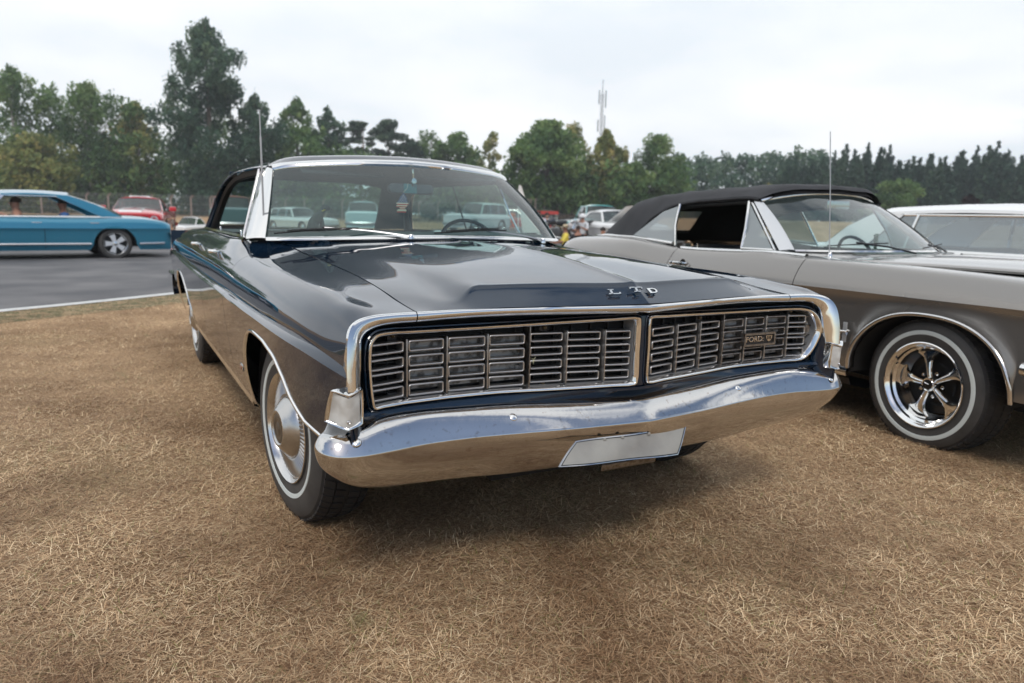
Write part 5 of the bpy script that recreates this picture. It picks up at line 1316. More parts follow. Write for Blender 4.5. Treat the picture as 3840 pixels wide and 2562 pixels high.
def leaves(name, C, Rad, cnt, size, tone, m, parent, rng, droop=0., flat=1.):
    """C clump centres, Rad radii (n,3), cnt leaves per clump"""
    idx = np.repeat(np.arange(len(C)), cnt); n = len(idx)
    v = rng.normal(0, 1, (n, 3)); v /= np.linalg.norm(v, axis=1)[:, None] + 1e-9
    rad = rng.random(n) ** .45
    P = C[idx] + v * rad[:, None] * Rad[idx]
    if droop: P[:, 2] -= droop * rng.random(n) ** 1.5 * Rad[idx][:, 2]
    a = rng.normal(0, 1, (n, 3)); a[:, 2] *= flat; a /= np.linalg.norm(a, axis=1)[:, None]
    b = np.cross(a, rng.normal(0, 1, (n, 3))); b /= np.linalg.norm(b, axis=1)[:, None] + 1e-9
    s = size * (.55 + .9 * rng.random(n)); a *= s[:, None]; b *= (s * .6)[:, None]
    if droop: a[:, 2] -= s * droop * .5
    V = np.stack([P - a, P + b * .8, P + a, P - b * .8], 1).reshape(-1, 3)
    me = bpy.data.meshes.new(name); me.vertices.add(4 * n); me.vertices.foreach_set('co', V.astype(np.float32).ravel())
    me.loops.add(4 * n); me.loops.foreach_set('vertex_index', np.arange(4 * n, dtype=np.int32))
    me.polygons.add(n); me.polygons.foreach_set('loop_start', (np.arange(n) * 4).astype(np.int32)); me.polygons.foreach_set('loop_total', np.full(n, 4, np.int32)); me.update(calc_edges=True)
    t = np.clip(tone[idx] + rng.normal(0, .16, n), 0, 1)
    me.attributes.new('tone', 'FLOAT', 'POINT').data.foreach_set('value', np.repeat(t, 4).astype(np.float32))
    me.materials.append(m); o = bpy.data.objects.new(name, me); COL.objects.link(o); o.parent = parent
    return o
def tree(label, px, py, d, hw, kind, leaf, seed, n=7000, low=.12, cat='tree', name='tree', base=None, group=None):
    rng = np.random.default_rng(seed); top = at(px, py, d); gx, gy = top[0], top[1]; gz = float(ground_h(gx, gy)); H = top[2] - gz; W = hw / FPX * d * dict(birch=1.0, small=1.15, round=1.2, pine=1.25, bush=1.1)[kind]
    root = empty(name, (gx, gy, gz), rng.random() * 6.28 * 0, label, cat, group)
    nc = dict(birch=120, round=130, pine=36, small=50, bush=40)[kind]
    C = []; Rr = []
    lobes = [(rng.random() * 2 * pi, rng.uniform(.15, .9), rng.uniform(.25, .5)) for _ in range(9)]
    i = 0
    while len(C) < nc:
        i += 1
        t = rng.random(); a = rng.random() * 2 * pi; r = rng.random() ** .5
        if kind == 'birch':
            env = min(1, .8 + t) * max(0, 1 - (max(0, t - .20) / .82) ** 5.0) ** .6
            for la, lt, lw in lobes: env += .38 * math.exp(-((t - lt) / .07) ** 2) * max(0, cos(a - la)) - .05
            z = low * H + t * (1 - low) * H * .96; rc = W * (.12 + .10 * rng.random()) * (1 - .25 * t); rz = rc * rng.uniform(.9, 1.6)
        elif kind == 'round':
            env = (1 - (abs(t - .42) / .62) ** 2.4); env = max(env, 0) ** .6
            for la, lt, lw in lobes: env += .16 * math.exp(-((t - lt) / .12) ** 2) * max(0, cos(a - la)) - .03
            z = low * H + t * (1 - low) * H * .95; rc = W * (.17 + .12 * rng.random()); rz = rc * .85
        elif kind == 'pine':
            t = t ** .7; env = .35 + .75 * sin(pi * min(1, .25 + t * .8)); env *= (1.25 - .75 * t)
            z = max(low, .42) * H + t * (1 - max(low, .42)) * H * .96; rc = W * (.20 + .14 * rng.random()); rz = rc * .38; r = rng.random() ** .5
        elif kind == 'small':
            env = (.85 + .2 * t) * max(0, 1 - t ** 2.8) ** .6; z = low * H + t * (1 - low) * H * .96; rc = W * (.2 + .12 * rng.random()); rz = rc * 1.2
        else:
            env = math.sqrt(max(0, 1 - t * t)); z = t * H * .88; rc = W * (.22 + .15 * rng.random()); rz = rc * .8
        rr = W * env * r
        if rr < 0: continue
        C.append((rr * cos(a), rr * sin(a), min(z, H - rz * .8))); Rr.append((rc, rc, rz))
    # a few sprigs that stand out at the top
    for k in range(12):
        a = rng.random() * 6.28; q_ = W * .10 * k / 3; C.append((q_ * cos(a), q_ * sin(a), H * (.985 - .012 * k) - .02 * H)); Rr.append((W * .085, W * .085, W * .10))
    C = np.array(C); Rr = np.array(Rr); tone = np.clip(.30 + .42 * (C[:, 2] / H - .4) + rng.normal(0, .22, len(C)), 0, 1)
    cnt = np.maximum(8, (1.35 * n * (Rr[:, 0] * Rr[:, 2]) / (Rr[:, 0] * Rr[:, 2]).sum())).astype(int)
    size = {'birch': .26, 'round': .30, 'pine': .22, 'small': .22, 'bush': .22}[kind] * (d / 95) ** .8
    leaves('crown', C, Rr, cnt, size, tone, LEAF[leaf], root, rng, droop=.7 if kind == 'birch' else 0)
    bk = BARKW if kind in ('birch', 'small') and leaf != 'dark' else (BARKP if kind == 'pine' else BARK)
    if kind != 'bush':
        b = MB(); lean = rng.normal(0, .02, 2) * H; tr = W * .045 + .06
        tk = [(lean[0] * t, lean[1] * t, H * .95 * t) for t in np.linspace(0, 1, 9)]
        b.add(*tubeVF(tk, [tr * (1.15 - t) + .015 for t in np.linspace(0, 1, 9)], 8))
        for k in rng.choice(len(C), min(len(C), 26), replace=False):
            e = C[k]; z0 = max(H * .12, e[2] - np.hypot(e[0], e[1]) * rng.uniform(.5, 1.0)); t0 = min(z0 / (H * .95), .95)
            s_ = np.array([lean[0] * t0, lean[1] * t0, z0]); m_ = (s_ + e) / 2 + [0, 0, .06 * H * rng.random()]
            b.add(*tubeVF([s_, m_, e], [tr * .35 * (1.1 - t0), tr * .22 * (1.1 - t0) + .01, .012], 5, cap=False))
        b.build('trunk', bk, root)
    return root
T = tree
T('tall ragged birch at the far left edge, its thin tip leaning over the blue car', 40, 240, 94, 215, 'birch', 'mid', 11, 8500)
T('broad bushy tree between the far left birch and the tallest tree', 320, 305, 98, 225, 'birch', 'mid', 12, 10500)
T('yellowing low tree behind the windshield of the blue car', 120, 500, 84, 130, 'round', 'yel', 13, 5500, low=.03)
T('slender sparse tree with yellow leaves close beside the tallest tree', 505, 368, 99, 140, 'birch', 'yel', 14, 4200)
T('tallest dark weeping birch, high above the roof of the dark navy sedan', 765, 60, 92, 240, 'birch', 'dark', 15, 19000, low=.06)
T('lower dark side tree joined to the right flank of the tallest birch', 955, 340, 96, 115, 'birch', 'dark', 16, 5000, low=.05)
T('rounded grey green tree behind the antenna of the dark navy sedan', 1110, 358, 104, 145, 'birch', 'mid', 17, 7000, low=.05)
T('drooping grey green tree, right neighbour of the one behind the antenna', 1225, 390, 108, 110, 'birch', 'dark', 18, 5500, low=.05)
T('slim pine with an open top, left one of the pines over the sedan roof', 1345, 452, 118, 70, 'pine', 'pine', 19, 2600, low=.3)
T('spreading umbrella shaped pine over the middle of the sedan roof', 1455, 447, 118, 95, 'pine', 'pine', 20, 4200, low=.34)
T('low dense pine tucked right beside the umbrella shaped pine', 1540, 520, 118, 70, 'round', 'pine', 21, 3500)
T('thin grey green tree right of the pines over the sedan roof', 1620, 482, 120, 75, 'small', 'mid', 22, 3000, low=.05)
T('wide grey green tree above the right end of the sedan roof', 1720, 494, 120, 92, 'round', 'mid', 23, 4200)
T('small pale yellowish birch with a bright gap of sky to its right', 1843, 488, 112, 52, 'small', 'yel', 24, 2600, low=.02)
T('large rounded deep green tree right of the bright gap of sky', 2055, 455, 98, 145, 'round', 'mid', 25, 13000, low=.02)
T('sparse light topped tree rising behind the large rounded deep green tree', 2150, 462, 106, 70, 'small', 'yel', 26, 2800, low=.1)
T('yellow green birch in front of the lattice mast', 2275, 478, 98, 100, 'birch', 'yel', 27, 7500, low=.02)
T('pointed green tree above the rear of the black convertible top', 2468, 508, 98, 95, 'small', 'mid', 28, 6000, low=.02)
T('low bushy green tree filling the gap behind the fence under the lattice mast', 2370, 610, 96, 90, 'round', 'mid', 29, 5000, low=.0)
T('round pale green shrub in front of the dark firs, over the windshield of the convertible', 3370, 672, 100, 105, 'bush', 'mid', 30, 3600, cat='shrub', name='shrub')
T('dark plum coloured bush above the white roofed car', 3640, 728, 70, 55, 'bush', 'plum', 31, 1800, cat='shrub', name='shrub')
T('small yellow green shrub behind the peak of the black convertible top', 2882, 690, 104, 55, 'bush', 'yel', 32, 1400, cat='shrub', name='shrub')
def masses():
    rng = np.random.default_rng(50)
    # undergrowth behind the fence on the left and centre
    C, Rr, tn = [], [], []
    for px in np.arange(-500, 2560, 22):
        for k in range(9):
            topy = float(np.interp(px, [-300, 0, 300, 600, 900, 1200, 1500, 1800, 1950, 2200, 2560], [500, 520, 500, 520, 440, 540, 620, 640, 690, 620, 640]))
            d = rng.uniform(96, 112); py = rng.uniform(topy, 800); p = at(px + rng.uniform(-30, 30), py, d)
            g = float(ground_h(p[0], p[1])); p[2] = max(p[2], g + .4); C.append(p); Rr.append((rng.uniform(1.3, 2.2),) * 2 + (rng.uniform(1.0, 1.9),)); tn.append(rng.uniform(.05, .65))
    C = np.array(C); Rr = np.array(Rr); tn = np.array(tn)
    o = leaves('undergrowth', C, Rr, np.full(len(C), 46), .34, tn, LEAF['mid'], None, rng)
    tag(o, 'dense green undergrowth behind the fence', 'undergrowth', None, 'stuff')
    # wood of firs and broadleaf trees on the far right
    C, Rr, tn, cn = [], [], [], []
    for px in np.arange(2480, 3120, 14):
        for k in range(6):
            d = rng.uniform(125, 150); topy = float(np.interp(px, [2480, 2600, 2800, 3000, 3120], [600, 598, 600, 585, 590])) + 16 * sin(px * .071) + rng.uniform(-6, 10)
            py = topy + (840 - topy) * (k / 6) ** 1.0 + rng.uniform(0, 14); C.append(at(px + rng.uniform(-12, 12), py, d)); Rr.append((1.7, 1.7, 1.25)); tn.append(rng.uniform(.1, .8) - .05 * k)
    o = leaves('broadleaf_wood', np.array(C), np.array(Rr), np.full(len(C), 60), .42, np.clip(tn, 0, 1), LEAF['dark'], None, rng)
    tag(o, 'line of broadleaf woodland behind the black convertible top', 'woodland', None, 'stuff')
    C, Rr, tn = [], [], []
    px = 2960
    while px < 4500:
        for row in range(3):
            d = 116 + 9 * row + rng.uniform(-4, 4); x = px + rng.uniform(-25, 25)
            topy = 575 + 22 * sin(px * .013) + rng.uniform(-28, 34) + (12 if row == 0 else 0) + max(0, 3150 - px) * .10
            tp = at(x, topy, d); g = float(ground_h(tp[0], tp[1])); H = tp[2] - g; tone = rng.uniform(.1, .6)
            nl = 34
            for j in range(nl):
                t = (j + .5) / nl; w = .08 + (1 - t) ** .9 * 2.7 * rng.uniform(.8, 1.15)
                for q in range(1 if t > .86 else 4):
                    a = rng.random() * 6.28; C.append((tp[0] + w * .5 * cos(a), tp[1] + w * .5 * sin(a), g + H * (.06 + .94 * t) - .05 * w)); Rr.append((w * .62, w * .62, .22 + .12 * w)); tn.append(tone + rng.uniform(-.15, .2))
        px += 46
    C = np.array(C); Rr = np.array(Rr)
    for px in np.arange(2960, 4500, 9):
        for k in range(5):
            C = np.vstack([C, at(px + rng.uniform(-10, 10), 640 + 40 * k + rng.uniform(-22, 22), rng.uniform(128, 142))]); Rr = np.vstack([Rr, (1.9, 1.9, 1.5)]); tn.append(rng.uniform(.0, .45))
    o = leaves('fir_forest', C, Rr, np.full(len(C), 12), .36, np.clip(tn, 0, 1), LEAF['fir'], None, rng, droop=.5)
    tag(o, 'dark fir forest along the far right horizon', 'forest', None, 'stuff')
masses()
# ================================================================== FENCE, MAST, BARRIERS
def gpt(px, d, dz=0):
    """point on the ground under picture column px at depth d"""
    p = at(px, 800, d); z = float(ground_h(p[0], p[1])); return np.array([p[0], p[1], z + dz])
def fence():
    A = [gpt(px, d)[:2] for px, d in ((-420, 70), (100, 76), (664, 80), (1100, 80), (1500, 80), (1905, 84), (2034, 97), (2346, 100), (2620, 108))]
    c = cr([(a, b, 0) for a, b in A], 30); seg = np.linalg.norm(np.diff(c, axis=0), axis=1); s = np.concatenate([[0], np.cumsum(seg)])
    root = empty('fence', (c[0][0], c[0][1], 0), 0, 'long wire mesh fence on concrete posts with angled tops, in front of the trees', 'fence')
    conc = mat('old_concrete', (.26, .20, .17), .9, noise=(3, (.34, .29, .26), .4, .7))
    V, F = MB(), None
    b = MB(); b.add(*boxVF((0, 0, 1.05), (.13, .13, 2.1))); b.add(*boxVF((.13, 0, 2.24), (.12, .11, .42), rotm(0, R(42), 0)))
    me = bpy.data.meshes.new('post'); me.from_pydata(b.V, [], b.F); me.materials.append(conc)
    mesh = []
    n = int(s[-1] // 2.1)
    for k in range(n + 1):
        q = np.array([np.interp(k * 2.1, s, c[:, i]) for i in (0, 1)]); z = float(ground_h(*q))
        q2 = np.array([np.interp(k * 2.1 + .1, s, c[:, i]) for i in (0, 1)]); a = math.atan2(q2[1] - q[1], q2[0] - q[0])
        mesh.append((*q, z))
        o = bpy.data.objects.new('post', me); COL.objects.link(o); o.parent = root; o.location = (q[0] - c[0][0], q[1] - c[0][1], z); o.rotation_euler = (0, 0, a)
    M_ = np.array(mesh); G = [M_ + [0, 0, z] for z in (.05, .75, 1.4, 2.05)]
    m = bpy.data.materials.new('wire_mesh'); m.use_nodes = True; nt = m.node_tree; b_ = nt.nodes['Principled BSDF']; b_.inputs['Base Color'].default_value = (.10, .12, .12, 1); b_.inputs['Roughness'].default_value = .6; b_.inputs['Alpha'].default_value = .30
    G = np.array(G) - [c[0][0], c[0][1], 0]
    o = grid('wire_mesh', G, m, root, smooth=False)
    for z in (.06, .75, 1.4, 2.06): tube('tension_wire', (M_ + [0, 0, z]) - [c[0][0], c[0][1], 0], .012, mat('grey_wire', (.25, .27, .27), .5, metal=.5), root, n=4)
    for k in (0, 1): tube('barbed_wire', (M_ + [.18 + .1 * k, 0, 2.22 + .13 * k]) - [c[0][0], c[0][1], 0], .014, mat('grey_wire', (.25, .27, .27)), root, n=4)
    return c
fence()
def mast():
    p = at(2262, 298, 210); g = 0; root = empty('lattice_mast', (p[0], p[1], g), 0, 'slim grey lattice telecom mast with antenna panels behind the yellow green birch', 'mast')
    H = p[2]; m = mat('galvanised', (.13, .15, .17), .5, metal=.4); b = MB(); w = .42
    for a in (0, 1, 2): b.add(*tubeVF([(w * cos(a * 2.094), w * sin(a * 2.094), 0), (w * cos(a * 2.094), w * sin(a * 2.094), H * .9)], .07, 6))
    b.build('leg', m, root)
    b = MB(); k = 0; z = 20.
    while z < H * .9:
        for a in (0, 1, 2): b.add(*tubeVF([(w * cos(a * 2.094), w * sin(a * 2.094), z), (w * cos((a + 1) * 2.094), w * sin((a + 1) * 2.094), z + 1.1)], .035, 4, cap=False))
        z += 1.1
    b.build('bracing', m, root)
    tube('top_pole', [(0, 0, H * .88), (0, 0, H)], .10, m, root)
    for z, dx, h in ((H - 5.5, 1.0, 5.), (H - 5.0, -.9, 4.), (H - 12.5, .9, 5.), (H - 13, -1.0, 3.5), (H - 20, 1.1, 4.)):
        o = box('antenna_panel', (dx * .95, -dx * .4, z), (.30, .22, h), mat('panel_grey', (.22, .24, .26), .5), root, bev=.04)
mast()
def barrier():
    root = empty('tyre_wall', tuple(gpt(2120, 84)), 0, 'long low wall of stacked black tyres under the wire fence', 'tyre wall')
    b = MB(); o0 = gpt(2120, 84)
    for i, px in enumerate(np.arange(2040, 2300, 12.5)):
        q = gpt(px, 84) - o0
        for k in range(3): b.add(*latheVF([(-.09, .20), (-.11, .28), (-.06, .34), (.06, .34), (.11, .28), (.09, .20)], 10, 'z', (q[0], q[1], q[2] + .12 + .235 * k)))
    b.build('tyre', RUB, root)
    o = box('barrier_block', (0, 0, 0), (1.9, .5, .55), mat('barrier_red', (.55, .05, .05), .5), None, bev=.08); q = gpt(2122, 62); o.location = (q[0], q[1], q[2] + .275); o.rotation_euler = (0, 0, R(-28)); tag(o, 'red plastic track barrier left of the helmeted rider', 'barrier', 'red barriers in front of the tyre wall')
    o = box('barrier_block', (0, 0, 0), (1.5, .5, .55), mat('barrier_red', (.55, .05, .05), .5), None, bev=.08); q = gpt(2164, 62.5); o.location = (q[0], q[1], q[2] + .275); o.rotation_euler = (0, 0, R(-28)); tag(o, 'red plastic track barrier touching the helmeted rider', 'barrier', 'red barriers in front of the tyre wall')
barrier()

# ================================================================== OTHER CARS
def smooth_glass(): return glass('car_glass', (.42, .52, .52), 1.4)
def simple_car(label, px, d, rz, paint, roof=None, s=None, name='car', ref=(0, 0, 0), cat='car', lift=0., pos=None, glassm=None, rim='steel', detail=True):
    """local frame as for the main car: faces -Y, origin under the front axle. ref = local point that sits at picture column px, depth d"""
    S = dict(L0=-.90, L1=4.45, wb=3.02, hw=1.0, zr=.24, zb=.86, zc=.70, zh=.93, zk=.94, Ab=.95, At=1.50, Ct=2.75, Cb=3.45, zroof=1.38, xr=.64, xb=.80, Rt=.34, nose=.80, tail=.84, pillar=None, za=.34, hood=None, deck=None, open_sides=False, openwin=False)
    S.update(s or {}); g = S; roof = roof or paint
    if pos is None: q = gpt(px, d); c_, s_ = cos(rz), sin(rz); pos = (q[0] - (ref[0] * c_ - ref[1] * s_), q[1] - (ref[0] * s_ + ref[1] * c_), q[2] + lift)
    root = empty(name, pos, rz, label, cat)
    L0, L1, wb, hw = g['L0'], g['L1'], g['wb'], g['hw']
    YS = [L0, L0 + .10, L0 + .35, 0, .42, .9, 1.5, 2.1, 2.7, wb + .1, wb + .5, L1 - .45, L1 - .10, L1]
    ys = np.array(YS); YS = list(np.sort(ys)); n = len(YS)
    belt = pchip([L0, L0 + .25, g['Ab'], g['Cb'] - .6, g['Cb'], L1 - .2, L1], [g['nose'], g['nose'] + .07, g['zb'] + .03, g['zb'] + .02, g['zk'] - .03, g['tail'] + .03, g['tail'] - .05])
    topc = pchip([L0, L0 + .25, g['Ab'], g['Cb'], L1 - .2, L1], [g['nose'] + .01, g['nose'] + .10, g['zh'] + .05, g['zk'] + .02, g['tail'] + .06, g['tail'] - .03])
    wid = pchip([L0, L0 + .12, L0 + .5, 1.5, L1 - .6, L1 - .1, L1], [.90, .955, .99, 1., .985, .95, .90])
    crz = pchip([L0, 1.5, L1], [g['zc'], g['zc'] + .0, g['zc'] + .01])
    rows = []
    for fx, fz in ((0, None), (.35, None), (.62, None), (.80, 0.), (.90, .12), (.96, .40), (.985, .75), (1.0, 1.0)):
        r = []
        for y in YS:
            w_ = hw * wid(y); b = float(belt(y)); t = float(topc(y)); cz = float(crz(y))
            if fz is None: z = t - (t - b - .01) * (fx / .8) ** 2.2
            else: z = b - (b - cz) * fz
            r.append((w_ * fx, y, z))
        rows.append(r)
    P = surf(rows, 3, 3)
    Ag, Cg = g['Ab'], g['Cb']
    Xz = pchip([.18, .30, .45, g['zc'] - .04, g['zc']], [.90, .945, .965, .975, 1.0])
    ra = g['Rt'] + .045
    def zbot(y):
        v = g['zr']
        for yc in (0, wb):
            t = abs(y - yc) / (ra * 1.08)
            if t < 1: v = max(v, g['Rt'] - .02 + ra * (1 - t * t) ** .5)
            elif t < 1.15: v = max(v, g['zr'] + (g['Rt'] - .02 - g['zr']) * (1.15 - t) / .15)
        return v
    dense = sorted(set([round(v, 3) for v in list(np.linspace(L0, -ra * 1.25, 5)) + [yc + ra * 1.08 * sin(a) for yc in (0, wb) for a in np.linspace(-pi/2, pi/2, 17)] + list(np.linspace(ra * 1.25, wb - ra * 1.25, 12)) + list(np.linspace(wb + ra * 1.25, L1, 7))]))
    lo = []
    for t in (0, .01, .05, .2, .45, .7, .9, 1.):
        lo.append([(hw * float(wid(y)) * Xz(min(float(crz(y)) + (zbot(y) - float(crz(y))) * t, g['zc'])), y, float(crz(y)) + (zbot(y) - float(crz(y))) * t) for y in dense])
    lo = np.array(lo)
    b = MB()
    # keep the deck open under the greenhouse
    for s_ in (1, -1):
        G = P if s_ > 0 else mirx(P); V, F = gridVF(G, flip=(s_ > 0)); nc = G.shape[1] - 1
        F = [f for q, f in enumerate(F) if not (q // nc < 7 and Ag + .05 < P[0, q % nc, 1] < Cg - .1)]
        b.add(V, F)
        G = lo if s_ > 0 else mirx(lo); V, F = gridVF(G, flip=(s_ > 0)); b.add(V, F)
    for yy, fl in ((0, 0), (-1, 1)):
        e = np.concatenate([P[:, yy], lo[1:, yy]], 0); m_ = mirx(e)
        V = list(e) + list(m_); k = len(e)
        b.add(V, [(i, i + 1, k + i + 1, k + i) if fl else (k + i, k + i + 1, i + 1, i) for i in range(k - 1)])
    b.build('body', paint, root, ang=35)
    # greenhouse
    xb, xr, zr_ = g['xb'] * hw, g['xr'] * hw, g['zroof']; zbA = float(belt(Ag + .2)) + .01; zbC = float(belt(Cg - .1)) + .01
    gm = glassm or smooth_glass()
    def edge(y0, z0, x0, bow, dz, m=7): return np.array([(x0 * t, y0 - bow * (1 - t * t), z0 + dz * (1 - t * t)) for t in np.linspace(-1, 1, m)])
    wsb, wst = edge(Ag + .08, zbA, xb * .97, .16, .04), edge(g['At'], zr_ - .07, xr, .07, .035)
    rgt, rgb = edge(g['Ct'], zr_ - .07, xr, -.07, .035), edge(Cg, zbC, xb * .93, -.14, .03)
    lerp = lambda a, c_, t: a + (c_ - a) * t
    grid('windshield', [lerp(wsb, wst, t) for t in np.linspace(0, 1, 5)], gm, root)
    grid('rear_glass', [lerp(rgt, rgb, t) + [0, .03 * sin(pi * t), .03 * sin(pi * t)] for t in np.linspace(0, 1, 5)], gm, root)
    R0 = []
    for t in np.linspace(0, 1, 7):
        y = g['At'] + (g['Ct'] - g['At']) * t; bow = .03 * sin(pi * t)
        base = lerp(wst, rgt, t)
        R0.append([(p[0] * 1.0, p[1], zr_ - .075 + bow + .075 * (1 - abs(p[0] / xr) ** 2.6)) for p in base])
    R0 = np.array(R0); R0 = np.concatenate([[wst + [0, -.005, 0]], R0, [rgt + [0, .005, 0]]])
    side = np.array([[(s_ * (xr + .0), p[0][1], p[0][2] + dz) for p in R0] for s_, dz in ((1, 0),)])
    full = np.concatenate([R0[:, :1] * [1, 1, 1] + [-.012, 0, -.03], R0, R0[:, -1:] + [.012, 0, -.03]], 1)
    grid('roof', full, roof, root)
    grid('headliner', full * [.97, 1, 1] - [0, 0, .03], HEAD, root)
    for s_ in (1, -1):
        k = -1 if s_ > 0 else 0
        Ab_, At_, Ct_, Cb_ = wsb[k], wst[k], rgt[k], rgb[k]
        outb = np.array([s_ * xb, Ag + .20, zbA]); outt = np.array([s_ * (xr + .012), g['At'] + .10, zr_ - .10])
        grid('a_pillar', [[Ab_, lerp(Ab_, At_, .5), At_], [Ab_ + [s_ * .02, .03, 0], lerp(Ab_, At_, .5) + [s_ * .02, .02, 0], At_ + [s_ * .012, .03, -.01]], [outb, lerp(outb, outt, .5), outt]], CHROME if g.get('brightA') else roof, root)
        cw = g.get('cw', .30)
        ob = np.array([s_ * xb, Cg - cw, zbC + .0]); ot = np.array([s_ * (xr + .012), g['Ct'] - cw * .55, zr_ - .10])
        grid('c_pillar', [[ob, lerp(ob, ot, .5) + [0, .0, .0], ot], [lerp(ob, Cb_, .5) + [s_ * .02, 0, 0], lerp(lerp(ob, ot, .5), lerp(Cb_, Ct_, .5), .5) + [s_ * .02, 0, 0], lerp(ot, Ct_, .5) + [s_ * .01, 0, .01]], [Cb_, lerp(Cb_, Ct_, .5) + [0, .03, .03], Ct_]], roof, root)
        if not g['openwin']:
            mk('side_glass', [outb, ob, ot, outt], [(0, 1, 2, 3)], gm, root)
        tube('window_moulding', [outb, outt, ot, ob, outb], .012, CHROME, root, n=6)
        for yb_, yt_ in (g['pillar'] or []):
            tube('door_pillar', [(s_ * xb, yb_, zbA), (s_ * (xr + .012), yt_, zr_ - .10)], .02, CHROME, root, n=6)
        e = np.array([(s_ * (xb + .01), Ag + .1, zbA - .01), (s_ * (xb + .01), Cg, zbC - .01)]); tube('belt_moulding', e, .012, CHROME, root, n=6)
        Y = [L0 + .4, wb * .33, wb * .66, L1 - .3]
        if g.get('trim'): 
            z_ = g['trim']; tube('side_moulding', [(s_ * hw * .972, ra * 1.2, z_), (s_ * hw * .972, wb - ra * 1.2, z_)], .022, CHROME, root, n=6); tube('side_moulding', [(s_ * hw * .965, wb + ra * 1.2, z_), (s_ * hw * .94, L1 - .15, z_ + .01)], .022, CHROME, root, n=6)
        if detail:
            for y in g.get('handles', (1.75, 2.7)): box('door_handle', (s_ * hw * .955, y, g['zb'] - .075), (.03, .17, .022), CHROME, root, bev=.006)
            for y in g.get('seams', (.72, 1.95)): tube('door_seam', [(s_ * (hw * .865), y, g['zb'] - .0), (s_ * hw * .972, y, g['zc'] + .04), (s_ * hw * .992, y, g['zc']), (s_ * hw * .975, y, .5), (s_ * hw * .945, y, g['zr'] + .04)], .004, BLACK, root, n=4)
        # wheels
        for yc in (0, wb):
            w_ = wheel_root(root, (s_ * hw * .93, yc, g['Rt'])); make_tyre(w_, g['Rt'], .22, g['Rt'] * .66, s_, white=(g['Rt'] * .70, g['Rt'] * .78) if g.get('ww') else None, tread=False)
            r_ = g['Rt'] * .68
            lathe('rim', [(s_ * a, r) for a, r in ((-.10, r_ * .80), (-.05, r_ * .86), (-.02, r_ * .95), (0, r_), (.004, r_ * 1.02))], CHROME, w_, n=32)
            if rim == 'five':
                lathe('wheel_backing', [(s_ * -.09, r_ * .82), (s_ * -.08, .0001)], BLACK, w_, n=24)
                for k_ in range(5):
                    a0 = 2*pi*k_/5 + .3; V, F = boxVF((0, 0, 0), (.03, .07, r_ * .85), None); o = mk('spoke', [(x + s_ * -.035, (y * (.7 + .9 * (z > 0))) , z + r_ * .42) for x, y, z in V], F, mat('polished_alloy', (.75, .76, .78), .4, metal=.6), w_, smooth=False); o.rotation_euler = (a0, 0, 0)
                lathe('hub_cap', [(s_ * a, r) for a, r in ((-.05, .05), (-.01, .045), (0, .0001))], CHROME, w_, n=20)
            else:
                lathe('hub_cap', [(s_ * a, r) for a, r in ((-.03, r_ * .9), (-.005, r_ * .78), (.005, r_ * .5), (.02, r_ * .3), (.028, .0001))], STEEL, w_, n=28)
    box('underbody', (0, wb / 2, .34), (hw * 1.5, L1 - L0 - .5, .16), UNDER, root)
    for yc in (0, wb): 
        for s_ in (1, -1): grid('wheel_well', [[(s_ * x, yc + (ra + .01) * cos(R(a)), g['Rt'] + (ra + .0) * sin(R(a))) for x in (hw * .93, hw * .55)] for a in range(0, 181, 15)], UNDER, root)
    for yb_, sgn in ((L0, -1), (L1, 1)):
        G = []
        for x in np.linspace(-hw * .97, hw * .97, 13):
            y = yb_ + sgn * (.10 - .14 * (abs(x) / hw) ** 3); G.append([(x, y - sgn * .06, .56), (x, y, .555), (x, y + sgn * .03, .49), (x, y, .42), (x, y - sgn * .06, .41)])
        grid('bumper', G, g.get('bumper', mat('dull_chrome', (.40, .40, .40), .32, metal=1)), root)
    # seats, dash
    box('cabin_floor', (0, 1.9, .38), (hw * 1.4, 2.6, .04), HEAD, root); box('dashboard', (0, Ag + .32, g['zb'] - .06), (xb * 1.8, .22, .14), HEAD, root, bev=.03)
    for y in (1.85, 2.75):
        if y < Cg - .4: box('seat_back', (0, y, g['zb'] - .16), (xb * 1.6, .16, .44), g.get('seat', HEAD), root, bev=.05, rot=rotm(R(-12)))
    g['root'] = root
    return root, g

# blue four-door hardtop rolling along the track
BLUE = mat('teal_blue_paint', (.028, .215, .33), rough=.28, metal=.35, coat=1.)
qr = at(435, 925, 15.2)
az = R(-80); ref = np.array([.93, 3.02])
pos = (qr[0] - (ref[0] * cos(az) - ref[1] * sin(az)), qr[1] - (ref[0] * sin(az) + ref[1] * cos(az)), -.02)
blue, _ = simple_car('long blue four-door hardtop driving on the track with two people in it', 0, 0, az, BLUE, s=dict(L1=4.12, zc=.64, zb=.83, zk=.90, zh=.90, tail=.80, zroof=1.37, Ab=.62, At=1.08, Ct=2.25, Cb=3.20, cw=.40, xr=.66, trim=.33, zr=.20, brightA=True, openwin=True, seams=(.60, 1.77, 2.79), handles=(1.65, 2.65), Rt=.33, seat=mat('blue_vinyl', (.02, .06, .09), .6)), name='driving_car', pos=pos, rim='five')
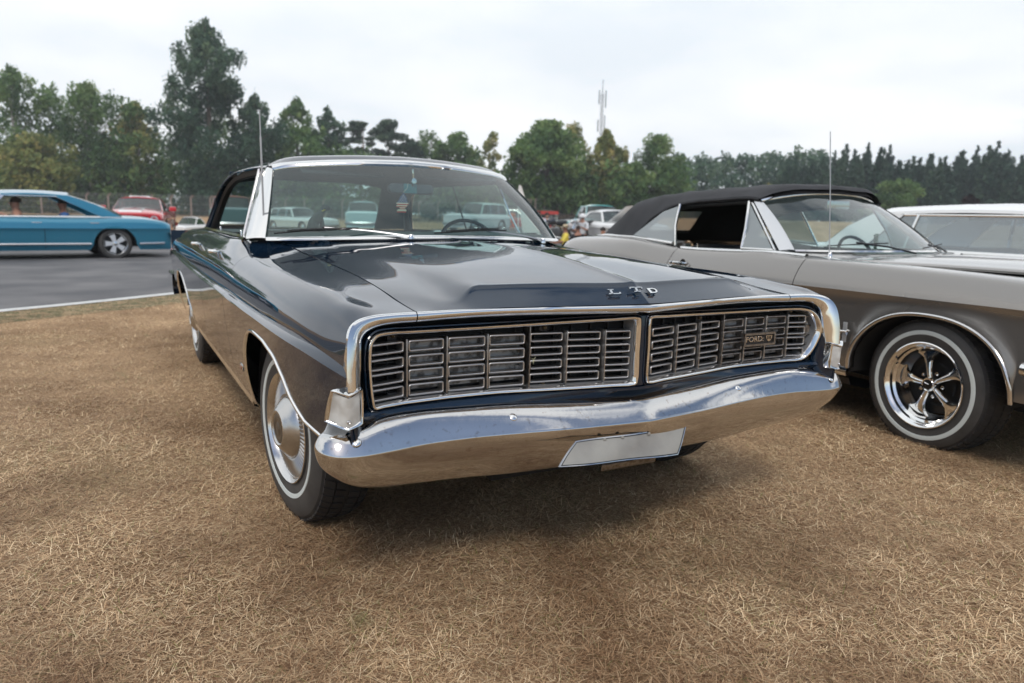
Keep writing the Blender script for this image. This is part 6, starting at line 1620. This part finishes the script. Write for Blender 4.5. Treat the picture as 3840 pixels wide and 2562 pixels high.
# red coupe with white stripes, facing this way
REDP = mat('red_paint', (.55, .012, .018), rough=.25, coat=1.); WHP = mat('white_paint', (.78, .78, .77), rough=.3, coat=1.)
red, rg = simple_car('red sports coupe with broad white stripes, behind the tail of the blue car', 492, 22, R(-9), REDP, s=dict(L0=-.95, L1=3.8, wb=2.72, hw=.94, zb=.92, zc=.74, zh=1.0, zk=1.0, nose=.86, tail=.98, Ab=.72, At=1.45, Ct=2.3, Cb=3.3, zroof=1.40, xr=.62, xb=.78, Rt=.36, seams=(.8,), handles=(1.7,), cw=.5, bumper=REDP), name='parked_car', ref=(0, -.6, 0))
def red_extras(r):
    # stripe sheets that follow hood and roof, mirrors, head lamps
    for (y0, z0), (y1, z1), w0, w1 in (((-.93, .875), (-.70, .966), .30, .32), ((-.70, .966), (.0, 1.024), .32, .33), ((.0, 1.024), (.62, 1.056), .33, .34)):
        mk('stripe', [(-w0, y0, z0), (w0, y0, z0), (w1, y1, z1), (-w1, y1, z1)], [(0, 1, 2, 3)], WHP, r, smooth=False)
    mk('stripe', [(-.30, 1.40, 1.366), (.30, 1.40, 1.366), (.30, 1.62, 1.426), (-.30, 1.62, 1.426)], [(0, 1, 2, 3)], WHP, r, smooth=False)
    mk('stripe', [(-.30, 1.62, 1.426), (.30, 1.62, 1.426), (.30, 2.1, 1.434), (-.30, 2.1, 1.434)], [(0, 1, 2, 3)], WHP, r, smooth=False)
    for s in (1, -1):
        box('door_mirror', (s * 1.02, .98, 1.03), (.22, .10, .15), REDP, r, bev=.04); tube('mirror_arm', [(s * .86, 1.02, .95), (s * .98, 1.0, 1.0)], .02, BLACK, r)
        lathe('headlight', [(.02, .001), (.0, .07), (-.02, .10), (.03, .11)], mat('lamp_glass', (.6, .62, .64), .1, coat=1), r, n=20, axis='y', loc=(s * .66, -.955, .72))
    box('grille_opening', (0, -.965, .68), (1.0, .04, .22), BLACK, r, bev=.02)
red_extras(red)
# white-roofed hardtop next to the convertible, cream / pale below
CREAM = mat('pale_paint', (.66, .66, .64), rough=.25, coat=1.)
wr, _ = simple_car('white roofed two-door hardtop parked beyond the grey convertible', 0, 0, R(-4), CREAM, roof=mat('white_roof_paint', (.80, .80, .79), .3, coat=1), s=dict(zb=.845, zc=.62, zk=.90, zh=.90, zroof=1.325, Ab=.75, At=1.35, Ct=3.35, Cb=4.0, L1=4.7, cw=.6, xr=.77, xb=.86, pillar=[(2.93, 2.86)], nose=.80, seams=(.66, 2.1), handles=(1.85,)), name='parked_car', pos=(6.35, -.95, -.04), glassm=glass('sky_sheen_glass', (.50, .62, .68), 2.6, haze=.16, hazecol=(.55, .75, .85)))  # bluish diffuse mix paints reflected sky into this car's glass
# small pale car down in the dip of the field
q = gpt(668, 46)
sm, _ = simple_car('small pale saloon with green tinted glass, low in the dip behind the blue car', 668, 46, R(-30), WHP, s=dict(wb=2.5, L0=-.8, L1=3.5, hw=.82, zroof=1.42, Ct=2.2, Cb=2.7, xb=.72, xr=.58, Rt=.30, zb=.88, zc=.7, handles=(1.5,), seams=(.7, 1.7), cw=.2), name='parked_car', detail=False, glassm=glass('green_glass', (.20, .35, .28), 1.0))
# seen through the windshield of the dark navy sedan
MINT = mat('mint_paint', (.42, .62, .55), rough=.35, coat=.8); PALEB = mat('pale_turquoise_paint', (.50, .66, .66), rough=.3, coat=1.)
simple_car('mint and white panel wagon, seen through the windshield above the steering wheel', 1790, 46, R(-62), WHP, roof=MINT, s=dict(zroof=1.78, zb=1.05, zc=.8, zh=1.05, zk=1.08, Ab=.7, At=1.15, Ct=3.7, Cb=3.95, nose=1.0, tail=1.05, xr=.72, xb=.84, hw=.93, cw=.25, pillar=[(1.9, 1.9), (2.8, 2.8)], Rt=.37, L1=4.1), name='parked_wagon', ref=(0, 1.5, 0), cat='wagon', detail=False)
simple_car('pale turquoise pickup cab seen through the rear glass, beside the hanging card', 1362, 40, R(-18), PALEB, s=dict(zroof=1.62, zb=1.08, zc=.85, zh=1.1, zk=1.08, Ab=.75, At=1.15, Ct=1.9, Cb=2.15, nose=1.0, tail=1.06, xr=.70, xb=.84, hw=.95, cw=.2, Rt=.38, L1=4.3), name='parked_pickup', ref=(0, 1.5, 0), cat='pickup', detail=False)
simple_car('white estate car seen through the windshield left of the toy dog', 1130, 42, R(20), WHP, s=dict(zroof=1.45, Ct=3.5, Cb=3.85, cw=.2, pillar=[(1.9, 1.9), (2.8, 2.8)]), name='parked_car', ref=(0, 1.5, 0), detail=False)
simple_car('old rusty red truck seen through the side window of the dark navy sedan', 868, 34, R(-6), mat('faded_green_paint', (.10, .17, .17), .5, coat=.3), roof=mat('rusty_red_paint', (.34, .13, .09), .6), s=dict(zroof=1.72, zb=1.08, zc=.82, zh=1.12, zk=1.08, Ab=.75, At=1.1, Ct=2.2, Cb=2.45, nose=1.1, tail=1.1, xr=.74, xb=.86, hw=1.0, cw=.2, Rt=.40, L1=4.6), name='parked_truck', ref=(0, 1.4, 0), cat='truck', detail=False)
# right of the pillar: cars with raised hoods
tq, _ = simple_car('turquoise car with its pale hood raised, behind the white tilted panel', 2250, 33, R(-20), mat('turquoise_paint', (.10, .48, .46), .3, coat=1), s=dict(zroof=1.62, zb=1.0), name='parked_car', ref=(0, 1.6, 0), detail=False)
gc, _ = simple_car('grey car among the crowd, left of the white raised hood', 2240, 38, R(-75), mat('silver_grey_paint', (.09, .095, .10), .3, metal=.5, coat=1), s=dict(zroof=1.30, zb=.80), name='parked_car', ref=(0, 1.6, 0), detail=False)
rc, _ = simple_car('red car half hidden behind the worker in the orange vest', 1940, 52, R(60), REDP, s=dict(zroof=1.5), name='parked_car', ref=(0, 1.6, 0), detail=False)
def raised_hood(label, p, yaw, w, l, tilt, m, name='raised_hood'):
    P = []
    for v in np.linspace(0, 1, 7):
        P.append([(w * u * (1 - .06 * v), -l * v * cos(tilt), l * v * sin(tilt) + .05 * (1 - u * u * 4) * 1) for u in np.linspace(-.5, .5, 9)])
    P = np.array(P); T_ = P + [0, .03, -.03]
    b = MB(); b.add(*gridVF(P)); b.add(*gridVF(T_, flip=True))
    for G in (np.array([P[0], T_[0]]), np.array([T_[-1], P[-1]]), np.array([P[:, 0], T_[:, 0]]), np.array([T_[:, -1], P[:, -1]])): b.add(*gridVF(G))
    return b, m
def white_car(px, d, rz, label, tilt=22):
    r, _ = simple_car(label, px, d, rz, WHP, s=dict(zroof=1.36), name='parked_car', ref=(0, 0, 0), detail=False)
    b, m = raised_hood('', None, 0, 1.5, 1.35, R(tilt), WHP); o = b.build('hood', WHP, r); o.location = (0, .62, .96)
    tube('hood_prop', [(.6, -.2, .9), (.55, -.1, 1.7)], .012, STEEL, r)
    return r
white_car(2385, 26, R(-12), 'white car with its hood propped up, behind the black convertible top')
def feather_flag():
    p = at(1950, 695, 17); g = float(ground_h(p[0], p[1])); r = empty('feather_banner', (p[0], p[1], g), R(-20), 'slender white feather shaped banner, its rounded tip showing beside the right roof pillar', 'banner')
    h = p[2] - g; G = []
    for t in np.linspace(0, 1, 18):
        z = h - t * (h - .5); w0 = .02 + .05 * min(1, t * 8) ; x0 = .42 * (t ** 1.5) * .55
        G.append([(x0 - w0 * .8 - .01 + .02 * sin(6 * t), .01 * sin(9 * t), z), (x0, .02 * sin(7 * t + 1), z), (x0 + .04 + .34 * t * (t > .03), .03 * sin(5 * t), z - .02)])
    grid('cloth', G, WHP, r); tube('banner_pole', [(-.02, 0, 0), (-.02, 0, h * .8), (-.0, 0, h)], .014, WHP, r)
feather_flag()

# ================================================================== PEOPLE
SKIN = mat('skin', (.42, .22, .15), .55); SKIND = mat('tanned_skin', (.30, .14, .09), .55)
def human(label, p, rz, shirt, legs, hair=(.03, .02, .015), seated=False, scale=1., hat=None, arm=None, skin=SKIN, helmet=None, cap=None, lift=0., low=False):
    root = empty('person', tuple(p), rz, label, 'person'); root.scale = (scale,) * 3
    hip = .95 if not seated else .10
    def m_(n, c): return mat(n + '_%.2f_%.2f_%.2f' % c, c, .8)
    sh = hip + .50
    if arm == 'sill': armL = [(.20, 0, sh), (.36, -.06, sh - .10), (.38, -.30, sh + .03), (.36, -.42, sh + .05)]
    elif arm == 'forward': armL = [(.20, 0, sh), (.25, -.12, sh - .24), (.18, -.36, sh - .16), (.16, -.44, sh - .13)]
    else: armL = [(.20, 0, sh), (.27, .02, sh - .28), (.27, -.08, sh - .52), (.27, -.11, sh - .60)]
    armR = [(-x, y, z) for x, y, z in ([(.20, 0, sh), (.25, -.10, sh - .25), (.20, -.32, sh - .28), (.18, -.40, sh - .26)] if arm else armL)]
    P = [(0, 0, hip), (0, .01, hip + .18), (0, .01, hip + .38), (0, .0, sh + .02), (0, -.01, sh + .12), (0, -.015, sh + .20), (0, -.02, sh + .28)]
    Rr = [(.15, .12), (.135, .105), (.155, .12), (.12, .09), (.055, .055), (.078, .092), (.070, .085)]
    E = [(0, 1), (1, 2), (2, 3), (3, 4), (4, 5), (5, 6)]
    for A in (armL, armR):
        i0 = len(P); P += A; Rr += [(.062, .062), (.046, .046), (.033, .033), (.030, .040)]; E += [(3, i0), (i0, i0+1), (i0+1, i0+2), (i0+2, i0+3)]
    for s in (1, -1):
        i0 = len(P)
        L_ = ([(s * .10, 0, hip - .02), (s * .11, -.38, hip + .10), (s * .11, -.66, hip - .02), (s * .11, -.74, hip + .04)] if low else [(s * .10, 0, hip - .06), (s * .11, -.40, hip - .02), (s * .11, -.42, hip - .42), (s * .11, -.52, hip - .45)]) if seated else [(s * .10, 0, hip - .06), (s * .11, -.02, .50), (s * .12, .03, .09), (s * .13, -.12, .04)]
        P += L_; Rr += [(.095, .095), (.062, .062), (.042, .042), (.035, .03)]; E += [(0, i0), (i0, i0+1), (i0+1, i0+2), (i0+2, i0+3)]
    skin_body('body', P, E, Rr, skin, root, 1)
    k = 1.12; Ps = [P[0], P[1], P[2], P[3]] + armL[:2] + armR[:2]; Rs = [tuple(v * k for v in Rr[i]) for i in range(4)] + [(.072, .072), (.058, .058)] * 2
    skin_body('shirt', Ps, [(0, 1), (1, 2), (2, 3), (3, 4), (4, 5), (3, 6), (6, 7)], Rs, m_('cloth', shirt), root, 1)
    if not seated:
        i0 = 15; Pt = [P[0]] + [P[i0], P[i0+1], P[i0+2], P[i0+4], P[i0+5], P[i0+6]]
        skin_body('trousers', Pt, [(0, 1), (1, 2), (2, 3), (0, 4), (4, 5), (5, 6)], [(.16, .13), (.105, .105), (.075, .075), (.055, .055), (.105, .105), (.075, .075), (.055, .055)], m_('cloth', legs), root, 1)
    hc = np.array([0, -.005, sh + .24])
    def cap_(nm, rx, ry, rz_, z0, m, y0=.0):
        G = [[(hc[0] + rx * cos(a) * cos(t), hc[1] + y0 + ry * sin(a) * cos(t), hc[2] + z0 + rz_ * sin(t)) for a in np.linspace(0, 2*pi, 17)[:-1]] for t in np.linspace(R(-12), R(90), 7)]
        return grid(nm, G, m, root, cv=True)
    if helmet: cap_('helmet', .125, .14, .14, .0, m_('gloss', helmet)); 
    else: cap_('hair', .086, .100, .095, .025, m_('hair', hair), .012)
    box('nose', (0, -.105, sh + .225), (.024, .03, .04), skin, root, bev=.008)
    for s in (1, -1): box('eye', (s * .032, -.094, sh + .255), (.022, .008, .010), BLACK, root, bev=.002)
    box('mouth', (0, -.094, sh + .185), (.045, .008, .008), m_('lips', (.22, .07, .06)), root, bev=.002)
    for s in (1, -1):
        A = armL if s > 0 else armR; h = np.array(A[-1]); dv = h - np.array(A[-2]); dv /= np.linalg.norm(dv); b = MB(); sd = np.cross(dv, [0, 0, 1]); sd = sd / (np.linalg.norm(sd) + 1e-6) if np.linalg.norm(sd) > .1 else np.array([1, 0, 0])
        for f in range(4): b.add(*tubeVF([h + sd * (.012 * (f - 1.5) * 1.6), h + dv * (.05 + .008 * (f in (1, 2))) + sd * (.014 * (f - 1.5) * 1.6), h + dv * (.075 + .01 * (f in (1, 2))) + sd * .014 * (f - 1.5) * 1.5 + [0, 0, -.02]], [.0105, .009, .007], 6))
        b.add(*tubeVF([h - dv * .02 + sd * .03, h + dv * .02 + sd * .055], [.012, .009], 6)); b.build('hand', skin, root)
    if hat:
        lathe('straw_hat', [(.055, .0001), (.052, .06), (.03, .085), (-.02, .095), (-.03, .12), (-.025, .17), (-.032, .172)], m_('straw', hat), root, n=24, axis='z', loc=(hc[0], hc[1], hc[2] + .055))
        lathe('hat_band', [(.004, .0965), (-.018, .0975)], BLACK, root, n=24, axis='z', loc=(hc[0], hc[1], hc[2] + .055))
    return root
# local frame of the blue car: +x is the side towards the photographer
Mb = Matrix.Translation(pos) @ Matrix.Rotation(az, 4, 'Z')
def inb(x, y, z): v = Mb @ Vector((x, y, z)); return (v.x, v.y, v.z)
human('driver of the blue car with short brown hair, bare arm resting on the window sill', inb(.40, 1.38, .29), az, (.42, .22, .15), (.1, .1, .1), seated=True, low=True, arm='sill', hair=(.05, .03, .02))
human('dark haired passenger in the rear seat of the blue car, wearing a blue shirt', inb(.38, 2.20, .29), az, (.05, .12, .30), (.1, .1, .1), seated=True, low=True, arm='forward', hair=(.012, .01, .01), skin=SKIND)
def P3(px, py, d): return at(px, py, d)
def stand(label, px, headtop, d, rz, *a, **k):
    t = at(px, headtop, d); g = float(ground_h(t[0], t[1])); h = t[2] - g
    return human(label, (t[0], t[1], g), rz, *a, scale=h / 1.79 * k.pop('sc', 1), **k)
stand('man in a pale straw hat and yellow shirt, behind the rear fender of the grey convertible', 2120, 834, 13.2, R(-110), (.75, .62, .10), (.08, .09, .12), hat=(.62, .52, .34), skin=SKIND) if 0 else None
def crouch(label, px, headtop, d, rz, shirt, **k):
    t = at(px, headtop, d); h = t[2]
    return human(label, (t[0], t[1], h - .92 - (.06 if k.get('hat') else 0)), rz, shirt, (.1, .1, .1), seated=True, **k)
crouch('man in straw hat and yellow shirt behind the rear fender of the grey convertible', 2122, 838, 24, R(-115), (.75, .60, .10), hat=(.62, .50, .33), skin=SKIND, arm='forward')
crouch('woman with dark brown hair sitting to the right of the man in the straw hat', 2168, 850, 25, R(150), (.02, .02, .025), hair=(.035, .02, .016), skin=SKIND, arm='forward')
crouch('seated person with dark hair and white shirt at the foot of the white raised hood', 2262, 856, 21, R(-20), (.72, .66, .62), hair=(.02, .015, .012), arm='forward')
stand('rider in a white jacket and white helmet beside the red barriers', 2185, 807, 34, R(-60), (.65, .66, .68), (.03, .03, .035), helmet=(.7, .7, .7), arm='forward') if 0 else None
crouch('rider in a white jacket and white helmet leaning beside the red barriers', 2186, 806, 27, R(-60), (.60, .62, .64), helmet=(.72, .72, .72), arm='forward')
stand('track worker in an orange vest, seen through the right side of the windshield', 1921, 787, 50, R(-30), (.85, .16, .03), (.80, .15, .03), hair=(.10, .05, .03))
crouch('person in dark clothes standing under the red and white canopy', 2052, 800, 30, R(10), (.02, .02, .03), hair=(.02, .015, .01), arm='forward')
crouch('person in a white shirt left of the one in dark clothes under the canopy', 2022, 796, 31, R(-10), (.65, .66, .68), hair=(.03, .02, .01), arm='forward')
def canopy():
    p = at(2032, 792, 32); g = gpt(2032, 32); r = empty('market_canopy', tuple(g), R(-28), 'small canopy with a white top and red valance, right of the sedan roof pillar', 'canopy')
    h = p[2] - g[2]; rm = mat('canopy_red', (.5, .06, .05), .7)
    G = [[(x, y, h + .10 * (1 - abs(x) / .7) - .04 * abs(y)) for x in np.linspace(-.7, .7, 9)] for y in (-.5, -.2, .2, .5)]
    grid('top', G, WHP, r); 
    for y in (-.5, .5): grid('valance', [[(x, y, z) for x in np.linspace(-.7, .7, 15)] for z in (h, h - .13)], rm, r)
    for x in (-.7, .7): grid('valance', [[(x, y, z) for y in (-.5, 0, .5)] for z in (h, h - .13)], rm, r)
    for x in (-.65, .65):
        for y in (-.45, .45): tube('pole', [(x, y, 0), (x, y, h)], .018, STEEL, r)
canopy()
def kart(label, px, d, rz, col):
    q = gpt(px, d); r = empty('motorcycle', tuple(q), rz, label, 'motorcycle'); m = mat('bike_%.1f' % col[0], col, .3, coat=1)
    for y in (-.7, .7):
        w_ = empty('wheel', (0, y, .32)); w_.parent = r
        lathe('tyre', [(-.05, .25), (-.06, .29), (0, .33), (.06, .29), (.05, .25)], RUB, w_, n=24); lathe('rim', [(-.03, .25), (-.02, .05), (.02, .05), (.03, .25)], STEEL, w_, n=24)
    tube('frame', [(0, -.68, .34), (0, -.5, .85), (0, -.1, .8), (0, .35, .72), (0, .7, .34)], .045, STEEL, r); box('engine', (0, 0, .45), (.32, .42, .38), mat('engine_grey', (.12, .12, .12), .4, metal=.7), r, bev=.05)
    tube('tank', [(0, -.35, .86), (0, -.12, .92), (0, .12, .84)], [.08, .16, .08], m, r, n=14); tube('seat', [(0, .12, .84), (0, .4, .82), (0, .72, .88)], [.07, .12, .07], BLACK, r, n=12)
    tube('handlebar', [(-.36, -.38, 1.05), (-.15, -.50, 1.02), (.15, -.50, 1.02), (.36, -.38, 1.05)], .016, BLACK, r); tube('fork', [(0, -.7, .32), (0, -.48, .98)], .035, CHROME, r)
    lathe('headlight', [(-.02, .0001), (0, .08), (.10, .07), (.14, .0001)], CHROME, r, n=18, axis='y', loc=(0, -.66, .88)); tube('exhaust', [(.14, -.1, .35), (.17, .3, .28), (.18, .8, .33)], .035, CHROME, r)
kart('dark motorcycle parked left of the man in the straw hat', 2078, 26, R(-70), (.02, .02, .025))
kart('black and white motorcycle under the helmeted rider', 2186, 27.3, R(-70), (.6, .6, .6))
# grass colour marks behind: earthen strip beyond the track
def figure_on_dash():
    m = mat('green_plastic', (.06, .10, .06), .4)
    q = conv.matrix_world if 0 else None
    r = empty('dashboard_figurine', (0, 0, 0), R(20), 'small green figurine with raised arms on the dashboard of the grey convertible', 'figurine')
    p = Matrix.Translation((2.974, -.41, -.012)) @ Matrix.Rotation(R(-2.93), 4, 'Z') @ Vector((.155, 1.03, .915)); r.location = p
    P = [(0, 0, .060), (0, 0, .090), (0, 0, .108), (0, 0, .124), (.02, 0, .106), (.035, 0, .100), (.034, 0, .124), (-.02, 0, .107), (-.04, 0, .108), (-.060, 0, .112), (.010, 0, .04), (.016, 0, .004), (-.010, 0, .04), (-.016, 0, .004)]
    E = [(0, 1), (1, 2), (2, 3), (2, 4), (4, 5), (5, 6), (2, 7), (7, 8), (8, 9), (0, 10), (10, 11), (0, 12), (12, 13)]
    skin_body('figurine_body', P, E, [.014, .016, .008, .012, .007, .006, .005, .007, .006, .005, .009, .007, .009, .007], m, r, 2)
figure_on_dash()

# ================================================================== AIR
def haze():
    V, F = boxVF((CAM[0], CAM[1], 34.0), (874, 874, 74.0)); m = bpy.data.materials.new('haze'); m.use_nodes = True; nt = m.node_tree; nt.nodes.clear()
    p = nt.nodes.new('ShaderNodeVolumePrincipled'); p.inputs['Color'].default_value = (.90, .95, 1, 1); p.inputs['Density'].default_value = .0008; p.inputs['Anisotropy'].default_value = .2
    q = nt.nodes.new('ShaderNodeOutputMaterial'); nt.links.new(p.outputs[0], q.inputs['Volume']); o = mk('haze', V, F, m, smooth=False); o['kind'] = 'stuff'; o['label'] = 'thin pale haze over the field'
haze()
